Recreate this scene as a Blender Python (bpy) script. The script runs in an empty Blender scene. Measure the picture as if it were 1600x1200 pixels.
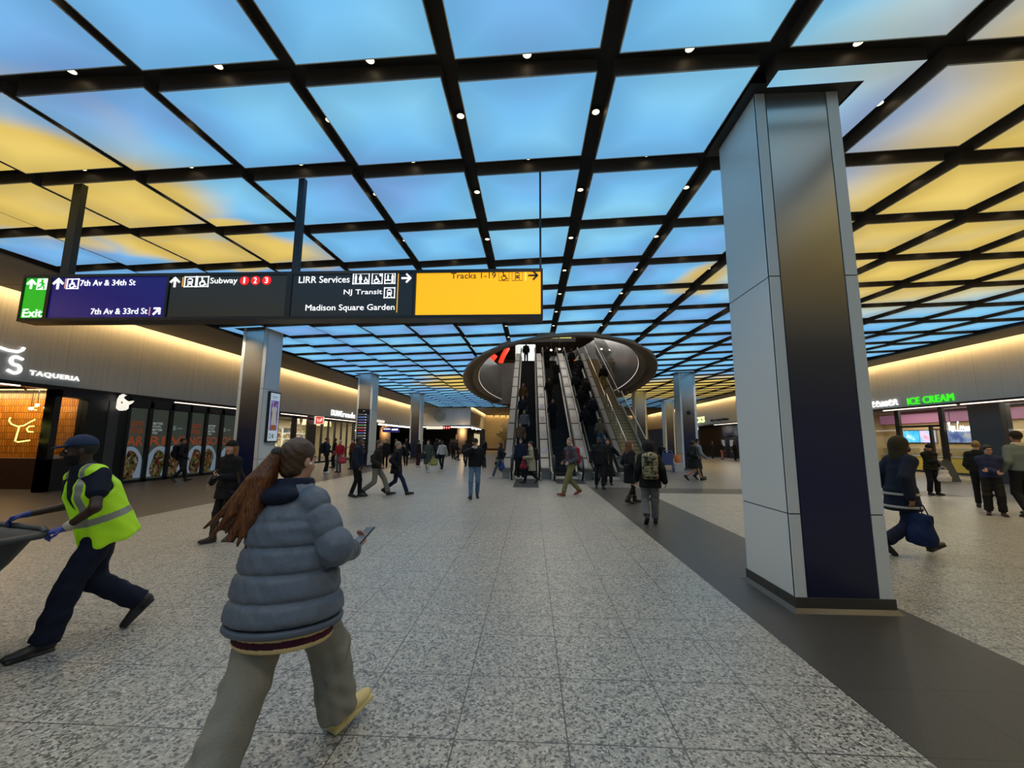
import bpy, bmesh, math, random
import numpy as np
from mathutils import Vector, Matrix

random.seed(7)
SC = bpy.context.scene
COL = SC.collection

# ---------------------------------------------------------------- camera
FPX, PITCH, YAW, ROLL = 645.72, .1351, -.0461, .0060
cam_data = bpy.data.cameras.new('camera')
cam_data.sensor_fit = 'HORIZONTAL'
cam_data.sensor_width = 36.0
cam_data.lens = FPX / 1600 * 36.0
cam_data.clip_start = 0.05
cam_data.clip_end = 300
cam = bpy.data.objects.new('camera', cam_data)
COL.objects.link(cam)
_f = Vector((math.sin(YAW) * math.cos(PITCH), math.cos(YAW) * math.cos(PITCH), math.sin(PITCH)))
_r = Vector((math.cos(YAW), -math.sin(YAW), 0))
_u = _r.cross(_f)
_r2 = _r * math.cos(ROLL) + _u * math.sin(ROLL)
_u2 = -_r * math.sin(ROLL) + _u * math.cos(ROLL)
cam.matrix_world = Matrix(((_r2.x, _u2.x, -_f.x, 0), (_r2.y, _u2.y, -_f.y, 0), (_r2.z, _u2.z, -_f.z, 1.609), (0, 0, 0, 1)))
SC.camera = cam

# ---------------------------------------------------------------- world, exposure
world = bpy.data.worlds.new('world')
world.use_nodes = True
world.node_tree.nodes['Background'].inputs[0].default_value = (.5, .55, .6, 1)
world.node_tree.nodes['Background'].inputs[1].default_value = 0.02
SC.world = world
SC.view_settings.view_transform = 'Standard'
SC.view_settings.look = 'None'
SC.view_settings.exposure = 0.0
SC.view_settings.gamma = 1.0
SC.view_settings.use_curve_mapping = False
try:
    SC.cycles.use_denoising = True
    SC.cycles.max_bounces = 6
    SC.cycles.diffuse_bounces = 3
    SC.cycles.glossy_bounces = 3
    SC.cycles.transparent_max_bounces = 12
    SC.cycles.sample_clamp_indirect = 4.0
    SC.cycles.caustics_reflective = False
    SC.cycles.caustics_refractive = False
except Exception:
    pass

# tuning knobs
PANEL_POWER = 1.0        # glow of the ceiling boxes
SPOT_POWER = 165.0        # watts of every ceiling downlight that is lit
COVE_POWER = 44.0

# ---------------------------------------------------------------- sizes (metres)
H = 5.509                # mean height of the luminous ceiling
GX, GY = 1.684, 1.605    # grid pitch
PX, PY = 1.498, 1.404    # panel size
X0, Y0 = -.788, 2.346    # near corner of panel column 0, row 0... rows counted away from the camera
TILT_X, TILT_Y = .068, .064
PLEN = H + .15
XL, XR = -14.4, 18.3     # faces of the two side fascias
RING = (1.6, 33.0, 6.4, 18.2)   # oval opening: centre x, y, half axes


# ---------------------------------------------------------------- materials
def srgb(h):
    h = h.lstrip('#')
    c = [int(h[i:i + 2], 16) / 255 for i in (0, 2, 4)]
    return tuple(x / 12.92 if x <= .04045 else ((x + .055) / 1.055) ** 2.4 for x in c)


class NT:
    def __init__(self, m):
        self.t = m.node_tree
        self.n = self.t.nodes
        self.bsdf = self.n.get('Principled BSDF')
        self.out = self.n.get('Material Output')

    def new(self, typ, **kw):
        nd = self.n.new(typ)
        for k, v in kw.items():
            setattr(nd, k, v)
        return nd

    def link(self, a, b):
        self.t.links.new(a, b)

    def math(self, op, a, b=None, c=None):
        nd = self.n.new('ShaderNodeMath')
        nd.operation = op
        for i, v in enumerate((a, b, c)):
            if v is None:
                continue
            if isinstance(v, (int, float)):
                nd.inputs[i].default_value = v
            else:
                self.link(v, nd.inputs[i])
        return nd.outputs[0]

    def ramp(self, fac, stops, interp='LINEAR'):
        nd = self.n.new('ShaderNodeValToRGB')
        nd.color_ramp.interpolation = interp
        el = nd.color_ramp.elements
        while len(el) < len(stops):
            el.new(.5)
        for e, (p, c) in zip(el, stops):
            e.position = p
            e.color = tuple(c) + (1,) if len(c) == 3 else c
        self.link(fac, nd.inputs[0])
        return nd.outputs[0]

    def mix(self, fac, a, b):
        nd = self.n.new('ShaderNodeMix')
        nd.data_type = 'RGBA'
        for s, v in ((nd.inputs[0], fac), (nd.inputs[6], a), (nd.inputs[7], b)):
            if isinstance(v, (int, float)):
                s.default_value = v
            elif isinstance(v, tuple):
                s.default_value = tuple(v) + (1,) if len(v) == 3 else v
            else:
                self.link(v, s)
        return nd.outputs[2]


MATS = {}


def mat(name, col, rough=.6, metal=0.0, emit=None, power=1.0, noise=0, nscale=20, bump=0, spec=.5, sheen=0):
    if name in MATS:
        return MATS[name]
    m = bpy.data.materials.new(name)
    m.use_nodes = True
    k = NT(m)
    if isinstance(col, str):
        col = srgb(col)
    b = k.bsdf
    b.inputs['Base Color'].default_value = tuple(col) + (1,)
    b.inputs['Roughness'].default_value = rough
    b.inputs['Metallic'].default_value = metal
    b.inputs['Specular IOR Level'].default_value = spec
    if sheen:
        b.inputs['Sheen Weight'].default_value = sheen
    if emit is not None:
        if isinstance(emit, str):
            emit = srgb(emit)
        b.inputs['Emission Color'].default_value = tuple(emit) + (1,)
        b.inputs['Emission Strength'].default_value = power
    if noise or bump:
        tc = k.new('ShaderNodeTexCoord')
        nz = k.new('ShaderNodeTexNoise')
        nz.inputs['Scale'].default_value = nscale
        nz.inputs['Detail'].default_value = 3
        k.link(tc.outputs['Object'], nz.inputs['Vector'])
        if noise:
            lo = tuple(max(0, c * (1 - noise)) for c in col)
            hi = tuple(min(1, c * (1 + noise)) for c in col)
            k.link(k.ramp(nz.outputs[0], ((.3, lo), (.7, hi))), b.inputs['Base Color'])
        if bump:
            bp = k.new('ShaderNodeBump')
            bp.inputs['Strength'].default_value = bump
            bp.inputs['Distance'].default_value = .01
            k.link(nz.outputs[0], bp.inputs['Height'])
            k.link(bp.outputs[0], b.inputs['Normal'])
    MATS[name] = m
    return m


def glass(name='clear_glass', tint=(.95, .97, .96), gloss=.10):
    if name in MATS:
        return MATS[name]
    m = bpy.data.materials.new(name)
    m.use_nodes = True
    k = NT(m)
    k.n.remove(k.bsdf)
    tr = k.new('ShaderNodeBsdfTransparent')
    tr.inputs[0].default_value = tint + (1,)
    gl = k.new('ShaderNodeBsdfGlossy')
    gl.inputs['Roughness'].default_value = .03
    mx = k.new('ShaderNodeMixShader')
    fr = k.new('ShaderNodeLayerWeight')
    fr.inputs[0].default_value = .5
    f2 = k.math('ADD', k.math('MULTIPLY', k.math('POWER', fr.outputs[1], 4.0), .6), gloss * .3)
    k.link(f2, mx.inputs[0])
    k.link(tr.outputs[0], mx.inputs[1])
    k.link(gl.outputs[0], mx.inputs[2])
    k.link(mx.outputs[0], k.out.inputs[0])
    MATS[name] = m
    return m


# ---------------------------------------------------------------- object helpers
def mesh_obj(name, me, mats=None, parent=None, loc=None):
    o = bpy.data.objects.new(name, me)
    COL.objects.link(o)
    if mats is not None:
        for m in (mats if isinstance(mats, (list, tuple)) else [mats]):
            me.materials.append(m)
    if parent is not None:
        o.parent = parent
    if loc is not None:
        o.location = loc
    return o


def tag(o, label, cat, group=None, kind=None):
    o['label'] = label
    o['category'] = cat
    if group:
        o['group'] = group
    if kind:
        o['kind'] = kind
    return o


def struct(o):
    o['kind'] = 'structure'
    return o


def thing(name, label, cat, loc=(0, 0, 0), rz=0.0, group=None):
    o = bpy.data.objects.new(name, None)
    o.empty_display_size = .1
    COL.objects.link(o)
    o.location = loc
    o.rotation_euler = (0, 0, rz)
    return tag(o, label, cat, group)


class MB:
    """collects faces of one mesh"""

    def __init__(self):
        self.v, self.f, self.mi, self.sm = [], [], [], []

    def face(self, pts, mi=0, smooth=False):
        b = len(self.v)
        self.v += [tuple(p) for p in pts]
        self.f.append(tuple(range(b, b + len(pts))))
        self.mi.append(mi)
        self.sm.append(smooth)

    def raw(self, vs, fs, mi=0, smooth=False):
        b = len(self.v)
        self.v += [tuple(p) for p in vs]
        for f in fs:
            self.f.append(tuple(i + b for i in f))
            self.mi.append(mi)
            self.sm.append(smooth)
        return self

    def box(self, x0, x1, y0, y1, z0, z1, mi=0, skip=''):
        vs = [(x, y, z) for z in (z0, z1) for y in (y0, y1) for x in (x0, x1)]
        fs = {'b': (0, 2, 3, 1), 't': (4, 5, 7, 6), 'f': (0, 1, 5, 4), 'k': (2, 6, 7, 3), 'l': (0, 4, 6, 2), 'r': (1, 3, 7, 5)}
        return self.raw(vs, [f for k, f in fs.items() if k not in skip], mi)

    def obox(self, c, ax, ay, az, mi=0):
        """oriented box: centre and three half-axis vectors"""
        c, ax, ay, az = map(Vector, (c, ax, ay, az))
        vs = [c + sx * ax + sy * ay + sz * az for sz in (-1, 1) for sy in (-1, 1) for sx in (-1, 1)]
        return self.raw(vs, [(0, 2, 3, 1), (4, 5, 7, 6), (0, 1, 5, 4), (2, 6, 7, 3), (0, 4, 6, 2), (1, 3, 7, 5)], mi)

    def bar(self, a, b, w, h=None, mi=0, up=(0, 0, 1)):
        a, b = Vector(a), Vector(b)
        d = (b - a)
        u = Vector(up)
        s = d.cross(u)
        if s.length < 1e-6:
            s = d.cross(Vector((1, 0, 0)))
        s.normalize()
        u = s.cross(d).normalized()
        return self.obox((a + b) / 2, d / 2, s * w / 2, u * (h or w) / 2, mi)

    def prism(self, poly, d, mi=0, smooth=False):
        """poly: 3-D points of one face, d: extrusion vector"""
        n = len(poly)
        d = Vector(d)
        p = [Vector(q) for q in poly]
        self.raw(p + [q + d for q in p], [tuple(range(n))[::-1], tuple(range(n, 2 * n))], mi)
        self.raw(p + [q + d for q in p], [(i, (i + 1) % n, n + (i + 1) % n, n + i) for i in range(n)], mi, smooth)
        return self

    def tube(self, pts, r, n=8, mi=0, cap=True):
        pts = [Vector(p) for p in pts]
        rs = r if isinstance(r, (list, tuple)) else [r] * len(pts)
        rings = []
        prev = None
        for i, p in enumerate(pts):
            t = (pts[min(i + 1, len(pts) - 1)] - pts[max(i - 1, 0)]).normalized()
            if prev is None:
                s = t.cross(Vector((0, 0, 1)))
                if s.length < 1e-3:
                    s = t.cross(Vector((1, 0, 0)))
            else:
                s = prev - t * prev.dot(t)
            s.normalize()
            prev = s
            u = s.cross(t)
            rings.append([p + (s * math.cos(2 * math.pi * k / n) + u * math.sin(2 * math.pi * k / n)) * rs[i] for k in range(n)])
        vs = [v for rg in rings for v in rg]
        fs = [(i * n + k, i * n + (k + 1) % n, (i + 1) * n + (k + 1) % n, (i + 1) * n + k) for i in range(len(pts) - 1) for k in range(n)]
        self.raw(vs, fs, mi, True)
        if cap:
            self.raw(rings[0], [tuple(range(n))[::-1]], mi)
            self.raw(rings[-1], [tuple(range(n))], mi)
        return self

    def lathe(self, prof, c=(0, 0, 0), n=24, mi=0, cap=True, smooth=True):
        cx, cy, cz = c
        vs = [(cx + r * math.cos(2 * math.pi * k / n), cy + r * math.sin(2 * math.pi * k / n), cz + z) for r, z in prof for k in range(n)]
        fs = [(i * n + k, i * n + (k + 1) % n, (i + 1) * n + (k + 1) % n, (i + 1) * n + k) for i in range(len(prof) - 1) for k in range(n)]
        self.raw(vs, fs, mi, smooth)
        if cap:
            self.raw(vs[:n], [tuple(range(n))[::-1]], mi)
            self.raw(vs[-n:], [tuple(range(n))], mi)
        return self

    def build(self, name, mats, parent=None, loc=None, bevel=0):
        me = bpy.data.meshes.new(name)
        me.from_pydata(self.v, [], self.f)
        me.polygons.foreach_set('material_index', self.mi)
        me.polygons.foreach_set('use_smooth', self.sm)
        bm = bmesh.new()
        bm.from_mesh(me)
        bmesh.ops.remove_doubles(bm, verts=bm.verts, dist=1e-5)
        bmesh.ops.recalc_face_normals(bm, faces=bm.faces)
        if bevel:
            bmesh.ops.bevel(bm, geom=[e for e in bm.edges if e.calc_face_angle(0) > .6], offset=bevel, segments=2, affect='EDGES', profile=.5)
        bm.to_mesh(me)
        bm.free()
        me.update()
        return mesh_obj(name, me, mats, parent, loc)


def box_obj(name, m, x0, x1, y0, y1, z0, z1, parent=None, bevel=0):
    return MB().box(x0, x1, y0, y1, z0, z1).build(name, m, parent, bevel=bevel)


_TXT = {}


def text_mesh(txt, bold=0.0, extrude=.05, shear=0.0, space=1.0):
    """flat letters as vertices / faces scaled to a unit box (x 0..1, y 0..1, z 0..extrude)"""
    key = (txt, bold, extrude, shear, space)
    if key in _TXT:
        return _TXT[key]
    cu = bpy.data.curves.new('lettering', 'FONT')
    cu.body = txt
    cu.offset = bold
    cu.extrude = extrude / 2
    cu.shear = shear
    cu.space_character = space
    cu.resolution_u = 3
    o = bpy.data.objects.new('lettering', cu)
    COL.objects.link(o)
    dg = bpy.context.evaluated_depsgraph_get()
    me = o.evaluated_get(dg).to_mesh()
    v = np.array([tuple(q.co) for q in me.vertices])
    f = [tuple(p.vertices) for p in me.polygons]
    o.evaluated_get(dg).to_mesh_clear()
    bpy.data.objects.remove(o)
    bpy.data.curves.remove(cu)
    lo, hi = v.min(0), v.max(0)
    asp = (hi[0] - lo[0]) / (hi[1] - lo[1])
    v = (v - lo) / np.array([hi[0] - lo[0], hi[1] - lo[1], 1])
    _TXT[key] = (v, f, asp)
    return _TXT[key]


def add_text(mb, txt, org, right, up, w, h, mi=0, bold=0.0, depth=.01, shear=0.0, space=1.0):
    """letters filling the box org + [0..w]*right + [0..h]*up, standing depth proud of the face"""
    v, f, asp = text_mesh(txt, bold, .05, shear, space)
    right, up = Vector(right).normalized(), Vector(up).normalized()
    nrm = right.cross(up)
    if w is None:
        w = h * asp
    org = Vector(org)
    pts = [org + right * (p[0] * w) + up * (p[1] * h) + nrm * (p[2] / .05 * depth) for p in v]
    mb.raw(pts, f, mi)
    return w


def ordinal(n):
    a = ['zeroth', 'first', 'second', 'third', 'fourth', 'fifth', 'sixth', 'seventh', 'eighth', 'ninth', 'tenth', 'eleventh', 'twelfth', 'thirteenth', 'fourteenth', 'fifteenth', 'sixteenth', 'seventeenth', 'eighteenth', 'nineteenth']
    return a[n] if n < 20 else ('twentieth' if n == 20 else 'twenty-' + a[n - 20])
# ================================================================ floor
def tile_lines(k, pos, w=.004):
    """1 on the joints of the stone tiles"""
    sx = k.new('ShaderNodeSeparateXYZ')
    k.link(pos, sx.inputs[0])
    x, y = sx.outputs[0], sx.outputs[1]

    def dist(v, off, p):
        a = k.math('DIVIDE', k.math('SUBTRACT', v, off), p)
        fr = k.math('SUBTRACT', a, k.math('ROUND', a))
        return k.math('MULTIPLY', k.math('ABSOLUTE', fr), p)
    dx = dist(x, .197, .612)
    far = k.math('GREATER_THAN', y, 3.885)
    dy1 = dist(y, 3.692, .614)
    dy2 = dist(y, 4.077, .612)
    dy = k.math('ADD', k.math('MULTIPLY', dy1, k.math('SUBTRACT', 1.0, far)), k.math('MULTIPLY', dy2, far))
    d = k.math('MINIMUM', dx, dy)
    return k.math('LESS_THAN', d, w)


def granite():
    m = bpy.data.materials.new('speckled_granite')
    m.use_nodes = True
    k = NT(m)
    tc = k.new('ShaderNodeTexCoord')
    pos = tc.outputs['Object']
    vo = k.new('ShaderNodeTexVoronoi')
    vo.inputs['Scale'].default_value = 75
    wob = k.new('ShaderNodeTexNoise')
    wob.inputs['Scale'].default_value = 55
    k.link(pos, wob.inputs['Vector'])
    warp = k.new('ShaderNodeVectorMath', operation='MULTIPLY_ADD')
    warp.inputs[1].default_value = (.02, .02, .02)
    k.link(wob.outputs['Color'], warp.inputs[0])
    k.link(pos, warp.inputs[2])
    k.link(warp.outputs[0], vo.inputs['Vector'])
    sep = k.new('ShaderNodeSeparateColor')
    k.link(vo.outputs['Color'], sep.inputs[0])
    col = k.ramp(sep.outputs[0], ((0, (.055, .055, .055)), (.22, (.13, .127, .118)), (.30, (.29, .278, .25)), (.62, (.40, .38, .335)), (.85, (.48, .455, .40)), (1, (.64, .61, .55))))
    big = k.new('ShaderNodeTexNoise')
    big.inputs['Scale'].default_value = .6
    big.inputs['Detail'].default_value = 4
    k.link(pos, big.inputs['Vector'])
    col = k.mix(k.math('MULTIPLY', big.outputs[0], .35), col, (.30, .28, .245))
    line = tile_lines(k, pos)
    col = k.mix(k.math('MULTIPLY', line, .85), col, (.055, .05, .045))
    k.link(col, k.bsdf.inputs['Base Color'])
    k.bsdf.inputs['Roughness'].default_value = .30
    rr = k.new('ShaderNodeMapRange')
    rr.inputs[3].default_value = .24
    rr.inputs[4].default_value = .42
    k.link(big.outputs[0], rr.inputs[0])
    k.link(rr.outputs[0], k.bsdf.inputs['Roughness'])
    k.bsdf.inputs['Specular IOR Level'].default_value = .42
    return m


def dark_stone(name, c, rough=.35):
    m = bpy.data.materials.new(name)
    m.use_nodes = True
    k = NT(m)
    tc = k.new('ShaderNodeTexCoord')
    nz = k.new('ShaderNodeTexNoise')
    nz.inputs['Scale'].default_value = 120
    nz.inputs['Detail'].default_value = 2
    k.link(tc.outputs['Object'], nz.inputs['Vector'])
    big = k.new('ShaderNodeTexNoise')
    big.inputs['Scale'].default_value = 1.3
    k.link(tc.outputs['Object'], big.inputs['Vector'])
    a = k.ramp(nz.outputs[0], ((.3, tuple(x * .72 for x in c)), (.7, tuple(x * 1.35 for x in c))))
    a = k.mix(k.math('MULTIPLY', big.outputs[0], .4), a, tuple(x * .75 for x in c))
    line = tile_lines(k, tc.outputs['Object'])
    k.link(k.mix(k.math('MULTIPLY', line, .6), a, tuple(x * .35 for x in c)), k.bsdf.inputs['Base Color'])
    k.bsdf.inputs['Roughness'].default_value = rough
    k.bsdf.inputs['Specular IOR Level'].default_value = .4
    return m


M_GRAN = granite()
M_BAND = dark_stone('dark_stone_band', (.070, .064, .058), .38)
M_GREY = dark_stone('grey_stone', (.20, .19, .18), .30)
fl = MB()
ys = [-9, 13.4, 14.8, 15.3, 70]
xs = [-26, -8.0, 2.03, 3.6, 13.2, 27]
for j in range(4):
    for i in range(5):
        mi = 1 if i in (0, 2) else (2 if i == 4 else 0)
        if i == 3 and j == 1:
            mi = 1
        if j >= 2 and i in (2, 3):
            mi = 2
        if i == 0 and j == 3:
            mi = 1
        fl.box(xs[i], xs[i + 1], ys[j], ys[j + 1], -.08, 0, mi)
floor = struct(fl.build('floor', [M_GRAN, M_BAND, M_GREY]))
M_MAT = mat('rubber_mat', (.028, .028, .03), .85, bump=.4, nscale=90)
for nm, x0, x1, y0, y1, lab in (('floor_mat', -.62, .27, 14.6, 17.6, 'dark ribbed entrance mat in front of the escalator that carries people in pale coats'),
                                ('floor_mat', .97, 2.08, 15.9, 17.7, 'dark ribbed entrance mat in front of the empty-bottomed middle escalator')):
    tag(box_obj(nm, M_MAT, x0, x1, y0, y1, 0, .008), lab, 'floor mat', 'escalator landing mats')

# ================================================================ luminous ceiling
M_PLEN = mat('ceiling_plenum_black', (.012, .011, .011), .7)
M_PFRAME = mat('panel_edge_bronze', (.12, .10, .085), .5)
M_SOFFIT = mat('soffit_brown', (.16, .125, .09), .55, noise=.12, nscale=6)


def glow_material():
    """a backlit sheet showing a slow sky: blue with drifting warm cloud"""
    m = bpy.data.materials.new('backlit_sky_sheet')
    m.use_nodes = True
    k = NT(m)
    k.n.remove(k.bsdf)
    geo = k.new('ShaderNodeNewGeometry')
    sep = k.new('ShaderNodeSeparateXYZ')
    k.link(geo.outputs['Position'], sep.inputs[0])
    n1 = k.new('ShaderNodeTexNoise')
    n1.inputs['Scale'].default_value = .32
    n1.inputs['Detail'].default_value = 2
    k.link(geo.outputs['Position'], n1.inputs['Vector'])
    n2 = k.new('ShaderNodeTexNoise')
    n2.inputs['Scale'].default_value = .55
    n2.inputs['Detail'].default_value = 1
    off = k.new('ShaderNodeVectorMath', operation='ADD')
    off.inputs[1].default_value = (31, 7, 0)
    k.link(geo.outputs['Position'], off.inputs[0])
    k.link(off.outputs[0], n2.inputs['Vector'])
    x = k.math('ADD', sep.outputs[0], k.math('MULTIPLY', k.math('SUBTRACT', n1.outputs[0], .5), 3.0))
    y = k.math('ADD', sep.outputs[1], k.math('MULTIPLY', k.math('SUBTRACT', n2.outputs[0], .5), 3.0))
    total = None
    for cx, cy, rx, ry, w in ((9.6, 3.2, 5.6, 9.4, 1.0), (-8.2, 5.7, 3.2, 2.0, 1.0), (-3.6, 28.5, 4.2, 4.0, 1.0), (12.5, 32, 7, 7, 1.0), (4.5, 9.8, .8, 1.5, .55), (-9.5, -6, 5, 5, 1.0), (5.2, 24, .9, 5, .6), (-6.6, 7.9, 2.1, .8, 1.0)):
        a = k.math('DIVIDE', k.math('SUBTRACT', x, cx), rx)
        b = k.math('DIVIDE', k.math('SUBTRACT', y, cy), ry)
        r2 = k.math('ADD', k.math('MULTIPLY', a, a), k.math('MULTIPLY', b, b))
        g = k.math('MULTIPLY', k.math('SUBTRACT', 1.35, r2), w)
        total = g if total is None else k.math('MAXIMUM', total, g)
    mr = k.new('ShaderNodeMapRange')
    mr.interpolation_type = 'SMOOTHSTEP'
    mr.inputs[1].default_value = -.12
    mr.inputs[2].default_value = .80
    k.link(total, mr.inputs[0])
    blue = k.ramp(n1.outputs[0], ((.34, srgb('#7cabe4')), (.5, srgb('#78c0f2')), (.64, srgb('#8cd2f6'))))
    gold = k.ramp(n2.outputs[0], ((.3, srgb('#d8c07c')), (.5, srgb('#e6c668')), (.7, srgb('#f0d274'))))
    mid = k.mix(mr.outputs[0], blue, gold)
    # each box is a little dimmer along its rim, as edge-lit boxes are
    tc = k.new('ShaderNodeTexCoord')
    so = k.new('ShaderNodeSeparateXYZ')
    k.link(tc.outputs['Generated'], so.inputs[0])
    ex = k.math('ABSOLUTE', k.math('SUBTRACT', so.outputs[0], .5))
    ey = k.math('ABSOLUTE', k.math('SUBTRACT', so.outputs[1], .5))
    e = k.math('MAXIMUM', ex, ey)
    er = k.new('ShaderNodeMapRange')
    er.interpolation_type = 'SMOOTHSTEP'
    er.inputs[1].default_value = .12
    er.inputs[2].default_value = .5
    er.inputs[3].default_value = 1.0
    er.inputs[4].default_value = .79
    k.link(e, er.inputs[0])
    em = k.new('ShaderNodeEmission')
    k.link(mid, em.inputs[0])
    k.link(k.math('MULTIPLY', er.outputs[0], PANEL_POWER), em.inputs[1])
    k.link(em.outputs[0], k.out.inputs[0])
    return m


M_GLOW = glow_material()


def zt(ix, iy):
    """height of a panel's underside at its local place (0..PX, 0..PY): every box tips up away from the corner"""
    return TILT_X * (ix / PX - .5) + TILT_Y * (iy / PY - .5)


def panel_pieces(col, row):
    """the rectangles of a panel left after columns and the oval opening; None when it is whole"""
    x0, y0 = X0 + col * GX, Y0 + row * GY
    cuts = []
    for (nx0, nx1, ny0, ny1) in NOTCHES:
        if nx0 < x0 + PX and nx1 > x0 and ny0 < y0 + PY and ny1 > y0:
            cuts.append((max(nx0 - x0, 0), min(nx1 - x0, PX), max(ny0 - y0, 0), min(ny1 - y0, PY)))
    if cuts:
        a, b, c, d = cuts[0]
        out = []
        for r in ((0, PX, 0, c), (0, PX, d, PY), (0, a, c, d), (b, PX, c, d)):
            if r[1] - r[0] > .03 and r[3] - r[2] > .03:
                out.append(r)
        return out
    cx, cy, rx, ry = RING

    def inside(x, y, sh):
        return ((x - cx) / (rx - sh)) ** 2 + ((y - cy) / (ry - sh)) ** 2 < 1
    cs = [(x0 + i * PX / 4, y0 + j * PY / 4) for i in range(5) for j in range(5)]
    n_in = sum(inside(x, y, .12) for x, y in cs)
    if n_in == 0:
        return None
    if n_in == 25:
        return []
    n = 14
    out = []
    for j in range(n):
        run = None
        for i in range(n + 1):
            ok = i < n and not inside(x0 + (i + .5) * PX / n, y0 + (j + .5) * PY / n, .22)
            if ok and run is None:
                run = i
            if not ok and run is not None:
                out.append((run * PX / n, i * PX / n, j * PY / n, (j + 1) * PY / n))
                run = None
    return out


COLS = [(2.546, 4.334), (-10.30, 14.0), (-10.30, 24.0), (-10.20, 34.6), (8.42, 23.7), (8.20, 33.0), (12.9, 40.5)]
CW = .905
NOTCHES = [(2.40, 3.62, 4.17, 5.40), (-10.5, -9.2, 13.75, 15.1), (-10.5, -9.2, 23.8, 25.1), (-10.4, -9.1, 34.4, 35.7), (8.2, 9.5, 23.5, 24.8), (8.0, 9.3, 32.8, 34.1), (12.7, 14.0, 40.3, 41.6)]


def diffuser_mesh(rects):
    mb = MB()
    for a, b, c, d in rects:
        mb.face([(a, c, zt(a, c)), (a, d, zt(a, d)), (b, d, zt(b, d)), (b, c, zt(b, c))])
    return mb


def box_mesh(rects):
    mb = MB()
    t = .006
    up = .15 + .03
    for a, b, c, d in rects:
        q = [(a, c), (b, c), (b, d), (a, d)]
        for i in range(4):
            p0, p1 = q[i], q[(i + 1) % 4]
            mb.face([(p0[0], p0[1], zt(*p0) + t), (p1[0], p1[1], zt(*p1) + t), (p1[0], p1[1], up), (p0[0], p0[1], up)])
    return mb


def rim_mesh(rects):
    """thin pale gasket round the sheet"""
    mb = MB()
    for a, b, c, d in rects:
        w = .011
        for (x0, x1, y0, y1) in ((a, b, c, c + w), (a, b, d - w, d), (a, a + w, c, d), (b - w, b, c, d)):
            vs = [(x, y, zt(x, y) - e) for e in (.004, -.006) for y in (y0, y1) for x in (x0, x1)]
            mb.raw(vs, [(0, 2, 3, 1), (4, 5, 7, 6), (0, 1, 5, 4), (2, 6, 7, 3), (0, 4, 6, 2), (1, 3, 7, 5)])
    return mb


WHOLE = [(0, PX, 0, PY)]
M_RIM = mat('panel_gasket', (.62, .64, .62), .5)
_pm = {}
for key, fn, mt in (('diffuser', diffuser_mesh, M_GLOW), ('housing', box_mesh, M_PFRAME), ('gasket', rim_mesh, M_RIM)):
    o = fn(WHOLE).build(key, mt)
    _pm[key] = o.data
    bpy.data.objects.remove(o)


CARD = 'zero one two three four five six seven eight nine ten eleven twelve thirteen fourteen fifteen sixteen seventeen eighteen nineteen twenty'.split()


def row_words(row):
    return 'row %s beyond the sign' % CARD[row - 1] if row >= 2 else 'row %s before the sign' % CARD[2 - row]


def col_words(col):
    return '%s from the taqueria wall' % ordinal(col + 7)


def warm(col, row):
    x, y = X0 + (col + .5) * GX - .1, Y0 + (row + .5) * GY - .1
    g = max((1.35 - ((x - cx) / rx) ** 2 - ((y - cy) / ry) ** 2) for cx, cy, rx, ry in ((9.6, 3.2, 5.6, 9.4), (-8.2, 5.7, 3.2, 2.0), (-6.6, 7.9, 2.1, .8), (-3.6, 28.5, 4.2, 4.0), (12.5, 32, 7, 7), (4.3, 9.8, .9, 1.5)))
    return 'golden ' if g > .8 else ('' if g > -.4 else 'sky-blue ')


rest_d, rest_h = MB(), MB()
n_panels = 0
for row in range(-6, 29):
    for col in range(-6, 10):
        pcs = panel_pieces(col, row)
        if pcs == []:
            continue
        ox, oy = X0 + col * GX, Y0 + row * GY
        single = 0 <= row <= 18 and n_panels < 298
        # outside the picture's cone the boxes are not individual things
        if single:
            cxp, cyp = ox + PX / 2, oy + PY / 2
            depth = cyp
            if abs(cxp) > depth * 1.42 + 1.2:
                single = False
        if not single:
            rects = pcs or WHOLE
            for mb, fn in ((rest_d, diffuser_mesh), (rest_h, box_mesh)):
                t = fn(rects)
                mb.raw([(v[0] + ox, v[1] + oy, v[2] + H) for v in t.v], t.f)
            continue
        n_panels += 1
        lab = '%sglowing ceiling panel, %s, %s' % (warm(col, row), row_words(row), col_words(col))
        t = thing('ceiling_light_panel', lab, 'ceiling light', (ox, oy, H), group='luminous ceiling panels')
        for key, fn, mt in (('diffuser', diffuser_mesh, M_GLOW), ('housing', box_mesh, M_PFRAME), ('gasket', rim_mesh, M_RIM)):
            if pcs is None:
                mesh_obj(key, _pm[key], None, t)
            elif key != 'gasket':
                fn(pcs).build(key, mt, t)
o = rest_d.build('ceiling_light_panel', M_GLOW)
tag(o, 'the many small glowing ceiling panels at the far end of the hall', 'ceiling light', 'luminous ceiling panels', 'stuff')
h = rest_h.build('housing', M_PFRAME, o)

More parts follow.
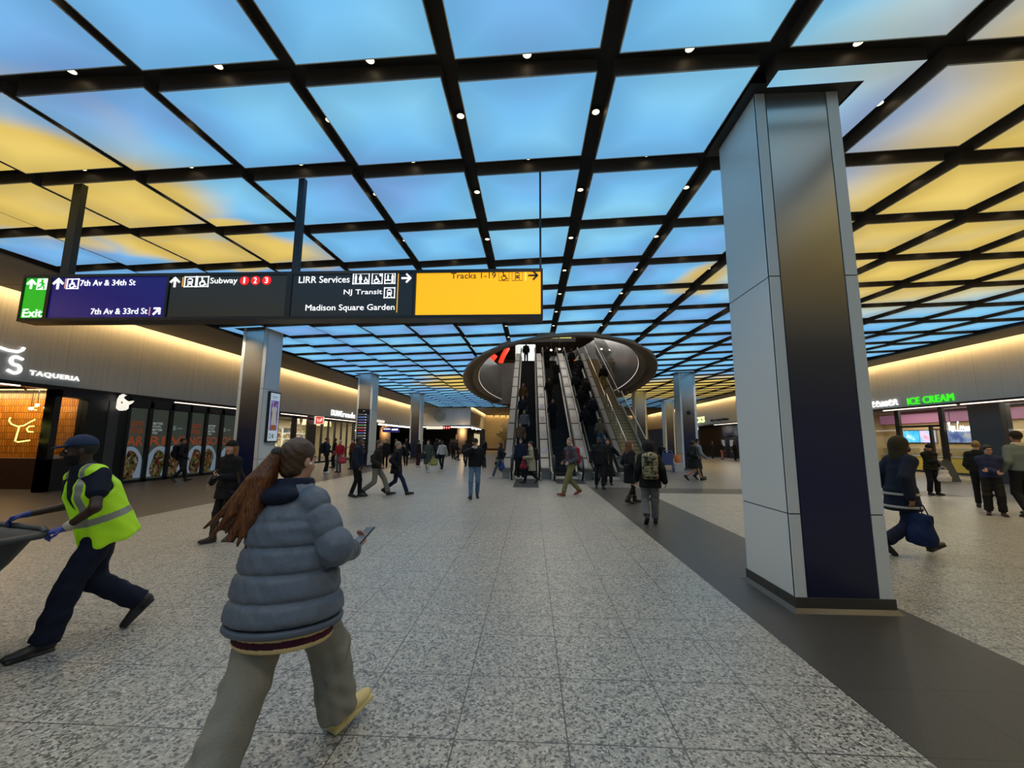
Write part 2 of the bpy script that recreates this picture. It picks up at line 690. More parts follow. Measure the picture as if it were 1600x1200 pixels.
# dark slab above the boxes with the oval hole in it
CEIL_X0, CEIL_X1, CEIL_Y0, CEIL_Y1 = -11.12, 16.02, -8.0, 49.0
mb = MB()
N = 96
cx, cy, rx, ry = RING
outer, inner = [], []
for k in range(N):
    a = 2 * math.pi * k / N
    ca, sa = math.cos(a), math.sin(a)
    inner.append((cx + (rx - .3) * ca, cy + (ry - .3) * sa))
    # rectangle boundary along the same ray
    tx = ((CEIL_X1 if ca > 0 else CEIL_X0) - cx) / ca if abs(ca) > 1e-6 else 1e9
    ty = ((CEIL_Y1 if sa > 0 else CEIL_Y0) - cy) / sa if abs(sa) > 1e-6 else 1e9
    t = min(tx, ty)
    outer.append((cx + t * ca, cy + t * sa))
for k in range(N):
    j = (k + 1) % N
    mb.face([inner[k] + (PLEN,), outer[k] + (PLEN,), outer[j] + (PLEN,), inner[j] + (PLEN,)])
for X in (CEIL_X0, CEIL_X1):
    for Yc in (CEIL_Y0, CEIL_Y1):
        # fill the corner triangle left by the ray fan
        near = sorted(outer, key=lambda p: (p[0] - X) ** 2 + (p[1] - Yc) ** 2)
        a = next(p for p in near if abs(p[0] - X) < 1e-4)
        b = next(p for p in near if abs(p[1] - Yc) < 1e-4)
        mb.face([(X, Yc, PLEN), a + (PLEN,), b + (PLEN,)])
ceiling = struct(mb.build('ceiling', M_PLEN))

# edge beam round the luminous field, brown soffits beside it
tr = MB()
tr.box(CEIL_X0 - .12, CEIL_X0, CEIL_Y0, CEIL_Y1, H - .06, PLEN + .02)
tr.box(CEIL_X1, CEIL_X1 + .12, CEIL_Y0, CEIL_Y1, H - .06, PLEN + .02)
tr.box(CEIL_X0 - .12, CEIL_X1 + .12, CEIL_Y1, CEIL_Y1 + .12, H - .06, PLEN + .02)
struct(tr.build('trim_1', mat('edge_beam', (.03, .027, .025), .5)))


def soffit_material():
    m = bpy.data.materials.new('soffit_panels')
    m.use_nodes = True
    k = NT(m)
    tc = k.new('ShaderNodeTexCoord')
    sp = k.new('ShaderNodeSeparateXYZ')
    k.link(tc.outputs['Object'], sp.inputs[0])
    a = k.math('DIVIDE', sp.outputs[1], 3.21)
    fr = k.math('ABSOLUTE', k.math('SUBTRACT', a, k.math('ROUND', a)))
    line = k.math('LESS_THAN', fr, .008)
    k.link(k.mix(line, (.17, .135, .10), (.02, .017, .015)), k.bsdf.inputs['Base Color'])
    k.bsdf.inputs['Roughness'].default_value = .5
    return m


M_SOFF = soffit_material()
s = MB()
s.box(XL + .60, CEIL_X0 - .12, -8, 49.3, H, H + .06)
s.box(CEIL_X1 + .12, XR - .60, -8, 66, H, H + .06)
s.box(-7.0, CEIL_X1 + .12, CEIL_Y1 + .12, 65.7, H, H + .06)
struct(s.build('ceiling_soffit', M_SOFF))

# ---------------------------------------------------------------- downlights between the boxes
M_DLB = mat('downlight_bezel', (.02, .02, .02), .4)
M_DLL = mat('downlight_lamp', (.9, .8, .6), .4, emit=(1, .82, .5), power=2.5)
dl = MB().lathe([(.062, PLEN - H + .0), (.062, PLEN - H - .02), (.045, PLEN - H - .024)], n=14, cap=False).build('bezel', M_DLB)
dm_bez = dl.data
bpy.data.objects.remove(dl)
dl = MB().lathe([(.045, PLEN - H - .022), (.0, PLEN - H - .02)], n=14, cap=False).build('lamp', M_DLL)
dm_lamp = dl.data
bpy.data.objects.remove(dl)
n_dl, rest_b, rest_l = 0, MB(), MB()
spots = []
for row in range(-2, 26):
    for col in range(-6, 10):
        for kind in ('cross', 'along'):
            if kind == 'cross':   # in the gap before this row
                x, y = X0 + col * GX + PX / 2, Y0 + row * GY - (GY - PY) / 2
            else:
                x, y = X0 + col * GX - (GX - PX) / 2, Y0 + row * GY + PY / 2
            if ((x - cx) / (rx + .1)) ** 2 + ((y - cy) / (ry + .1)) ** 2 < 1:
                continue
            if any(a < x < b and c < y < d for a, b, c, d in NOTCHES):
                continue
            spots.append((x, y, row, col, kind))
            single = 0 <= row <= 14 and abs(x) < y * 1.35 + 1 and n_dl < 290
            if not single:
                if row > 14:
                    for mb, src in ((rest_b, dm_bez), (rest_l, dm_lamp)):
                        mb.raw([(v.co.x + x, v.co.y + y, v.co.z + H) for v in src.vertices], [tuple(p.vertices) for p in src.polygons])
                continue
            n_dl += 1
            lab = 'small downlight %s panel %s, %s' % ('ahead of' if kind == 'cross' else 'flanking', row_words(row), col_words(col))
            t = thing('downlight', lab, 'downlight', (x, y, H), group='ceiling downlights')
            mesh_obj('bezel', dm_bez, None, t)
            mesh_obj('lamp', dm_lamp, None, t)
o = rest_b.build('downlight', M_DLB)
tag(o, 'the tiny downlights far along the ceiling grid', 'downlight', 'ceiling downlights', 'stuff')
rest_l.build('lamp', M_DLL, o)
for (x, y, row, col, kind) in spots:
    if kind == 'cross' and (row % 3 == 1) and (col % 2 == 0) and row <= 22 and (row, col) != (1, 2):
        ld = bpy.data.lights.new('downlight_beam', 'SPOT')
        ld.energy = SPOT_POWER
        ld.color = (1, .80, .52)
        ld.spot_size = math.radians(125)
        ld.spot_blend = 1.0
        ld.shadow_soft_size = .06
        lo = bpy.data.objects.new('downlight_beam', ld)
        COL.objects.link(lo)
        lo.location = (x, y, H - .09)

# ================================================================ oval opening
M_LIP = mat('lip_bronze', (.15, .115, .085), .42, metal=.5)
M_LIP2 = mat('lip_steel', (.32, .31, .30), .35, metal=.7)
M_DRUM = mat('drum_satin_steel', (.42, .42, .42), .30, metal=.85, noise=.12, nscale=1.2)
M_LED = mat('led_line', (1, 1, 1), .4, emit=(1, .85, .75), power=.9)


def oval(prof, n=96, mi=0, a0=0, a1=2 * math.pi):
    """prof: (inset, z) pairs swept round the oval"""
    mb = MB()
    full = abs(a1 - a0 - 2 * math.pi) < 1e-6
    m = n if full else n + 1
    vs = []
    for ins, z in prof:
        for k in range(m):
            a = a0 + (a1 - a0) * k / n
            vs.append((cx + (rx - ins) * math.cos(a), cy + (ry - ins) * math.sin(a), z))
    fs = []
    for i in range(len(prof) - 1):
        for k in range(n):
            j = (k + 1) % m
            fs.append((i * m + k, i * m + j, (i + 1) * m + j, (i + 1) * m + k))
    mb.raw(vs, fs, mi, True)
    return mb


t = thing('oval_ceiling_opening', 'huge oval bronze-lipped opening in the ceiling above the escalators', 'ceiling opening', (0, 0, 0))
oval([(-.04, PLEN + .02), (-.04, H - .085), (0, H - .105)]).build('outer_rim', M_LIP2, t)
oval([(0, H - .105), (.55, H - .02), (.60, H + .05)]).build('bronze_lip', M_LIP, t)
oval([(.60, H + .05), (.92, H + .18), (1.0, H + .24)]).build('steel_cove', M_LIP2, t)
oval([(1.0, H + .24), (1.02, H + .27)]).build('light_line', M_LED, t)
oval([(1.02, H + .27), (.95, H + 2.2), (.7, H + 4.2), (.7, H + 6.4)], a0=-.22 * math.pi, a1=.46 * math.pi).build('drum_wall', M_DRUM, t)
oval([(1.02, H + .27), (.95, H + 2.2), (.85, H + 3.65)], a0=.54 * math.pi, a1=1.22 * math.pi).build('drum_wall', M_DRUM, t)

# ================================================================ fascia walls, coves
M_FASCIA = mat('fascia_grey', (.36, .345, .315), .55, noise=.05, nscale=3)
M_FASC_R = M_FASCIA
M_COVE = mat('cove_led', (1, .7, .3), .5, emit=(1, .66, .27), power=COVE_POWER)
M_DTRIM = mat('dark_bronze_trim', (.03, .022, .018), .35, metal=.6)
ZL, ZR = 3.17, 3.34      # undersides of the fascias


def fascia_mat():
    m = bpy.data.materials.new('fascia_panels')
    m.use_nodes = True
    k = NT(m)
    tc = k.new('ShaderNodeTexCoord')
    sp = k.new('ShaderNodeSeparateXYZ')
    k.link(tc.outputs['Object'], sp.inputs[0])
    wv = k.new('ShaderNodeTexNoise')
    wv.inputs['Scale'].default_value = 1.0
    mp = k.new('ShaderNodeMapping')
    mp.inputs['Scale'].default_value = (1, 40, .6)
    k.link(tc.outputs['Object'], mp.inputs[0])
    k.link(mp.outputs[0], wv.inputs['Vector'])
    a = k.math('DIVIDE', k.math('ADD', sp.outputs[0], sp.outputs[1]), 2.4)
    fr = k.math('ABSOLUTE', k.math('SUBTRACT', a, k.math('ROUND', a)))
    line = k.math('LESS_THAN', fr, .0025)
    c = k.ramp(wv.outputs[0], ((.3, (.53, .515, .485)), (.7, (.62, .605, .575))))
    k.link(k.mix(k.math('MULTIPLY', line, .5), c, (.15, .14, .13)), k.bsdf.inputs['Base Color'])
    k.bsdf.inputs['Roughness'].default_value = .5
    return m


M_FASC = fascia_mat()
TOP = 6.0
struct(box_obj('wall_left', M_FASC, XL - .25, XL, -8, 49.3, ZL, TOP))
struct(box_obj('wall_right', M_FASC, XR, XR + .25, -8, 66, ZR, TOP))
struct(box_obj('wall_back', M_FASC, XL, -7.23, 49.3, 49.55, 3.29, TOP))
struct(box_obj('wall_return', M_FASC, -7.48, -7.23, 49.55, 66, 3.29, TOP))
M_TAN = mat('tan_wall', (.50, .40, .26), .6, noise=.06, nscale=2)
struct(box_obj('wall_far', M_TAN, -7.3, XR + .2, 66, 66.25, 0, TOP))
struct(box_obj('wall_behind', M_FASC, -26, 27, -9.2, -9, 0, TOP))
struct(MB().box(XL, XL + .7, -8, 49.3, TOP - .05, TOP).box(XR - .7, XR, -8, 66, TOP - .05, TOP).box(-7.2, XR, 65.3, 66, TOP - .05, TOP).build('ceiling_cove', M_SOFF))
struct(box_obj('trim_2', M_DTRIM, XL - .3, XL + .03, -8, 49.3, ZL - .12, ZL))
struct(box_obj('trim_3', M_DTRIM, XR - .03, XR + .3, -8, 66, ZR - .10, ZR))
struct(box_obj('trim_4', M_DTRIM, XL, -7.2, 49.27, 49.6, 3.17, 3.29))
LEDS = [('warm cove light washing the fascia above the taqueria', XL + .30, XL + .34, -8, 49.2),
        ('warm cove light washing the fascia above the ice cream shop', XR - .34, XR - .30, -8, 65.5),
        ('warm cove light along the far tan wall', -7.0, XR - .7, 65.68, 65.72),
        ('warm cove light above the round seal', XL + .6, -7.3, 48.98, 49.02),
        ('warm cove light on the return wall beside the round seal', -6.95, -6.91, 49.6, 65.4)]
for lab, a, b, c, d in LEDS:
    tag(box_obj('cove_light', M_COVE, a, b, c, d, H + .17, H + .21), lab, 'cove light', 'cove lights')
s = MB().box(XL + .4, -7.3, 49.0, 49.02, H, H + .02)
# slim light bars under the fascias
M_BAR = mat('slim_light_bar', (1, .9, .8), .5, emit=(1, .80, .62), power=2.2)
bars = [(XL - .02, 5.2, 10.9, ZL - .14, 'over the taqueria mouth'), (XL - .02, 16.0, 19.6, ZL - .14, 'over the food posters'), (XL - .02, 23.2, 26.0, ZL - .14, 'over the first drugstore bay'), (XL - .02, 28.2, 33.4, ZL - .14, 'over the drugstore windows'), (XL - .02, 38.6, 49, ZL - .2, 'over the dark passage')]
for x, a, b, z, w in bars:
    tag(box_obj('slim_light_bar', M_BAR if b < 36 else mat('bright_bar', (1, 1, 1), .5, emit=(1, .92, .8), power=4), x, x + .06, a, min(b, 49.1), z, z + .035 + (.1 if b > 36 else 0)), 'thin lit bar under the grey fascia ' + w, 'light bar', 'thin light bars')
for a, b, w in ((12.5, 15.3, 'past the tan shop window'), (15.6, 18.4, 'over the dark stone pier'), (18.6, 22.3, 'below the green letters'), (35, 42.3, 'over the ticket machines')):
    tag(box_obj('slim_light_bar', M_BAR, XR - .04, XR + .02, a, b, ZR - .125, ZR - .085), 'thin lit bar under the ice cream side fascia ' + w, 'light bar', 'thin light bars')
tag(box_obj('slim_light_bar', mat('bright_bar', (1, 1, 1), .5, emit=(1, .92, .8), power=4), XL + .2, -7.3, 49.12, 49.19, 3.06, 3.17), 'bright lit bar under the fascia with the round seal', 'light bar', 'thin light bars')
tag(box_obj('slim_light_bar', MATS['bright_bar'], -7.28, -7.2, 49.6, 60, 3.06, 3.15), 'bright lit bar running back past the round seal corner', 'light bar', 'thin light bars')
# ================================================================ columns
M_WHITE = mat('white_column_panel', (.76, .755, .73), .38)
M_JOINT = mat('column_joint', (.03, .03, .03), .6)
M_CBASE = mat('column_skirt', (.075, .068, .058), .4, metal=.3)


def gradient_panel():
    """lacquered panel that is brushed bronze at the top and deep navy at the foot"""
    m = bpy.data.materials.new('bronze_to_navy_panel')
    m.use_nodes = True
    k = NT(m)
    geo = k.new('ShaderNodeNewGeometry')
    sp = k.new('ShaderNodeSeparateXYZ')
    k.link(geo.outputs['Position'], sp.inputs[0])
    z = k.math('DIVIDE', sp.outputs[2], 5.5)
    col = k.ramp(z, ((0, srgb('#161b38')), (.19, srgb('#1d2448')), (.34, srgb('#34354a')), (.47, srgb('#575250')), (.62, srgb('#87827c')), (.76, srgb('#b4b4b2')), (1, srgb('#c4c6c8'))))
    met = k.ramp(z, ((.30, (0, 0, 0)), (.64, (.72, .72, .72))))
    k.link(col, k.bsdf.inputs['Base Color'])
    k.link(met, k.bsdf.inputs['Metallic'])
    k.bsdf.inputs['Roughness'].default_value = .24
    return m


M_GRAD = gradient_panel()
COL_LABELS = ['big square white column with bronze-to-navy front panel standing on the dark floor band',
              'white square column beside the food posters, framed screen on its flank',
              'white square column with the black directory board on its front',
              'white square column beyond the directory column, people at its foot',
              'white square column beyond the stair with a small dome camera on its front',
              'white square column just past the glass of the stair, nothing at its foot',
              'slim far white column peeking out behind the dome camera column']
ZJ = (.905, 3.36)
for i, (x, y) in enumerate(COLS):
    t = thing('clad_column', COL_LABELS[i], 'column', (x, y, 0), group='square clad columns')
    w = CW
    zt_ = PLEN if i == 0 else H + .1
    x1, x2 = .105, w - .125     # front panel recess
    parts = []
    zs = (.12,) + ZJ + (zt_,)
    body = MB()
    for a, b in zip(zs[:-1], zs[1:]):
        g = .006
        a2, b2 = a + g, b - g
        # side and back slabs, two front stiles
        body.box(0, .03, .012, w, a2, b2)
        body.box(w - .03, w, .012, w, a2, b2)
        body.box(.03, w - .03, w - .03, w, a2, b2)
        body.box(0, x1, 0, .03, a2, b2)
        body.box(x2, w, 0, .03, a2, b2)
    body.build('white_cladding', M_WHITE, t)
    box_obj('joint_core', M_JOINT, .008, w - .008, .008, w - .008, .1, zt_, t)
    MB().box(x1 + .012, x2 - .012, .002, .012, .12, zt_).build('front_panel', M_GRAD, t)
    sk = MB()
    q0 = [(-.012, -.012), (w + .012, -.012), (w + .012, w + .012), (-.012, w + .012)]
    q1 = [(-.055, -.055), (w + .055, -.055), (w + .055, w + .055), (-.055, w + .055)]
    for r0, z0, r1, z1 in ((q1, 0, q0, .035), (q0, .035, q0, .13)):
        for a in range(4):
            b = (a + 1) % 4
            sk.face([r0[a] + (z0,), r0[b] + (z0,), r1[b] + (z1,), r1[a] + (z1,)])
    sk.face([p + (.13,) for p in q0])
    sk.build('skirt', M_CBASE, t)
    if i == 0:
        box_obj('ceiling_collar', mat('collar_black', (.015, .014, .013), .5), -.12, w + .15, -.14, w + .14, H + .02, PLEN + .03, t)
# dome camera on the fifth column
t = thing('dome_camera', 'small black dome camera on the front of the column beyond the stair', 'security camera', (8.42 + .46, 23.7, 3.2))
MB().lathe([(.0, -.0), (.11, .0), (.12, .03), (.12, .06)], n=20).build('housing', MATS['column_joint'], t).rotation_euler = (math.pi / 2, 0, 0)
d = MB().lathe([(.10, 0), (.085, .06), (.05, .09), (0.001, .1)], n=20, cap=False).build('dome', mat('smoked_dome', (.01, .01, .01), .1), t)
d.rotation_euler = (math.pi / 2, 0, 0)

# ---------------------------------------------------------------- framed screen on the flank of the second column
def abstract_screen(name, stops, scale, power, axis=(1, 1, 1)):
    if name in MATS:
        return MATS[name]
    m = bpy.data.materials.new(name)
    m.use_nodes = True
    k = NT(m)
    tc = k.new('ShaderNodeTexCoord')
    nz = k.new('ShaderNodeTexNoise')
    nz.inputs['Scale'].default_value = scale
    nz.inputs['Detail'].default_value = 3
    mp = k.new('ShaderNodeMapping')
    mp.inputs['Scale'].default_value = axis
    k.link(tc.outputs['Object'], mp.inputs[0])
    k.link(mp.outputs[0], nz.inputs['Vector'])
    c = k.ramp(nz.outputs[0], stops)
    k.link(c, k.bsdf.inputs['Base Color'])
    k.link(c, k.bsdf.inputs['Emission Color'])
    k.bsdf.inputs['Emission Strength'].default_value = power
    k.bsdf.inputs['Roughness'].default_value = .25
    MATS[name] = m
    return m


XS = -10.30 + CW          # flank plane x of the second column
t = thing('advert_screen', 'black framed upright screen showing a player in a white shirt, on the column', 'advertising screen', (XS, 14.28, 1.48))
W_, H_ = .64, 1.82
MB().box(0, .09, 0, W_, 0, H_).build('frame', mat('screen_frame', (.02, .02, .022), .35), t, bevel=.006)
box_obj('display', mat('poster_white', (.5, .56, .6), .3, emit=srgb('#aebfc8'), power=.55), .088, .093, .045, W_ - .045, .05, H_ - .05, t)
box_obj('photo', abstract_screen('photo_ground', ((.3, srgb('#3a2f6a')), (.5, srgb('#7a6aa8')), (.7, srgb('#b98ab8'))), 4, .5), .092, .096, .085, W_ - .10, .42, 1.50, t)
pl = MB()
yc = W_ / 2 - .01
def disc(mb, yy, zz, ry_, rz_, mi=0, n=18, x=.0965):
    mb.face([(x, yy + ry_ * math.cos(2 * math.pi * k / n), zz + rz_ * math.sin(2 * math.pi * k / n)) for k in range(n)], mi)
disc(pl, yc, 1.37, .055, .075, 1)
pl.face([(.0965, yc - .03, 1.31), (.0965, yc + .03, 1.31), (.0965, yc + .03, 1.24), (.0965, yc - .03, 1.24)], 1)
pl.face([(.097, yc - .17, 1.22), (.097, yc - .05, 1.27), (.097, yc + .05, 1.27), (.097, yc + .17, 1.22), (.097, yc + .13, .95), (.097, yc + .14, .62), (.097, yc - .14, .62), (.097, yc - .13, .95)], 0)
pl.face([(.0975, yc - .17, 1.2), (.0975, yc - .11, 1.05), (.0975, yc - .15, .8), (.0975, yc - .2, .82)], 1)
pl.face([(.0975, yc + .17, 1.2), (.0975, yc + .11, 1.05), (.0975, yc + .15, .8), (.0975, yc + .2, .82)], 1)
pl.face([(.097, yc - .14, .62), (.097, yc + .14, .62), (.097, yc + .16, .44), (.097, yc - .16, .44)], 2)
pl.build('pictured_player', [mat('print_white', (.5, .48, .46), .4, emit=srgb('#a8a09a'), power=.4), mat('print_skin', (.2, .1, .07), .4, emit=srgb('#5a3a2c'), power=.4), mat('print_orange', (.35, .12, .05), .4, emit=srgb('#8a4a2a'), power=.4)], t)
lt = MB()
add_text(lt, 'O', (.0935, .10, .13), (0, 1, 0), (0, 0, 1), .11, .20, depth=.003)
add_text(lt, 'ii', (.0935, .28, .15), (0, 1, 0), (0, 0, 1), .09, .15, bold=.03, depth=.003)
lt.box(.0935, .0965, .22, .27, .22, .235)
lt.box(.0935, .0965, .13, W_ - .2, 1.63, 1.645)
lt.box(.0935, .0965, .17, W_ - .26, 1.585, 1.597)
lt.build('lettering', mat('print_dark', (.03, .05, .07), .5), t)

# ---------------------------------------------------------------- directory board on the third column
x0, y0 = COLS[2][0] + .10, COLS[2][1]
t = thing('directory_board', 'tall black directory board with coloured stripes of place names on the column', 'directory board', (x0, y0 - .056, .75))
box_obj('board', mat('board_black', (.012, .012, .015), .3), 0, .70, 0, .05, 0, 2.62, t)
cols = ['#5a6478', '#6a86c8', '#5a66b8', '#8a6ab8', '#6a9a6a', '#b87a7a', '#c23a50', '#5a76b8', '#8a8a7a', '#8a8a8a']
mb = MB()
ms = []
rng = random.Random(3)
for k, c in enumerate(cols):
    z = 2.28 - k * .155
    ms.append(mat('stripe_' + c[1:], srgb(c), .5, emit=srgb(c), power=.55))
    x = .05
    mb.box(x, .53, -.004, 0, z, z + .055, k)
ms.append(mat('stripe_white', (.7, .7, .7), .5, emit=(.7, .7, .7), power=.7))
wi = len(ms) - 1
for k in range(10):
    z = 2.28 - k * .155
    mb.box(.46, .53, -.007, 0, z + .005, z + .05, wi)
for k in range(4):
    z = .72 - k * .17
    for j in range(2):
        mb.box(.24, .24 + rng.uniform(.2, .32), -.004, 0, z - j * .05, z + .025 - j * .05, 8)
for k in range(3):
    mb.box(.60, .66, -.004, 0, 2.2 - k * .13, 2.26 - k * .13, 0)
mb.box(.33, .40, -.004, 0, 2.50, 2.53, wi)
mb.build('printed_lines', ms, t)

# ================================================================ hanging wayfinding sign
SY = 5.46
t = thing('hanging_sign', 'long black-framed hanging wayfinding sign with green, blue, charcoal and amber fields', 'sign', (-7.43, SY, 3.27))
SW, SH = 7.595, .70
M_SF = mat('sign_frame_black', (.012, .012, .013), .35)
DZ = [0, .41, 2.215, 4.007, 5.80, SW]     # field borders measured from the sign's end
fr = MB()
bw = .045
fr.box(0, SW, .004, .24, 0, bw)
fr.box(0, SW, .004, .24, SH - bw, SH)
for i, d in enumerate(DZ):
    w = .022 if i == 0 else (.03 if i == 5 else (.055, .034, .08, .045)[i - 1])
    a = 0 if i == 0 else (SW - .03 if i == 5 else d - w / 2)
    fr.box(a, a + w, .004, .24, bw, SH - bw)
fr.box(.01, SW - .01, .10, .236, .01, SH - .01)
fr.build('frame', M_SF, t)
FIELDS = [('exit_field', '#14b41c', .75), ('street_field', '#1d1673', .55), ('subway_field', '#33322b', .35), ('services_field', '#26292c', .35), ('tracks_field', '#ffb400', 1.0)]
for (nm, c, pw), a, b in zip(FIELDS, DZ[:-1], DZ[1:]):
    o = box_obj(nm, mat('lit_' + nm, tuple(x * .6 for x in srgb(c)), .25, emit=srgb(c), power=pw), a + .03, b - .02, .02, .10, .03, SH - .03, t)
    o['label'] = {'exit_field': 'lit green field reading Exit', 'street_field': 'deep blue field with avenue names', 'subway_field': 'charcoal field reading Subway', 'services_field': 'charcoal field with three services', 'tracks_field': 'lit amber field reading Tracks'}[nm]
M_SWH = mat('sign_white', (.9, .9, .9), .4, emit=(1, 1, 1), power=.95)
M_SAM = mat('sign_amber_line', (.8, .45, .05), .4, emit=srgb('#d89a30'), power=.9)
M_SPK = mat('sign_pink_line', (.7, .35, .3), .4, emit=srgb('#c9857a'), power=.8)
M_SBK = mat('sign_ink', (.02, .015, .01), .5)
M_SRD = mat('sign_red', (.7, .02, .02), .4, emit=srgb('#e01818'), power=.95)
M_SGR = mat('sign_green_mark', (.02, .4, .03), .4, emit=srgb('#14b41c'), power=.75)
M_SDKB = mat('sign_brown_line', (.35, .22, .03), .5)
UX, UZ = (1, 0, 0), (0, 0, 1)
FY = .018


class Sign:
    """marks drawn on the face; x from the sign's start, z up from its foot"""

    def __init__(self):
        self.items = []

    def new(self, name):
        self.items.append((name, MB(), []))

    def b(self, m):
        self.cur = self.items[-1]
        if m not in self.cur[2]:
            self.cur[2].append(m)
        self.mi = self.cur[2].index(m)
        return self.cur[1]

    def rect(self, m, x0, x1, z0, z1, d=.006):
        self.b(m).box(x0, x1, FY - d, FY + .002, z0, z1, self.mi)

    def poly(self, m, pts, d=.006):
        self.b(m).prism([(x, FY - d, z) for x, z in pts], (0, d + .002, 0), self.mi)

    def circ(self, m, x, z, r, d=.006, n=24):
        self.poly(m, [(x + r * math.cos(2 * math.pi * k / n), z + r * math.sin(2 * math.pi * k / n)) for k in range(n)], d)

    def stroke(self, m, pts, w, d=.008):
        for p, q in zip(pts[:-1], pts[1:]):
            dx, dz = q[0] - p[0], q[1] - p[1]
            l = math.hypot(dx, dz)
            nx, nz = -dz / l * w / 2, dx / l * w / 2
            ex, ez = dx / l * w * .3, dz / l * w * .3
            self.poly(m, [(p[0] - ex + nx, p[1] - ez + nz), (p[0] - ex - nx, p[1] - ez - nz), (q[0] + ex - nx, q[1] + ez - nz), (q[0] + ex + nx, q[1] + ez + nz)], d)

    def arc(self, m, x, z, r, a0, a1, w, n=14, d=.008):
        self.stroke(m, [(x + r * math.cos(math.radians(a0 + (a1 - a0) * k / n)), z + r * math.sin(math.radians(a0 + (a1 - a0) * k / n))) for k in range(n + 1)], w, d)

    def text(self, m, s, x, z, w, h, bold=.0, lift=0):
        add_text(self.b(m), s, (x, FY - lift, z), UX, UZ, w, h, self.mi, bold=bold, depth=.006)

    def arrow(self, m, x, z, size, ang):
        c, s = math.cos(math.radians(ang)), math.sin(math.radians(ang))
        R = lambda p: (x + (p[0] * c - p[1] * s) * size, z + (p[0] * s + p[1] * c) * size)
        w = size * .20
        self.stroke(m, [R((-.5, 0)), R((.42, 0))], w)
        self.stroke(m, [R((.02, .46)), R((.46, 0)), R((.02, -.46))], w)

    def frame(self, m, x, z, w, h, t=.012):
        for a in ((x, x + w, z, z + t), (x, x + w, z + h - t, z + h), (x, x + t, z, z + h), (x + w - t, x + w, z, z + h)):
            self.rect(m, *a)

    def wheelchair(self, m, x, z, s):
        """x, z: lower corner of the pictogram cell, s: its size"""
        P = lambda a, b: (x + a * s, z + b * s)
        self.circ(m, *P(.42, .85), .075 * s)
        self.stroke(m, [P(.42, .74), P(.45, .48), P(.68, .46), P(.78, .2), P(.88, .22)], .085 * s)
        self.arc(m, *P(.46, .30), .22 * s, 120, 345, .07 * s)
        self.stroke(m, [P(.43, .60), P(.64, .60)], .07 * s)

    def train(self, m, mk, x, z, s):
        P = lambda a, b: (x + a * s, z + b * s)
        self.poly(m, [P(.27, .34), P(.27, .72), P(.38, .84), P(.62, .84), P(.73, .72), P(.73, .34), P(.64, .27), P(.36, .27)])
        self.rect(mk, *[q for q in (x + .33 * s, x + .67 * s, z + .54 * s, z + .70 * s)], d=.009)
        self.circ(mk, *P(.38, .40), .045 * s, .009)
        self.circ(mk, *P(.62, .40), .045 * s, .009)
        self.stroke(m, [P(.38, .24), P(.27, .12)], .06 * s)
        self.stroke(m, [P(.62, .24), P(.73, .12)], .06 * s)

    def man(self, m, x, z, h, skirt=False):
        self.circ(m, x, z + h * .91, h * .085)
        w = h * .13
        self.poly(m, [(x - w, z + h * .80), (x + w, z + h * .80), (x + w * (1.6 if skirt else .9), z + h * .36), (x - w * (1.6 if skirt else .9), z + h * .36)])
        self.rect(m, x - w * .8, x - w * .12, z, z + h * .38)
        self.rect(m, x + w * .12, x + w * .8, z, z + h * .38)


s = Sign()


def S_arrow(*a):
    s.new('arrow')
    s.arrow(*a)


def S_text(*a):
    s.new('lettering')
    s.text(*a)


def S_line(m, *a):
    s.new('divider_line')
    s.rect(m, *a)


# green field
S_arrow(M_SWH, .122, .563, .13, 90)
s.new('exit_pictogram')
s.rect(M_SWH, .212, .37, .476, .642)
s.circ(M_SGR, .29, .615, .018, .010)
s.stroke(M_SGR, [(.295, .59), (.305, .545)], .032, .010)
s.stroke(M_SGR, [(.255, .572), (.28, .588), (.315, .572), (.34, .552)], .017, .010)
s.stroke(M_SGR, [(.305, .545), (.33, .518), (.33, .487)], .02, .010)
s.stroke(M_SGR, [(.30, .545), (.28, .512), (.235, .496)], .02, .010)
S_text(M_SWH, 'Exit', .062, .062, .30, .125, .008)
# blue field
S_arrow(M_SWH, .535, .563, .15, 90)
S_line(M_SPK, .64, .651, .49, .64)
s.new('pictogram')
s.frame(M_SWH, .668, .482, .182, .155)
s.wheelchair(M_SWH, .684, .487, .145)
S_text(M_SWH, '7th Av & 34th St', .875, .526, .84, .088)
S_text(M_SWH, '7th Av & 33rd St', 1.10, .096, .85, .088)
S_line(M_SPK, 1.976, 1.987, .075, .195)
S_arrow(M_SWH, 2.088, .135, .125, 45)
# subway field
S_arrow(M_SWH, 2.308, .566, .135, 90)
S_line(M_SAM, 2.418, 2.430, .50, .64)
s.new('pictogram')
s.frame(M_SWH, 2.448, .49, .178, .158)
s.train(M_SWH, MATS['lit_subway_field'], 2.455, .49, .158)
s.new('pictogram')
s.frame(M_SWH, 2.634, .49, .176, .158)
s.wheelchair(M_SWH, 2.648, .494, .148)
S_text(M_SWH, 'Subway', 2.835, .513, .40, .112)
for k, (ch, xd) in enumerate(zip('123', (3.342, 3.503, 3.667))):
    s.new('route_disc')
    s.circ(M_SRD, xd, .576, .067)
    s.text(M_SWH, ch, xd - (.012 if ch == '1' else .023), .533, .022 if ch == '1' else .046, .086, .006, .006)
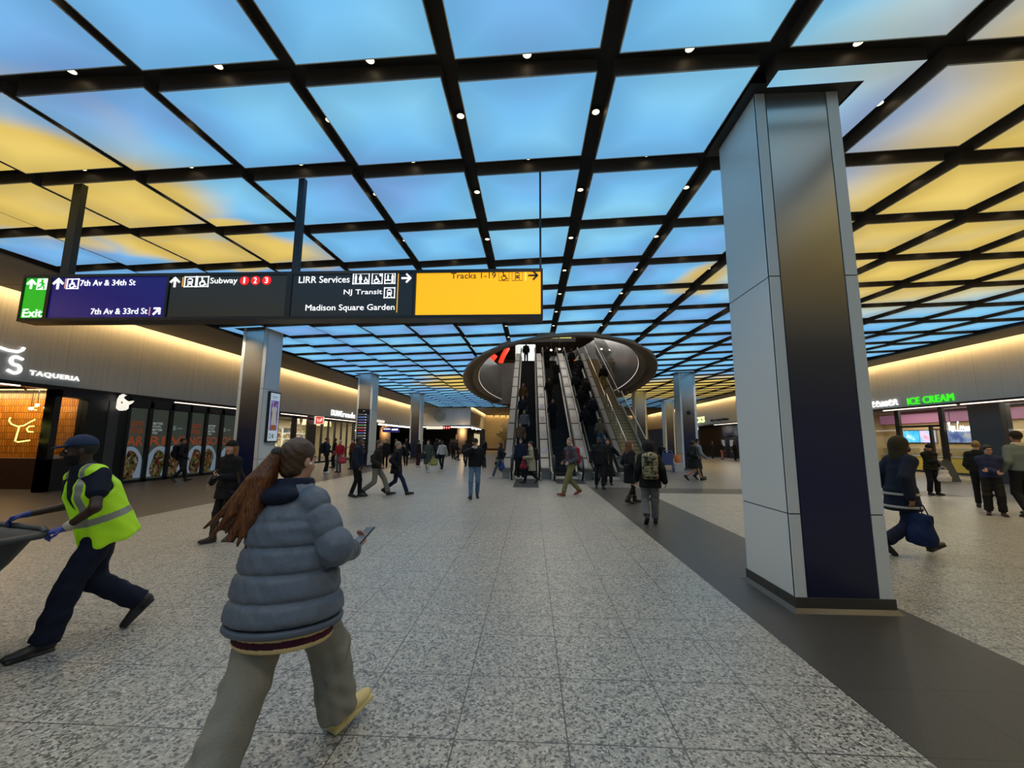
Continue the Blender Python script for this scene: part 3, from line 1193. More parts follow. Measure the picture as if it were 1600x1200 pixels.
# services field
S_text(M_SWH, 'LIRR Services', 4.138, .530, .735, .098)
s.new('pictogram')
s.frame(M_SWH, 4.917, .505, .24, .16)
s.man(M_SWH, 4.962, .525, .12)
s.man(M_SWH, 5.028, .525, .12, True)
s.wheelchair(M_SWH, 5.06, .515, .10)
s.new('pictogram')
s.frame(M_SWH, 5.19, .505, .155, .16)
s.wheelchair(M_SWH, 5.20, .51, .125)
s.circ(M_SWH, 5.315, .635, .018)
s.new('pictogram')
s.frame(M_SWH, 5.372, .505, .155, .16)
s.man(M_SWH, 5.487, .52, .125)
s.man(M_SWH, 5.422, .555, .085)
s.rect(M_SWH, 5.387, 5.462, .55, .565)
S_text(M_SWH, 'NJ Transit', 4.80, .334, .548, .092)
s.new('pictogram')
s.frame(M_SWH, 5.374, .296, .157, .155)
s.train(M_SWH, MATS['lit_services_field'], 5.377, .30, .148)
S_text(M_SWH, 'Madison Square Garden', 4.266, .098, 1.268, .112)
S_line(M_SAM, 5.562, 5.574, .088, .662)
S_arrow(M_SWH, 5.685, .585, .125, 0)
# tracks field
S_text(M_SBK, 'Tracks 1-19', 6.315, .568, .63, .084, .001)
s.new('pictogram')
s.frame(M_SDKB, 6.985, .528, .145, .142, .006)
s.wheelchair(M_SBK, 6.99, .53, .135)
s.new('pictogram')
s.frame(M_SDKB, 7.166, .528, .15, .142, .006)
s.train(M_SBK, MATS['lit_tracks_field'], 7.172, .53, .14)
S_line(mat('sign_pale_line', (.9, .9, .3), .4, emit=srgb('#e8e870'), power=.9), 7.352, 7.363, .53, .665)
S_arrow(M_SBK, 7.462, .602, .125, 0)
for nm, mb, ms in s.items:
    mb.build(nm, ms, t)
# rods up to the ceiling
for xa, w in ((.491, .135), (4.007, .085), (7.565, .028)):
    box_obj('hanger_post', mat('hanger_steel', (.035, .04, .045), .45, metal=.4), xa - w / 2, xa + w / 2, .10, .10 + min(w, .09), SH - .01, PLEN - 3.27, t)
# ================================================================ escalators
TH = math.atan(.577)
YB, YT, ZT = 19.0, 33.2, 8.19          # step line: foot, head, upper floor
M_STEP = mat('step_black', (.016, .016, .017), .6)
M_RUB = mat('handrail_rubber', (.012, .012, .013), .4)
M_SKIRT = mat('skirt_steel', (.55, .53, .49), .35, metal=.6)
M_DECK = mat('deck_steel', (.32, .315, .30), .36, metal=.45)
M_PANEL = mat('balustrade_panel', (.32, .31, .30), .3, metal=.45)
M_ESCG = glass('balustrade_glass', (.90, .93, .92), .16)
M_COMB = mat('comb_plate', (.58, .57, .53), .4, metal=.5)


def zline(y):
    return max(0.0, min(ZT, (y - YB) * .577))


def rail_path(x, yb, off, n=14):
    """points of a handrail: newel curl at the foot, the slope, the flat at the head"""
    p = []
    zc = off / 2 + .02
    for k in range(n + 1):
        a = -math.pi / 2 - math.pi * k / n
        p.append((x, yb + .05 + math.cos(a) * (off / 2 - .02), zc + math.sin(a) * (off / 2 - .02)))
    p.append((x, YB - .35, off))
    for y in (YB + .5, YB + 3, (YB + YT) / 2, YT - 2.2, YT - .6):
        p.append((x, y, zline(y) + off))
    p.append((x, YT + .2, ZT + off))
    p.append((x, YT + 1.6, ZT + off))
    return p


def ribbon(mb, x0, x1, y0, y1, lo, hi, mi=0):
    """slab following the step line between two heights above it"""
    ysr = [y0] + [y for y in (YB, YB + .4, YT - .4, YT) if y0 < y < y1] + [y1]
    ring = [(y, zline(y) + lo(y) if callable(lo) else zline(y) + lo) for y in ysr] + [(y, zline(y) + hi) for y in reversed(ysr)]
    n = len(ring)
    a = [(x0, y, z) for y, z in ring]
    b = [(x1, y, z) for y, z in ring]
    m = len(ysr)
    fs = []
    for i in range(m - 1):
        fs.append((i, i + 1, n - 2 - i, n - 1 - i))
        fs.append((n + i, n + n - 1 - i, n + n - 2 - i, n + i + 1))
    for i in range(n):
        j = (i + 1) % n
        fs.append((i, n + i, n + j, j))
    mb.raw(a + b, fs, mi)


step = MB()
step.box(-.5, .5, 0, .37, -.02, 0)
step.box(-.5, .5, -.01, .02, -.225, 0)
for k in range(20):
    step.box(-.49 + k * .05, -.465 + k * .05, -.016, -.008, -.22, -.004)
so = step.build('step', M_STEP)
step_me = so.data
bpy.data.objects.remove(so)
ESC = [(-.22, 'escalator carrying people down at the edge beside the seal wall, person in a beige coat at its foot', 16.9),
       (1.50, 'middle escalator with an empty dark foot behind the walker in olive trousers', 17.1),
       (3.26, 'escalator hugging the tan stair, packed with dark-coated riders', 17.0)]
ESC[0] = (-.22, 'escalator on the seal wall side, beige-coated person crossing its foot', 17.2)
for xc, lab, yb in ESC:
    t = thing('escalator', lab, 'escalator', (xc, 0, 0), group='three escalators')
    # truss body under everything
    mb = MB()
    ribbon(mb, -.66, .66, 17.9, YT + 1.5, -.9, -.26)
    mb.box(-.66, .66, 17.9, 19.6, -.02, .02)
    mb.build('truss_body', mat('truss_dark', (.05, .05, .05), .5), t)
    n = 35
    for k in range(n):
        y = YB + .05 + k * .395
        z = zline(y + .2)
        o = mesh_obj('step', step_me, M_STEP if k == 0 and not step_me.materials else None, t, (0, y, z))
    box_obj('comb_plate', M_COMB, -.56, .56, 17.75, 18.95, 0, .03, t)
    for sx in (-1, 1):
        mb = MB()
        a, b = sorted((sx * .52, sx * .60))
        ribbon(mb, a, b, yb + .35, YT + 1.5, -.05, .24)
        mb.build('skirt_panel', M_SKIRT, t)
        mb = MB()
        a, b = sorted((sx * .545, sx * .57))
        ribbon(mb, a, b, yb + .1, YT + 1.5, .24, .90)
        mb.build('glass_balustrade', M_ESCG, t)
        MB().tube(rail_path(sx * .56, yb, .97), .042, 8).build('handrail', M_RUB, t)
        pth = [(p[0], p[1], p[2] - .055) for p in rail_path(sx * .56, yb, .97)[14:]]
        MB().tube(pth, .03, 6).build('rail_channel', M_SKIRT, t)
        mb = MB().box(sx * .57 - .08, sx * .57 + .08, yb - .05, yb + .9, .0, .30)
        for q in (yb + .05, yb + .3):
            mb.box(sx * .57 - .04, sx * .57 + .04, q - .002 - .06, q + .1, .10, .16)
        mb.build('newel_box', M_COMB, t, bevel=.02)
# cladding bands between and beside the escalators
M_BRASSL = mat('warm_strip', (.9, .7, .35), .4, emit=(1, .78, .45), power=.9)
bands = [(-1.22, -.88, 'steel outer cladding band of the escalator nearest the seal wall'), (.45, .83, 'steel deck band dividing the first two escalators, small notices on it'),
         (2.17, 2.59, 'steel deck band dividing the middle and last escalators'), (3.93, 4.27, 'steel deck band between the last escalator and the tan stair')]
bands[0] = (-1.22, -.89, 'steel outer cladding band of the escalator on the seal wall side')
for i, (a, b, lab) in enumerate(bands):
    t = thing('escalator_deck', lab, 'deck cladding', (0, 0, 0), group='steel bands along the escalators')
    mb = MB()
    ribbon(mb, a, b, 17.9, YT + 1.2, -1.0 if i in (0, 3) else -.6, .42)
    mb.build('cladding', M_PANEL, t)
    mb = MB()
    ribbon(mb, a, b, 17.7, YT + 1.2, .42, .455)
    mb.build('top_sheet', M_DECK, t)
    mb = MB()
    for k in range(9):
        y = 19.6 + k * 1.5
        z = zline(y)
        mb.obox(((a + b) / 2, y, z + .465), ((b - a) / 2, 0, 0), (0, .03 * math.cos(TH), .03 * math.sin(TH)), (0, -.012 * math.sin(TH), .012 * math.cos(TH)))
    mb.build('cover_strip', M_RUB, t)
    if i in (1, 2):
        rng = random.Random(i)
        mb = MB()
        for k in range(9):
            y = 20.2 + k * 1.42
            z = zline(y)
            w = (b - a) * .30
            mb.obox(((a + b) / 2, y, z + .462), (w, 0, 0), (0, .26 * math.cos(TH), .26 * math.sin(TH)), (0, -.004 * math.sin(TH), .004 * math.cos(TH)), k % 3)
        mb.build('notice', [mat('notice_lilac', (.55, .53, .62), .5), mat('notice_grey', (.5, .52, .55), .5), mat('notice_rose', (.55, .42, .42), .5)], t)
    mb = MB()
    for x in ((a + .001,) if i in (0,) else (a + .001, b - .009)):
        ribbon(mb, x, x + .008, 18.6, YT, .30, .325)
    mb.build('glow_strip', M_BRASSL, t)

# ================================================================ stair beside them
M_TREAD = mat('stair_tan_stone', (.46, .35, .19), .5, noise=.08, nscale=12)
M_NOSE = mat('stair_nosing', (.12, .09, .05), .5)
SX0, SX1 = 4.30, 5.22
t = thing('tan_stair', 'tan stone stair with a landing rising beside the last escalator', 'stair', (0, 0, 0))
st = MB()
no = MB()
y, z = 18.2, 0.0
flight = []
for k in range(20):
    flight.append((y, z, z + .17))
    z += .17
    y += .295
yl = y
flight.append((y, z - .17, z))
y += .6
for k in range(27):
    flight.append((y, z, z + .17))
    z += .17
    y += .295
for k, (yy, z0, z1) in enumerate(flight):
    ye = flight[k + 1][0] if k + 1 < len(flight) else yy + 3
    st.box(SX0, SX1, yy, ye, max(0, z0 - .35), z1)
    no.box(SX0 + .01, SX1 - .01, yy - .012, yy + .03, z1 - .025, z1 + .004)
st.build('treads', M_TREAD, t)
no.build('nosing', M_NOSE, t)
strg = MB()


def stair_z(yy):
    if yy < yl:
        return (yy - 18.2) * .17 / .295
    if yy < yl + .6:
        return 3.4
    return 3.4 + (yy - yl - .6) * .17 / .295


def sband(mb, x0, x1, y0, y1, lo, hi):
    pts = [y0] + [q for q in (yl, yl + .6) if y0 < q < y1] + [y1]
    for p, q in zip(pts[:-1], pts[1:]):
        zp, zq = stair_z(p), stair_z(q)
        vs = [(x, yy, zz + d) for x in (x0, x1) for yy, zz in ((p, zp), (q, zq)) for d in (lo, hi)]
        mb.raw(vs, [(0, 1, 3, 2), (4, 6, 7, 5), (0, 4, 5, 1), (2, 3, 7, 6), (1, 5, 7, 3), (0, 2, 6, 4)])


sband(strg, SX1, SX1 + .07, 18.2, 33.2, -.55, .30)
strg.build('stringer', mat('stringer_grey', (.30, .31, .31), .4, metal=.4), t)
g = MB()
sband(g, SX1 + .02, SX1 + .035, 18.0, 33.2, .30, 1.02)
g.build('glass_balustrade', M_ESCG, t)
hr = MB()
hp = [(SX1 + .03, yy, stair_z(yy) + 1.06) for yy in (18.0, yl, yl + .6, 33.2)]
hr.tube(hp, .03, 8)
hr.build('glass_handrail', M_SKIRT, t)
hl = MB()
xh = SX0 + .06
pts = [(xh, yy, stair_z(yy) + .98) for yy in (17.9, yl - .2, yl + .3)]
hl.tube([(xh, 17.8, .1)] + pts + [(xh, yl + .3, stair_z(yl) + .05)], .028, 8)
for k in range(6):
    yy = 18.3 + k * 1.05
    hl.tube([(xh, yy, stair_z(yy)), (xh, yy, stair_z(yy) + .98)], .018, 6)
pts = [(xh, yy, stair_z(yy) + .98) for yy in (yl + .5, 33.0)]
hl.tube([(xh, yl + .5, 3.4)] + pts + [(xh, 34, 8.2 + .95)], .028, 8)
hl.build('tube_handrail', mat('polished_rail', (.65, .62, .52), .22, metal=.9), t)

# ================================================================ upper floor seen through the oval
M_UPF = mat('upper_floor_edge', (.20, .19, .18), .5)
M_UPW = mat('upper_wall_grey', (.27, .25, .24), .5)
M_UPD = mat('upper_ceiling_dark', (.07, .055, .05), .5)
up = MB()
up.box(-1.3, 7.5, YT + 1.4, 60, ZT - .5, ZT)
up.box(-9, -1.3, 42.3, 60, ZT - .5, ZT)
struct(up.build('floor_upper', M_UPF))
struct(MB().box(-12, 15, 60, 60.3, 6, 17).build('wall_upper', M_UPW))
struct(MB().box(-12, 15, 12, 60, 13.4, 13.6).build('ceiling_upper', M_UPD))
t = thing('service_wall', 'plain grey panelled wall standing inside the oval opening beside the escalator', 'wall panel', (0, 0, 0))
box_obj('panel', mat('service_grey', (.33, .305, .29), .45, noise=.05, nscale=2), -4.05, -1.35, 42.0, 42.3, 5.3, 9.5, t)
j = MB()
j.box(-3.16, -3.145, 41.995, 42.0, 5.6, 9.5)
j.box(-3.16, -1.35, 41.995, 42.0, 7.4, 7.415)
j.build('panel_joint', mat('joint_dark', (.12, .11, .10), .6), t)
tag(box_obj('bright_screen', mat('white_screen', (.8, .85, .85), .5, emit=srgb('#b4c8c8'), power=.75), -1.75, .50, 46, 46.1, 9.9, 12.4), 'pale glowing screen at the head of the first escalator', 'screen')
# red letters and light over the upper hall
M_RED = mat('red_sign', (.8, .05, .02), .4, emit=srgb('#ff3a22'), power=1.3)
t = thing('red_lit_display', 'curved glowing red display glimpsed above the grey service wall', 'display', (0, 0, 0))
mb = MB()
mb.tube([(-5.6, 44, 10.5), (-5.0, 44, 10.0), (-4.4, 44, 10.1), (-3.9, 44, 10.8)], .34, 8)
mb.build('lower_stroke', M_RED, t)
mb = MB()
mb.tube([(-3.3, 44, 9.9), (-3.0, 44, 10.7), (-2.5, 44, 11.6)], .26, 8)
mb.build('upper_stroke', M_RED, t)
tag(box_obj('red_lit_sign', mat('orange_sign', (.8, .15, .04), .4, emit=srgb('#ff5a2a'), power=1.2), 4.1, 5.1, 40, 40.1, 9.0, 9.45), 'small glowing orange-red panel at the head of the tan stair', 'lit panel')
t = thing('header_sign', 'dim header board with small yellow letters over the escalator heads', 'sign', (0, 0, 0))
box_obj('board', mat('header_board', (.20, .185, .175), .5), -.6, 3.3, 30.0, 30.2, 8.86, 9.40, t)
mb = MB()
rng = random.Random(5)
x = 1.05
while x < 3.0:
    w = rng.uniform(.05, .11)
    if not 1.95 < x < 2.1:
        mb.box(x, x + w, 29.985, 30.0, 9.10, 9.10 + rng.uniform(.08, .14))
    x += w + .035
mb.build('lettering', mat('yellow_letters', (.8, .8, .3), .5, emit=srgb('#e6e27a'), power=1.0), t)
for xa in (-.5, 3.2):
    MB().box(xa - .03, xa + .03, 30.05, 30.11, 9.38, 13.45).build('hanger_post', M_SF, t)
t = thing('glass_screen', 'slanted clear glass screen beside the head of the tan stair', 'glass screen', (0, 0, 0))
mb = MB()
sband(mb, 5.34, 5.36, 26.5, 34.5, 1.0, 2.6)
for yy in (26.6, 30.5, 34.3):
    mb.box(5.33, 5.37, yy, yy + .05, stair_z(yy) + .2, stair_z(yy) + 1.05)
mb.build('pane', M_ESCG, t)
for x, y, z in ((5.6, 40, 12.2), (6.4, 39, 11.7), (7.6, 37, 10.9), (7.2, 38.5, 10.4), (3.6, 44, 13.0), (2.2, 44, 11.3), (3.1, 44, 11.4)):
    t = thing('upper_hall_lamp', 'small round lamp shining in the upper hall through the oval opening', 'lamp', (x, y, z), group='small lamps in the upper hall')
    MB().lathe([(.001, -.1), (.1, -.06), (.12, 0), (.1, .06), (.001, .1)], n=12, cap=False).build('globe', mat('globe_lamp', (1, .9, .75), .4, emit=(1, .9, .75), power=5), t)
    MB().box(-.012, .012, -.012, .012, .08, 13.5 - z).build('stem', M_SF, t)
for k, (x, y, e) in enumerate(((2, 44, 420), (1.5, 33, 330), (1.5, 22, 260))):  # unseen area lights added to brighten the escalators and upper hall
    ld = bpy.data.lights.new('upper_hall_light', 'AREA')
    ld.energy = e
    ld.size = 6
    ld.color = (1, .93, .84)
    lo = bpy.data.objects.new('upper_hall_light', ld)
    COL.objects.link(lo)
    lo.location = (x, y, 13.3)
# ================================================================ shops under the left fascia
def emis(name, c, power, base=.3):
    c3 = srgb(c) if isinstance(c, str) else c
    return mat(name, tuple(x * base for x in c3), .45, emit=c3, power=power)


M_BLACK = mat('shop_black', (.010, .010, .011), .35)
M_CHAR = mat('shop_charcoal', (.035, .034, .036), .45)
M_GLASS = glass('shop_glass', (.86, .88, .88), .2)
M_CREAM = mat('cream_wall', (.62, .54, .38), .6)
EY, EZ = (0, 1, 0), (0, 0, 1)


def tile_wall_mat():
    m = bpy.data.materials.new('amber_scallop_tiles')
    m.use_nodes = True
    k = NT(m)
    tc = k.new('ShaderNodeTexCoord')
    sp = k.new('ShaderNodeSeparateXYZ')
    k.link(tc.outputs['Object'], sp.inputs[0])
    bx = k.new('ShaderNodeTexBrick')
    bx.offset = .5
    bx.inputs['Scale'].default_value = 1
    bx.inputs['Brick Width'].default_value = .085
    bx.inputs['Row Height'].default_value = .22
    bx.inputs['Mortar Size'].default_value = .008
    bx.inputs['Color1'].default_value = srgb('#c8862c') + (1,)
    bx.inputs['Color2'].default_value = srgb('#a8661c') + (1,)
    bx.inputs['Mortar'].default_value = srgb('#4a2608') + (1,)
    cb = k.new('ShaderNodeCombineXYZ')
    k.link(sp.outputs[0], cb.inputs[0])
    k.link(sp.outputs[2], cb.inputs[1])
    k.link(cb.outputs[0], bx.inputs['Vector'])
    k.link(bx.outputs['Color'], k.bsdf.inputs['Base Color'])
    k.bsdf.inputs['Roughness'].default_value = .35
    return m


# ---- the shell behind the storefront line
struct(MB().box(-22, XL - .05, 1, 1.2, 0, 3.3).box(-19.2, -19, 1.2, 13.0, 0, 3.3).box(-19.2, XL - .3, 13.02, 13.2, 0, 3.3).build('wall_taqueria', mat('taqueria_brown', (.05, .035, .025), .6)))
struct(MB().box(-22, XL - .28, 1, 49.2, 3.2, 3.3).build('ceiling_shops', M_CHAR))
struct(box_obj('wall_tiled', tile_wall_mat(), -19.0, XL - .35, 12.9, 13.0, .95, 3.05))
tag(box_obj('bench_back', mat('booth_brown', (.10, .045, .03), .6), -18.9, XL - .6, 12.5, 12.9, 0, .95), 'long brown booth back below the amber tiles', 'booth')
for k in range(3):
    x = -15.4 - k * 1.35
    t = thing('tile_wall_lamp', 'lamp bar glowing down the amber tiles of the taqueria, %s in from the mouth' % ordinal(k + 1), 'lamp', (x, 12.35, 3.06), group='tile wall lamps')
    box_obj('bar', M_CHAR, -.6, .6, -.05, .05, .06, .14, t)
    box_obj('diffuser', emis('tile_lamp', '#ffc070', 6), -.58, .58, -.04, .04, .045, .06, t)
    ld = bpy.data.lights.new('tile_wash', 'AREA')
    ld.shape = 'RECTANGLE'
    ld.size, ld.size_y = 1.1, .1
    ld.energy = 26
    ld.color = (1, .74, .40)
    lo = bpy.data.objects.new('tile_wash', ld)
    COL.objects.link(lo)
    lo.location = (x, 12.35, 3.09)
    lo.rotation_euler = (math.radians(20), 0, 0)
# neon bull face in the taqueria window
t = thing('neon_bull', 'yellow neon outline of a bull face with curling horns', 'neon sign', (XL - .5, 0, 0))
NEON = emis('neon_yellow', '#f4f07a', 2.2)
yz = lambda pts: [(0, y, z) for y, z in pts]
mb = MB()
mb.tube(yz([(11.20, 2.17), (11.18, 2.08), (11.25, 1.98), (11.40, 1.92), (11.55, 1.95), (11.66, 2.04), (11.80, 2.14)]), .018, 8)
mb.build('horns', NEON, t)
MB().tube(yz([(11.44, 1.90), (11.40, 1.50), (11.47, 1.47), (11.75, 1.52)]), .018, 8).build('muzzle', NEON, t)
MB().tube(yz([(11.80, 1.94), (11.68, 1.93), (11.63, 1.85), (11.68, 1.77), (11.80, 1.77)]), .018, 8).build('eye', NEON, t)
MB().tube(yz([(11.80, 2.42), (11.60, 2.48), (11.80, 2.53)]), .018, 8).build('ear', NEON, t)
for p, q in (((11.25, 2.0), (11.25, 3.2)), ((11.7, 2.52), (11.7, 3.2))):
    MB().tube([(0, p[0], p[1]), (0, q[0], q[1])], .004, 5).build('hanging_wire', M_BLACK, t)
# black piers and dim window between taqueria and posters
t = thing('storefront_bay', 'black storefront bay with a dim reflecting window beside the neon bull', 'storefront', (0, 0, 0))
MB().box(XL - .3, XL + .02, 11.82, 12.0, 0, 3.05).box(XL - .3, XL + .02, 11.82, 14.2, 2.85, 3.05).box(XL - .3, XL + .02, 11.82, 12.8, 0, .95).build('frame', M_BLACK, t)
box_obj('pane', M_GLASS, XL - .16, XL - .14, 12.0, 12.75, .95, 2.85, t)
box_obj('window_shelf', mat('grey_shelf', (.3, .3, .29), .5), XL - .5, XL - .1, 11.95, 12.75, 1.0, 1.04, t)
box_obj('black_pier', M_BLACK, XL - .3, XL + .04, 12.75, 13.42, 0, 2.85, t)
box_obj('grey_pier', mat('pier_grey', (.055, .055, .06), .5), XL - .3, XL + .06, 13.42, 13.78, 0, 2.85, t)
box_obj('black_door', M_BLACK, XL - .3, XL, 13.78, 14.22, 0, 2.85, t)
for k, (y, z) in enumerate(((12.2, 2.5), (12.35, 2.62), (12.6, 2.55))):
    tag(MB().lathe([(.001, -.05), (.05, -.03), (.05, .03), (.001, .05)], n=10, cap=False).build('window_bulb', emis('bulb_white', '#fff4dc', 6), None, (XL - 1.2, y, z)), 'small bright bulb behind the dim storefront window, %s one past the neon bull' % ordinal(k + 1), 'bulb', 'bulbs in the dim window')
    MB().box(-.006, .006, -.006, .006, .04, 3.2 - z).build('cord', M_BLACK, bpy.data.objects['window_bulb' if k == 0 else 'window_bulb.%03d' % k])
# white bull badge on an arm
t = thing('bull_badge_sign', 'small white lit projecting badge in the shape of a bull head', 'sign', (XL + .28, 13.62, 2.62))
bull = [(-.20, 0), (-.20, .30), (-.14, .44), (-.02, .50), (.06, .47), (-.04, .42), (-.06, .36), (.06, .28), (.20, .22), (.34, .26), (.26, .17), (.16, .12), (.16, 0), (.08, -.06), (-.08, -.08)]
MB().prism([(x * 1.0, 0, z) for x, z in bull], (0, .10, 0)).build('badge', emis('badge_white', '#f2ede0', 1.0, .6), t)
MB().lathe([(.001, -.002), (.028, 0), (.028, .01)], n=10).build('eye', M_BLACK, t, (0, -.004, .2)).rotation_euler = (math.pi / 2, 0, 0)
box_obj('arm', M_BLACK, -.24, .1, .03, .07, .46, .50, t)

# ---- fascia letters of the taqueria
M_LETW = emis('letters_white', '#ffffff', 1.0, .8)


def stroke_yz(mb, pts, w, x=XL + .03):
    mb.tube([(x, y, z) for y, z in pts], w, 8)


t = thing('taqueria_sign', 'big rounded white letters with a curling stroke above the taqueria', 'shop sign', (0, 0, 0))
mb = MB()
arc = lambda y, z, r, a0, a1, n=14, q=1: [(y + r * math.cos(math.radians(a0 + (a1 - a0) * k / n)), z + q * r * math.sin(math.radians(a0 + (a1 - a0) * k / n))) for k in range(n + 1)]
stroke_yz(mb, arc(9.98, 3.62, .20, 0, 360, 24), .045)
mb.build('letter_o', M_LETW, t)
mb = MB()
stroke_yz(mb, [(10.86, 3.79)] + arc(10.72, 3.72, .115, 60, 250) + arc(10.72, 3.50, .12, 80, -120)[1:] + [(10.56, 3.44)], .045)
mb.build('letter_s', M_LETW, t)
mb = MB()
stroke_yz(mb, [(9.6, 4.10), (10.1, 4.06), (10.5, 3.98), (10.72, 3.98), (10.82, 4.05), (10.84, 4.13)], .04)
mb.build('horn_stroke', M_LETW, t)
mb = MB()
add_text(mb, 'TAQUERIA', (XL + .006, 11.08, 3.36), EY, EZ, 1.32, .165, bold=.012, depth=.03, space=1.15)
mb.build('small_letters', M_LETW, t)

# ---- chair and a seated diner inside
CW_ = mat('chair_wood', (.32, .20, .10), .5)


def dining_chair(loc, rz, lab):
    t = thing('dining_chair', lab, 'chair', loc, rz)
    box_obj('seat', CW_, -.22, .22, -.22, .22, .43, .47, t, bevel=.008)
    for sx in (-1, 1):
        for sy in (-1, 1):
            MB().box(sx * .20 - .02, sx * .20 + .02, sy * .20 - .02, sy * .20 + .02, 0, .43 if sy > 0 else .95).build('leg', CW_, t)
    MB().box(-.19, .19, -.215, -.19, .62, .93).build('backrest', mat('chair_pad', (.22, .11, .06), .6), t)
    return t


dining_chair((-15.6, 11.35, 0), math.radians(-70), 'wooden dining chair just inside the taqueria mouth under the neon bull')

# ---- six food posters behind the glass next door
def food_mat(name, seed):
    m = bpy.data.materials.new(name)
    m.use_nodes = True
    k = NT(m)
    tc = k.new('ShaderNodeTexCoord')
    mp = k.new('ShaderNodeMapping')
    mp.inputs['Location'].default_value = (seed, seed * 3.1, seed * 1.7)
    k.link(tc.outputs['Object'], mp.inputs[0])
    vo = k.new('ShaderNodeTexVoronoi')
    vo.inputs['Scale'].default_value = 12
    k.link(mp.outputs[0], vo.inputs['Vector'])
    sc_ = k.new('ShaderNodeSeparateColor')
    k.link(vo.outputs['Color'], sc_.inputs[0])
    c = k.ramp(sc_.outputs[0], ((0, srgb('#2c1c10')), (.25, srgb('#7a5a2c')), (.45, srgb('#94865c')), (.62, srgb('#5c6a30')), (.76, srgb('#80302a')), (.9, srgb('#a89c84'))), 'CONSTANT')
    k.link(c, k.bsdf.inputs['Base Color'])
    k.link(c, k.bsdf.inputs['Emission Color'])
    k.bsdf.inputs['Emission Strength'].default_value = .12
    k.bsdf.inputs['Roughness'].default_value = .3
    return m


M_PGRN = mat('poster_dark_green', (.03, .035, .028), .3, emit=(.03, .036, .028), power=.8)
M_PWRAP = mat('poster_wrap', (.42, .50, .58), .35, emit=srgb('#9fb4c8'), power=.20)
M_PORA = mat('poster_orange', (.30, .08, .03), .35, emit=srgb('#b8502a'), power=.26)
M_PDOR = mat('poster_dim_orange', (.2, .06, .02), .35, emit=srgb('#8a4426'), power=.3)
M_PWHI = mat('poster_print_white', (.5, .52, .5), .35, emit=srgb('#aab0aa'), power=.5)
struct(MB().box(XL - .5, XL - .3, 14.2, 20.6, 0, 3.1).build('wall_poster', M_BLACK))
pan = [(14.26, 14.98), (15.14, 15.90), (16.06, 16.84), (16.97, 17.72), (17.88, 18.64), (18.84, 19.75)]
words = [('am', 'ma'), 'B', 'G', ('am', 'ma'), 'B', 'G']
big = [(0, 'AR'), (1, 'RI'), (2, 'VI'), (3, 'NG'), (4, 'SO'), (5, 'ON')]
plabs = ['food poster pane with orange letters beside the black door, first of the row', 'food poster pane with white slogan lines and a filled wrap', 'food poster pane with a small grey mark, person in a dark jacket before it', 'food poster pane with orange letters in the middle of the window row', 'food poster pane with white slogan lines partly behind the woman in the beanie', 'food poster pane with a small grey mark against the white column']
for i, (a, b) in enumerate(pan):
    t = thing('food_poster', plabs[i], 'poster', (XL - .06, a, .10), group='food posters')
    w = b - a
    ph = 2.60
    box_obj('sheet', M_PGRN, -.03, 0, 0, w, 0, ph, t)
    fm = food_mat('food_print_%d' % i, i * 5.3 + 1)
    # filled wrap: a pale leaf shape holding a mottled filling
    mb = MB()
    n = 20
    sgn = 1 if i % 2 == 0 else -1
    pts = []
    cyx = w * (.18 if sgn > 0 else .85)
    out = [(0, .06), (w, .06), (w, .5 if sgn > 0 else 1.1)]
    curve = []
    for k in range(n + 1):
        u = k / n
        yy = w * (1 - u) if sgn > 0 else w * u
        zz = .35 + .85 * math.sqrt(max(0, 1 - ((u - .72) / .78) ** 2))
        curve.append((yy, min(zz, 1.22)))
    poly = [(0, .06), (w, .06)] + (curve if sgn > 0 else curve[::-1])
    mb.face([(.002, y, z) for y, z in poly])
    mb.build('pictured_wrap', M_PWRAP, t)
    mb = MB()
    cx0 = w * (.36 if sgn > 0 else .66)
    mb.face([(.004, max(.0, min(w, cx0 + .40 * w * math.cos(2 * math.pi * k / n) + (.05 * math.sin(6 * math.pi * k / n)))), max(.03, .50 + .56 * math.sin(2 * math.pi * k / n))) for k in range(n)])
    mb.build('pictured_filling', fm, t)
    mb = MB()
    add_text(mb, big[i][1], (.003, .03, 1.22), EY, EZ, w - .08, .36, bold=.02, depth=.003)
    mb.build('orange_letters', M_PORA, t)
    mb = MB()
    if words[i] == 'B':
        for k, wd in enumerate(('BETTER', 'FOOD,', 'BETTER', 'YOU')):
            add_text(mb, wd, (.003, .12, 2.02 - k * .12), EY, EZ, (.42, .36, .42, .22)[k], .085, bold=.012, depth=.003)
        mb.build('slogan', M_PWHI, t)
    elif words[i] == 'G':
        mb.box(.0, .004, .10, .24, 1.82, 2.0)
        mb.box(.0, .004, .30, .56, 1.88, 1.93)
        mb.build('small_mark', mat('poster_grey', (.2, .24, .22), .4, emit=srgb('#6a7a74'), power=.4), t)
    else:
        for k, wd in enumerate(words[i]):
            add_text(mb, wd, (.003, .12, 1.93 - k * .25), EY, EZ, .50, .20, bold=.03, depth=.003)
        mb.build('dim_letters', M_PDOR, t)
mb = MB()
for a, b in [(14.14, 14.26)] + [(pan[i][1], pan[i + 1][0]) for i in range(5)] + [(19.75, 19.95)]:
    mb.box(XL - .12, XL + .02, a, b, 0, 2.95)
mb.box(XL - .12, XL + .02, 14.14, 20.0, 2.72, 3.05)
mb.box(XL - .12, XL + .02, 14.14, 20.0, 0, .10)
struct(mb.build('window_1', M_BLACK))

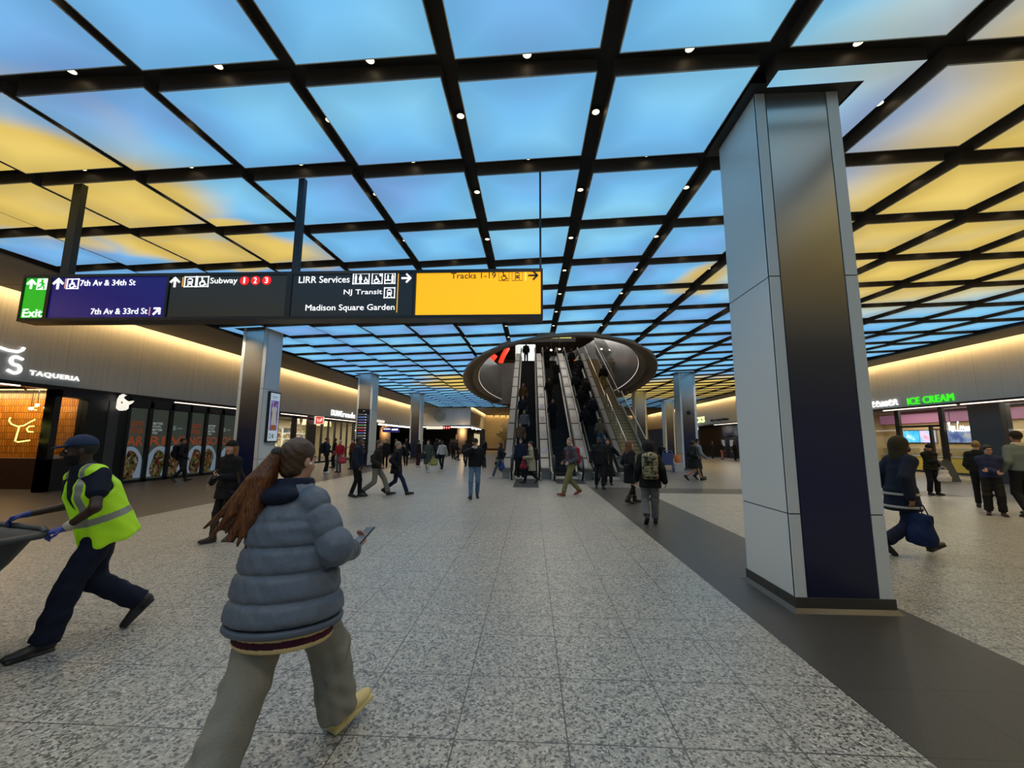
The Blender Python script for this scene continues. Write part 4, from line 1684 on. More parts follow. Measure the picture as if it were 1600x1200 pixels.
# ---- drugstore
struct(MB().box(-20.2, -20, 20, 38, 0, 3.3).box(-20, XL - .3, 37.8, 38.0, 0, 3.3).box(-20, XL - .3, 22.4, 22.6, 0, 3.3).build('wall_drugstore', M_CREAM))
ld = bpy.data.lights.new('drugstore_light', 'AREA')  # unseen area light with no fixture, added to brighten the drugstore interior
ld.shape = 'RECTANGLE'
ld.size, ld.size_y = 3, 13
ld.energy = 800
ld.color = (1, .86, .62)
lo = bpy.data.objects.new('drugstore_light', ld)
COL.objects.link(lo)
lo.location = (-17.2, 29.5, 3.15)
rng = random.Random(11)
for s_ in range(3):
    y0 = 23.2 + s_ * 4.6
    t = thing('lit_shop_shelving', ('bright lit shelving seen past the framed screen', 'bright lit shelving behind the first slim drugstore window', 'bright lit shelving behind the far drugstore windows')[s_], 'shelving', (-19.9, y0, 0), group='drugstore shelving')
    MB().box(0, .06, 0, 4, 0, 2.4).build('back_panel', emis('shelf_glow', '#f4efd8', .9, .7), t)
    for q in range(5):
        box_obj('shelf', mat('shelf_white', (.6, .58, .5), .5), .06, .5, 0, 4, .3 + q * .45, .33 + q * .45, t)
    mb = MB()
    for q in range(5):
        y = .05
        while y < 3.85:
            w = rng.uniform(.08, .22)
            mb.box(.1, .42, y, y + w, .33 + q * .45, .33 + q * .45 + rng.uniform(.15, .34), rng.randrange(5))
            y += w + .02
    o = mb.build('packed_goods', [mat('goods_%d' % k, c, .5) for k, c in enumerate(((.5, .4, .25), (.3, .12, .1), (.5, .5, .45), (.15, .2, .3), (.35, .3, .12)))], t)
    o['kind'] = 'stuff'
for k, y in enumerate((23.6, 25.3, 28.2, 29.6, 31.2, 32.8)):
    t = thing('pendant_shade', 'cream drum pendant lamp in the drugstore, %s from the framed screen column' % ordinal(k + 1), 'pendant lamp', (-16.4, y, 2.62), group='drugstore pendant lamps')
    MB().lathe([(.30, 0), (.20, .55)], n=20, cap=False).build('lamp_shade', emis('shade_glow', '#f0deb0', .75, .5), t)
    MB().tube([(0, 0, .5), (0, 0, .62)], .012, 6).build('cord', M_BLACK, t)
mb = MB()
for a, b in ((20.0, 21.5), (22.35, 22.9), (24.5, 24.95), (26.2, 27.25), (28.05, 28.14), (29.0, 29.09), (30.0, 30.09), (31.05, 31.14), (32.05, 32.14), (33.1, 33.5), (34.8, 34.9), (36.2, 36.3), (37.4, 38.2)):
    mb.box(XL - .12, XL + .0, a, b, 0, 2.95)
mb.box(XL - .12, XL + .0, 20, 38.2, 2.86, 3.05)
mb.box(XL - .12, XL + .0, 20, 38.2, 0, .12)
mb.box(XL - .10, XL - .05, 27.9, 38, .95, .99)
struct(mb.build('window_2', M_BLACK))
struct(box_obj('window_3', M_GLASS, XL - .09, XL - .07, 20, 38, .12, 2.78))
t = thing('projecting_sign', 'small red and white lit projecting square sign outside the drugstore', 'sign', (XL + .05, 26.85, 2.58))
MB().prism([(0, 0, 0), (.62, 0, .02), (.62, 0, .5), (0, 0, .54)], (0, .10, 0)).build('white_box', emis('box_white', '#f0d8d0', .9), t)
MB().prism([(.12, -.004, .03), (.60, -.004, .05), (.60, -.004, .48), (.12, -.004, .50)], (0, .003, 0)).build('red_face', emis('box_red', '#e0452c', .9), t)
mb = MB()
mb.tube([(.20, -.012, .38), (.27, -.012, .14), (.33, -.012, .34), (.39, -.012, .14), (.46, -.012, .36), (.52, -.012, .40), (.53, -.012, .30), (.47, -.012, .2)], .018, 6)
mb.build('white_mark', M_LETW, t)
t = thing('drugstore_sign', 'white lit drugstore letters on the grey fascia beside the directory column', 'shop sign', (0, 0, 0))
mb = MB()
add_text(mb, 'DUANE', (XL + .006, 29.2, 3.30), EY, EZ, 1.75, .42, bold=.0, depth=.05)
mb.build('capital_letters', M_LETW, t)
mb = MB()
add_text(mb, 'reade', (XL + .006, 31.05, 3.28), EY, EZ, 2.2, .46, bold=.0, depth=.05)
mb.build('slim_letters', M_LETW, t)

# ---- dark passage beyond the directory column
struct(MB().box(-24, -23.8, 38.2, 62, 0, 3.3).box(-24, -7.4, 62, 62.2, 0, 3.3).build('wall_passage', mat('passage_dark', (.030, .024, .018), .6)))
struct(MB().box(-24, -7.4, 49.2, 62, 3.1, 3.2).build('ceiling_passage', mat('passage_ceiling', (.012, .010, .009), .6)))
t = thing('blue_overhead_sign', 'small blue overhead sign with white writing strip beyond the directory column', 'sign', (XL + .9, 39.2, 2.28))
box_obj('face', emis('blue_sign', '#1c1c6a', .7), -.7, .9, 0, .12, 0, .45, t)
box_obj('white_strip', M_LETW, -.6, .05, -.01, 0, .27, .36, t)
box_obj('white_strip', M_LETW, .2, .8, -.01, 0, .20, .34, t)
MB().box(-.6, -.56, .04, .08, .45, .92).box(.76, .80, .04, .08, .45, .92).build('hanger', M_BLACK, t)
tag(box_obj('small_lit_sign', emis('cream_sign', '#efe2c8', 1.0), XL + .02, XL + .10, 36.2, 40.0, 3.20, 3.42), 'cream lit strip sign on the fascia above the blue overhead sign', 'sign')
for (x, y, lab) in ((-16.2, 45.5, 'round amber-lit pillar inside the dark passage past the directory column'), (-8.3, 49.9, 'round amber-lit pillar under the fascia with the round seal')):
    t = thing('round_pillar', lab, 'pillar', (x, y, 0), group='amber round pillars')
    MB().lathe([(.62, .12), (.62, 3.1)], n=28).build('shaft', mat('amber_pillar', (.55, .38, .22), .5), t)
    MB().lathe([(.66, 0), (.66, .12)], n=28).build('foot', M_BLACK, t)
    ld = bpy.data.lights.new('pillar_uplight', 'POINT')
    ld.energy = 60
    ld.color = (1, .62, .28)
    ld.shadow_soft_size = .1
    lo = bpy.data.objects.new('pillar_uplight', ld)
    COL.objects.link(lo)
    lo.location = (x + .3, y - 1.1, 2.7)
t = thing('overhead_route_sign', 'cream lit sign with three red route discs under the round seal', 'sign', (-12.45, 49.0, 2.86))
box_obj('face', emis('route_cream', '#f2ecd0', 1.0), 0, 2.0, 0, .12, 0, .36, t)
box_obj('dark_field', M_BLACK, 2.0, 2.9, 0, .12, 0, .36, t)
for k in range(3):
    mb = MB().lathe([(.15, 0), (.15, .02)], n=20)
    o = mb.build('red_disc', MATS['sign_red'], t, (2.16 + k * .28, 0, .18))
    o.rotation_euler = (math.pi / 2, 0, 0)
    mb = MB()
    add_text(mb, '123'[k], (2.16 + k * .28 - .045, -.022, .09), UX, UZ, .09, .19, bold=.02, depth=.004)
    mb.build('numeral', M_LETW, t)
MB().box(.3, 1.6, -.008, 0, .27, .30).build('fine_print', mat('fine_print', (.2, .18, .1), .5), t)
# lit opening beside the far pillar
t = thing('lit_doorway', 'small amber-lit doorway beside the far round pillar', 'doorway', (-10.1, 56, 0))
MB().box(0, 1.3, 0, .1, 0, 2.3).build('glow_wall', emis('amber_glow', '#c89048', .7), t)
MB().box(-.1, 0, -.1, .1, 0, 2.4).box(1.3, 1.4, -.1, .1, 0, 2.4).box(-.1, 1.4, -.1, .1, 2.3, 2.4).build('door_frame', mat('pale_frame', (.5, .45, .38), .5), t)
t = thing('lit_doorway', 'pale lit window at the corner past the far round pillar', 'doorway', (-7.2, 52, 0))
MB().box(0, .06, 0, 6, .9, 2.4).build('glow_wall', emis('cream_glow', '#d8c8a0', .8), t)
MB().box(-.1, .08, -.1, 0, 0, 2.6).box(-.1, .08, 6, 6.1, 0, 2.6).box(-.1, .08, -.1, 6.1, 2.4, 2.6).box(-.1, .08, -.1, 6.1, 0, .9).build('door_frame', M_CHAR, t)
for k, y in enumerate((50.2, 53.5)):
    tag(MB().lathe([(.001, -.1), (.12, -.08), (.16, 0), (.12, .08), (.001, .1)], n=14, cap=False).build('globe_light', emis('globe_white', '#fff0d0', 3), None, (-7.05, y, 2.98)), 'round globe light under the corner past the seal, %s one' % ('first' if k == 0 else 'second'), 'globe light', 'corner globe lights')
# round seal
t = thing('round_seal', 'round pale relief seal on the far grey fascia', 'wall seal', (-10.93, 49.28, 4.43))
M_SEAL = mat('seal_stone', (.42, .40, .32), .5)
o = MB().lathe([(.72, 0), (.72, .05), (.68, .07), (.60, .07), (.57, .05), (.001, .05)], n=40, cap=False).build('disc', M_SEAL, t)
o.rotation_euler = (math.pi / 2, 0, 0)
mb = MB()
mb.tube([(-.3, -.07, -.2), (-.1, -.07, .15), (.05, -.07, .3), (.12, -.07, .1), (.3, -.07, .2)], .035, 8)
mb.tube([(-.2, -.07, -.3), (.05, -.07, -.1), (.25, -.07, -.25)], .035, 8)
mb.build('relief', mat('seal_relief', (.55, .52, .40), .45), t)
# stepped wall relief behind the escalators
t = thing('stepped_wall_relief', 'dark stepped-edge wall relief with dull gold middle behind the escalator', 'wall artwork', (-4.9, 62, 0))
mb = MB()
rng = random.Random(2)
prof = [(1.6, 5.1), (1.3, 4.8), (1.0, 4.5), (.55, 4.1), (.35, 3.8), (.7, 3.5), (.75, 3.2), (.25, 2.9), (-.25, 2.6), (.1, 2.3), (.55, 2.0), (.9, 1.6)]
for (x, z), (x2, z2) in zip(prof[:-1], prof[1:]):
    mb.box(x, 6.0, 0, .25, z2, z)
mb.build('stepped_silhouette', mat('relief_dark', (.05, .038, .02), .5), t)
mb = MB().box(1.6, 5.6, -.06, 0, 1.7, 4.6)
mb.build('gold_field', mat('relief_gold', (.30, .19, .04), .4, metal=.4, noise=.5, nscale=1.5), t)
box_obj('plinth', M_CHAR, .9, 6.2, -.1, .3, 0, 1.6, t)
tag(box_obj('skirting', mat('skirting_red', (.08, .03, .02), .6), -7.2, XR, 65.9, 65.99, 0, .3), 'dark red skirting along the far tan wall', 'skirting')
for k, x in enumerate((-5.6, -4.7, -3.8)):
    t = thing('track_spotlight', 'small black track spotlight under the far soffit, %s from the seal corner' % ordinal(k + 1), 'spotlight', (x, 62.5, H), group='far track spotlights')
    MB().lathe([(.08, -.42), (.10, -.14)], n=12).build('can', M_BLACK, t)
    MB().tube([(0, 0, -.14), (0, 0, 0)], .02, 6).build('stem', M_BLACK, t)
ld = bpy.data.lights.new('relief_spot', 'AREA')
ld.energy = 260
ld.size = 2
ld.color = (1, .72, .32)
lo = bpy.data.objects.new('relief_spot', ld)
COL.objects.link(lo)
lo.location = (-4, 60, 5.3)
lo.rotation_euler = (math.radians(30), 0, 0)

# ================================================================ right side: ice cream shop
GXR = 19.1
M_YEL = mat('counter_yellow', (.62, .46, .07), .5)
M_PINK = emis('pink_band', '#a8708c', .55, .5)
M_TANW = mat('shop_tan', (.55, .42, .22), .6)
struct(MB().box(22.8, 23, 15.0, 28, 0, 3.4).box(19.0, 22.8, 28, 28.2, 0, 3.4).box(19, 22.8, 14.8, 15.0, 0, 3.4).build('wall_icecream', M_TANW))
struct(MB().box(XR + .25, 24, 9, 34, 3.42, 3.44).build('ceiling_icecream', mat('shop_ceiling', (.07, .06, .06), .6)))
ld = bpy.data.lights.new('icecream_light', 'AREA')  # added fill for the ice cream shop interior, no lamp body behind it
ld.shape = 'RECTANGLE'
ld.size, ld.size_y = 3, 10
ld.energy = 330
ld.color = (1, .88, .68)
lo = bpy.data.objects.new('icecream_light', ld)
COL.objects.link(lo)
lo.location = (20.8, 21.6, 3.3)
box = tag(box_obj('pink_header_band', M_PINK, 22.6, 22.79, 15.1, 27.9, 2.75, 3.28), 'dusky pink header band inside the ice cream shop', 'header band')
t = thing('menu_screen', 'bright blue menu screen over the counter behind the hooded walker', 'menu screen', (22.7, 25.45, 1.62), group='menu screens')
box_obj('display', abstract_screen('menu_blue', ((.4, srgb('#2a9ad0')), (.6, srgb('#58b8e0')), (.75, srgb('#d8e8f0'))), 2.2, .9), 0, .04, 0, 1.0, 0, .68, t)
box_obj('frame', M_BLACK, .03, .1, -.03, 1.0, -.04, .72, t)
t = thing('menu_screen', 'pale lilac menu screen next to the blue one over the counter', 'menu screen', (22.7, 24.45, 1.62), group='menu screens')
box_obj('display', abstract_screen('menu_lilac', ((.4, srgb('#88b0d8')), (.55, srgb('#b8b0d8')), (.7, srgb('#d8889a'))), 2.5, .9), 0, .04, 0, .94, 0, .68, t)
box_obj('frame', M_BLACK, .03, .1, -.03, .97, -.04, .72, t)
t = thing('menu_screen', 'dim blue-grey menu screen seen below the white neon script', 'menu screen', (22.7, 22.0, 1.62), group='menu screens')
box_obj('display', abstract_screen('menu_dim', ((.4, srgb('#4a5a98')), (.55, srgb('#7890b8')), (.7, srgb('#a8a8b0'))), 2.0, .6), 0, .04, 0, 2.0, 0, .62, t)
box_obj('frame', M_BLACK, .03, .1, -.04, 2.04, -.04, .66, t)
t = thing('ice_cream_counter', 'yellow-fronted ice cream counter with a glass display case on top', 'counter', (21.5, 18.4, 0))
box_obj('front', M_YEL, 0, .7, 0, 8.4, .12, .86, t)
box_obj('kick', M_CHAR, .05, .7, 0, 8.4, 0, .12, t)
for k in range(4):
    box_obj('vent_panel', mat('vent_brown', (.42, .26, .06), .5), -.006, 0, .5 + k * 2.1, 1.2 + k * 2.1, .22, .46, t)
box_obj('worktop', mat('worktop_white', (.6, .6, .56), .4), -.03, .75, -.03, 8.43, .86, .90, t)
for k in range(3):
    box_obj('display_glass', M_GLASS, .02, .06, .2 + k * 2.8, 2.6 + k * 2.8, .90, 1.30, t)
    box_obj('display_lid', mat('display_steel', (.6, .6, .58), .3, metal=.6), .02, .5, .2 + k * 2.8, 2.6 + k * 2.8, 1.30, 1.33, t)
rng = random.Random(4)
for k in range(12):
    y = 17.6 + k * .66
    c = rng.choice([(.7, .3, .3), (.65, .6, .5), (.3, .5, .3), (.8, .75, .7)])
    tag(MB().lathe([(.06, 0), (.075, .16), (.075, .165)], n=10).build('ice_cream_tub', mat('tub_%d' % int(c[0] * 100 + c[1] * 10), c, .5), None, (21.75, y + 1.2, .902)), 'small tub on the ice cream counter, tub %s along from the stone pier' % CARD[k + 1], 'tub', 'tubs on the counter')
struct(MB().box(GXR - .06, GXR + .06, 22.35, 22.6, 0, 3.34).box(GXR - .06, GXR + .06, 20.05, 20.25, 0, 3.34).box(GXR - .06, GXR + .06, 20.7, 20.8, 0, 2.35).box(GXR - .06, GXR + .06, 20.2, 22.4, 2.35, 2.45).box(GXR - .06, GXR + .06, 24.5, 24.7, 0, 3.34).build('window_4', M_BLACK))
struct(MB().box(GXR - .01, GXR + .01, 18.95, 20.05, .1, 3.3).box(GXR - .01, GXR + .01, 22.6, 26, .1, 3.3).box(GXR - .01, GXR + .01, 13, 17.6, .1, 3.3).build('window_5', M_GLASS))
t = thing('glass_door', 'open black-framed glass door of the ice cream shop', 'door', (GXR, 20.75, 0), math.radians(-62))
MB().box(-.025, .025, 0, .07, .02, 2.3).box(-.025, .025, .93, 1.0, .02, 2.3).box(-.025, .025, 0, 1, 2.2, 2.3).box(-.025, .025, 0, 1, .02, .2).build('door_frame', M_BLACK, t)
box_obj('pane', M_GLASS, -.006, .006, .07, .93, .2, 2.2, t)
MB().tube([(-.06, .85, .8), (-.06, .85, 1.6)], .015, 6).build('handle', M_SKIRT, t)
tag(box_obj('stone_pier', mat('pier_slate', (.075, .08, .088), .45), 18.98, 19.4, 17.62, 18.86, 0, 3.24), 'dark slate pier beside the white neon script, shoppers in front of it', 'pier')
struct(MB().box(XR + .3, 24, 8.0, 8.2, 0, 3.4).box(22.5, 22.7, 8.2, 14.8, 0, 3.4).build('wall_nextshop', M_TANW))
tag(box_obj('pink_header_band', M_PINK, 22.3, 22.45, 8.3, 14.7, 2.65, 3.25), 'dusky pink header band past the slate pier', 'header band')
ld = bpy.data.lights.new('next_shop_light', 'AREA')  # hidden fill added to light the shop past the pier
ld.size = 3
ld.energy = 120
ld.color = (1, .85, .6)
lo = bpy.data.objects.new('next_shop_light', ld)
COL.objects.link(lo)
lo.location = (20.8, 12.5, 3.25)
# white neon script in the window
def script(mb, x, y0, z0, w, h, pts_list, r):
    """pen strokes in a unit box running towards smaller y (as read from inside the hall)"""
    for pts in pts_list:
        P = [(x, y0 - u * w, z0 + v * h) for u, v in pts]
        sm = []
        for i in range(len(P) - 1):
            p0, p1, p2, p3 = P[max(i - 1, 0)], P[i], P[i + 1], P[min(i + 2, len(P) - 1)]
            for k in range(4):
                t_ = k / 4
                sm.append(tuple(.5 * ((2 * b) + (-a + c) * t_ + (2 * a - 5 * b + 4 * c - d) * t_ ** 2 + (-a + 3 * b - 3 * c + d) * t_ ** 3) for a, b, c, d in zip(p0, p1, p2, p3)))
        sm.append(P[-1])
        mb.tube(sm, r, 7)


LETTERS = {
    'V': [[(.0, .8), (.12, .95), (.2, .8), (.3, .1), (.42, .5), (.55, .95), (.7, .9)]],
    'a': [[(.55, .5), (.3, .6), (.08, .35), (.15, .08), (.4, .1), (.55, .5), (.55, .1), (.7, .05)]],
    'n': [[(.05, .05), (.12, .55), (.15, .1), (.35, .55), (.55, .45), (.55, .1), (.75, .1)]],
    'L': [[(.75, .85), (.6, 1.0), (.4, .8), (.35, .3), (.15, .05), (.05, .2), (.3, .2), (.6, .05), (.85, .15)]],
    'e': [[(.1, .28), (.45, .36), (.42, .56), (.2, .52), (.1, .25), (.3, .05), (.6, .12)]],
    'u': [[(.05, .5), (.1, .12), (.3, .08), (.45, .5), (.48, .1), (.65, .1)]],
    'w': [[(.05, .5), (.12, .1), (.28, .12), (.33, .5), (.4, .1), (.58, .12), (.65, .52)]],
}


def write_script(mb, txt, x, y0, z0, w, h, r):
    adv = {'V': .75, 'L': .9, ' ': .35}
    total = sum(adv.get(c, .68) for c in txt)
    u = 0
    for c in txt:
        if c in LETTERS:
            script(mb, x, y0 - u / total * w, z0, w / total, h, LETTERS[c], r)
        u += adv.get(c, .68)


t = thing('neon_script_sign', 'white neon script hanging in the ice cream shop window', 'neon sign', (0, 0, 0))
mb = MB()
write_script(mb, 'Van Leeuwen', GXR + .1, 20.02, 2.1, 1.12, .46, .016)
mb.build('neon_tube', emis('neon_white', '#f4f8ff', 2.6), t)
MB().box(GXR + .095, GXR + .105, 19.9, 19.92, 2.5, 3.3).box(GXR + .095, GXR + .105, 19.0, 19.02, 2.4, 3.3).build('hanging_wire', M_BLACK, t)
t = thing('ice_cream_sign', 'white script and bright green capitals on the fascia over the ice cream shop', 'shop sign', (0, 0, 0))
mb = MB()
write_script(mb, 'Van Leeuwen', XR - .04, 24.3, 3.44, 2.9, .55, .026)
mb.build('white_script', M_LETW, t)
mb = MB()
add_text(mb, 'ICE CREAM', (XR - .006, 20.85, 3.42), (0, -1, 0), EZ, 2.2, .32, bold=.0, depth=.05, space=1.1)
mb.build('green_capitals', emis('letters_green', '#3cf01e', 1.15), t)
# tapered grey bin outside
t = thing('tapered_bin', 'dark grey tapered floor bin beside the customer with the white bag', 'bin', (17.6, 18.85, 0))
mb = MB()
q0 = [(-.32, -.42), (.32, -.42), (.32, .42), (-.32, .42)]
q1 = [(-.2, -.22), (.2, -.22), (.2, .22), (-.2, .22)]
for a in range(4):
    b = (a + 1) % 4
    mb.face([q0[a] + (0,), q0[b] + (0,), q1[b] + (.85,), q1[a] + (.85,)])
mb.face([p + (0,) for p in q0][::-1])
mb.build('body', mat('bin_grey', (.12, .125, .11), .5), t)
MB().box(-.21, .21, -.23, .23, .85, .89).build('lid', M_CHAR, t)

# ---- ticket machines far on the right
struct(MB().box(XR + 1.6, XR + 1.8, 34, 50, 0, 3.4).build('wall_tickets', mat('ticket_black', (.012, .011, .013), .3)))
struct(MB().box(XR + .25, XR + 1.7, 33, 50, 3.3, 3.4).build('ceiling_tickets', M_CHAR))
t = thing('ticket_letters', 'small black capitals and lowercase above the ticket machines', 'sign', (0, 0, 0))
mb = MB()
add_text(mb, 'Ticket Vending Machines', (XR - .006, 43.1, 3.52), (0, -1, 0), EZ, 3.9, .30, bold=.02, depth=.04)
mb.build('lettering', M_BLACK, t)
t = thing('green_glow_sign', 'pale yellow-green glowing letters on the fascia past the dome camera column', 'sign', (0, 0, 0))
mb = MB()
add_text(mb, 'CKS', (XR - .006, 47.1, 3.60), (0, -1, 0), EZ, 2.6, .62, bold=.03, depth=.05)
mb.build('lettering', emis('letters_lime', '#e4f0a0', 1.6), t)
t = thing('round_lit_sign', 'round white lit blade sign hanging below the glowing letters', 'sign', (XR - .35, 46.6, 3.0))
o = MB().lathe([(.42, -.06), (.42, .06)], n=28).build('disc', emis('disc_white', '#f4f0e0', 1.4), t)
o.rotation_euler = (math.pi / 2, 0, 0)
MB().box(-.03, .40, -.02, .02, .40, .44).build('arm', M_BLACK, t)
for k in range(5):
    t = thing('ticket_machine', 'dark ticket machine with a pale lit screen, %s from the far end of the row' % ordinal(5 - k), 'ticket machine', (XR + 1.0, 35.3 + k * 1.75, 0), group='ticket machines')
    box_obj('cabinet', M_CHAR, 0, .55, 0, 1.1, 0, 2.0, t, bevel=.02)
    box_obj('screen', emis('ticket_screen', '#9aa0a0', .4), -.01, 0, .2, .9, 1.15, 1.75, t)
    box_obj('tray', mat('tray_steel', (.3, .3, .3), .3, metal=.7), -.05, 0, .3, .8, .6, .75, t)
tag(box_obj('wide_display', abstract_screen('display_glare', ((.45, srgb('#10121e')), (.62, srgb('#3a3e4a')), (.75, srgb('#8a8c90'))), .55, .5), XR + 1.5, XR + 1.59, 35.5, 44, 2.1, 3.2), 'long dark display above the ticket machines with a grey glare', 'display')
ld = bpy.data.lights.new('ticket_light', 'AREA')
ld.size = 2
ld.energy = 60
lo = bpy.data.objects.new('ticket_light', ld)
COL.objects.link(lo)
lo.location = (XR + .6, 40, 3.2)
# blue hand truck with an orange bin by the stair
t = thing('hand_truck', 'tall blue tubular hand truck standing past the stair', 'hand truck', (7.25, 22.6, 0))
M_TB = mat('truck_blue', (.10, .16, .36), .4)
MB().tube([(-.26, 0, .1), (-.26, 0, 1.0), (-.2, .0, 1.1), (.2, 0, 1.1), (.26, 0, 1.0), (.26, 0, .1)], .022, 8).build('tube_frame', M_TB, t)
MB().box(-.25, .25, -.012, .012, .35, 1.0).build('back_panel', mat('truck_navy', (.05, .08, .22), .5), t)
MB().box(-.28, .28, -.25, .05, .06, .09).build('toe_plate', M_TB, t)
for sx in (-1, 1):
    o = MB().lathe([(.1, -.025), (.1, .025)], n=16).build('wheel', M_RUB, t, (sx * .3, .06, .10))
    o.rotation_euler = (0, math.pi / 2, 0)
t = thing('orange_bucket', 'orange bucket standing on a pale pedestal beside the dome camera column', 'bucket', (7.85, 22.9, .46))
MB().lathe([(.14, 0), (.18, .42), (.16, .42), (.13, .05)], n=18, cap=False).build('shell', mat('bucket_orange', (.62, .16, .03), .5), t)
MB().lathe([(.0, .01), (.14, .01)], n=18, cap=False).build('floor_disc', MATS['bucket_orange'], t)
tag(box_obj('pale_pedestal', mat('pedestal_pale', (.5, .5, .48), .5), 7.6, 8.1, 22.65, 23.15, 0, .46), 'pale square pedestal under the orange bucket', 'pedestal')
# ================================================================ figures: distance fields meshed as one continuous surface
V3 = lambda *a: np.array(a, np.float64)


def unit(v):
    v = np.asarray(v, float)
    return v / (np.linalg.norm(v) + 1e-12)


class Field:
    def __init__(self):
        self.p = []      # (fn, lo, hi, k, op)

    def add(self, fn, lo, hi, k=.03, op='u'):
        self.p.append((fn, np.asarray(lo, float), np.asarray(hi, float), k, op))
        return self

    def cap(self, a, b, ra, rb=None, k=.03, op='u', quilt=None, flat=None):
        """tapered capsule; quilt=(turns, depth): creased rings; flat=(axis, factor) squashes it along an axis"""
        a, b = np.asarray(a, float), np.asarray(b, float)
        rb = ra if rb is None else rb
        d = b - a
        L2 = float(d @ d) + 1e-12
        R = max(ra, rb)
        fx = None
        if flat is not None:
            fx = (unit(flat[0]), 1 / flat[1] - 1)

        def fn(x, y, z):
            px, py, pz = x - a[0], y - a[1], z - a[2]
            if fx is not None:
                n, s = fx
                q = (px * n[0] + py * n[1] + pz * n[2]) * s
                px, py, pz = px + q * n[0], py + q * n[1], pz + q * n[2]
            t = np.clip((px * d[0] + py * d[1] + pz * d[2]) / L2, 0, 1)
            dist = np.sqrt((px - d[0] * t) ** 2 + (py - d[1] * t) ** 2 + (pz - d[2] * t) ** 2) - (ra + (rb - ra) * t)
            if quilt:
                dist = dist + quilt[1] * (1 - np.abs(np.sin(np.pi * (t * quilt[0] + (quilt[2] if len(quilt) > 2 else 0))))) ** 2.5
            return dist
        return self.add(fn, np.minimum(a, b) - R, np.maximum(a, b) + R, k, op)

    def ell(self, c, r, k=.03, op='u', M=None):
        """ellipsoid; M rows are its axes"""
        c = np.asarray(c, float)
        r = np.asarray(r, float)
        M = np.eye(3) if M is None else np.asarray(M, float)

        def fn(x, y, z):
            px, py, pz = x - c[0], y - c[1], z - c[2]
            u = [(px * M[i][0] + py * M[i][1] + pz * M[i][2]) / r[i] for i in range(3)]
            k0 = np.sqrt(u[0] ** 2 + u[1] ** 2 + u[2] ** 2)
            k1 = np.sqrt((u[0] / r[0]) ** 2 + (u[1] / r[1]) ** 2 + (u[2] / r[2]) ** 2) + 1e-9
            return k0 * (k0 - 1) / k1
        ext = np.sqrt(((M * r[:, None]) ** 2).sum(0))
        return self.add(fn, c - ext, c + ext, k, op)

    def cone(self, a, b, ra, rb, X, k=.03, op='u', rnd=.02, quilt=None, warp=None):
        """elliptical frustum from a to b; ra, rb = (half width along X, half depth); quilt=(pitch, depth)"""
        a, b = np.asarray(a, float), np.asarray(b, float)
        d = b - a
        L = np.linalg.norm(d)
        W = d / L
        X = unit(np.asarray(X, float) - W * (np.asarray(X, float) @ W))
        Y = np.cross(W, X)
        R = max(ra + rb)

        def fn(x, y, z):
            px, py, pz = x - a[0], y - a[1], z - a[2]
            h = px * W[0] + py * W[1] + pz * W[2]
            t = np.clip(h / L, 0, 1)
            rx = ra[0] + (rb[0] - ra[0]) * t - rnd
            ry = ra[1] + (rb[1] - ra[1]) * t - rnd
            u = px * X[0] + py * X[1] + pz * X[2]
            v = px * Y[0] + py * Y[1] + pz * Y[2]
            q = np.sqrt((u / rx) ** 2 + (v / ry) ** 2)
            rad = q * (q - 1) / (np.sqrt((u / rx ** 2) ** 2 + (v / ry ** 2) ** 2) + 1e-6)
            slab = np.abs(h - L / 2) - (L / 2 - rnd)
            dist = np.minimum(np.maximum(rad, slab), 0) + np.sqrt(np.maximum(rad, 0) ** 2 + np.maximum(slab, 0) ** 2) - rnd
            if quilt:
                dist = dist + quilt[1] * (1 - np.abs(np.sin(np.pi * h / quilt[0]))) ** 2.5
            if warp:
                dist = dist + warp(np.arctan2(v, u), h)
            return dist
        e = np.abs(X) * max(ra[0], rb[0]) + np.abs(Y) * max(ra[1], rb[1])
        return self.add(fn, np.minimum(a, b) - e, np.maximum(a, b) + e, k, op)

    def box(self, c, h, k=.02, op='u', M=None, rnd=.01):
        c, h = np.asarray(c, float), np.asarray(h, float)
        M = np.eye(3) if M is None else np.asarray(M, float)

        def fn(x, y, z):
            px, py, pz = x - c[0], y - c[1], z - c[2]
            q = [np.abs(px * M[i][0] + py * M[i][1] + pz * M[i][2]) - (h[i] - rnd) for i in range(3)]
            m = np.maximum(np.maximum(q[0], q[1]), q[2])
            return np.sqrt(np.maximum(q[0], 0) ** 2 + np.maximum(q[1], 0) ** 2 + np.maximum(q[2], 0) ** 2) + np.minimum(m, 0) - rnd
        ext = (np.abs(M) * h[:, None]).sum(0)
        return self.add(fn, c - ext, c + ext, k, op)

    def half(self, c, n, k=.005, op='i'):
        """keep the side the normal points away from"""
        c, n = np.asarray(c, float), unit(n)
        return self.add(lambda x, y, z: (x - c[0]) * n[0] + (y - c[1]) * n[1] + (z - c[2]) * n[2], (-9, -9, -9), (9, 9, 9), k, op)

    def ripple(self, fn):
        """displacement added everywhere"""
        return self.add(fn, (-9, -9, -9), (9, 9, 9), 0, 'd')

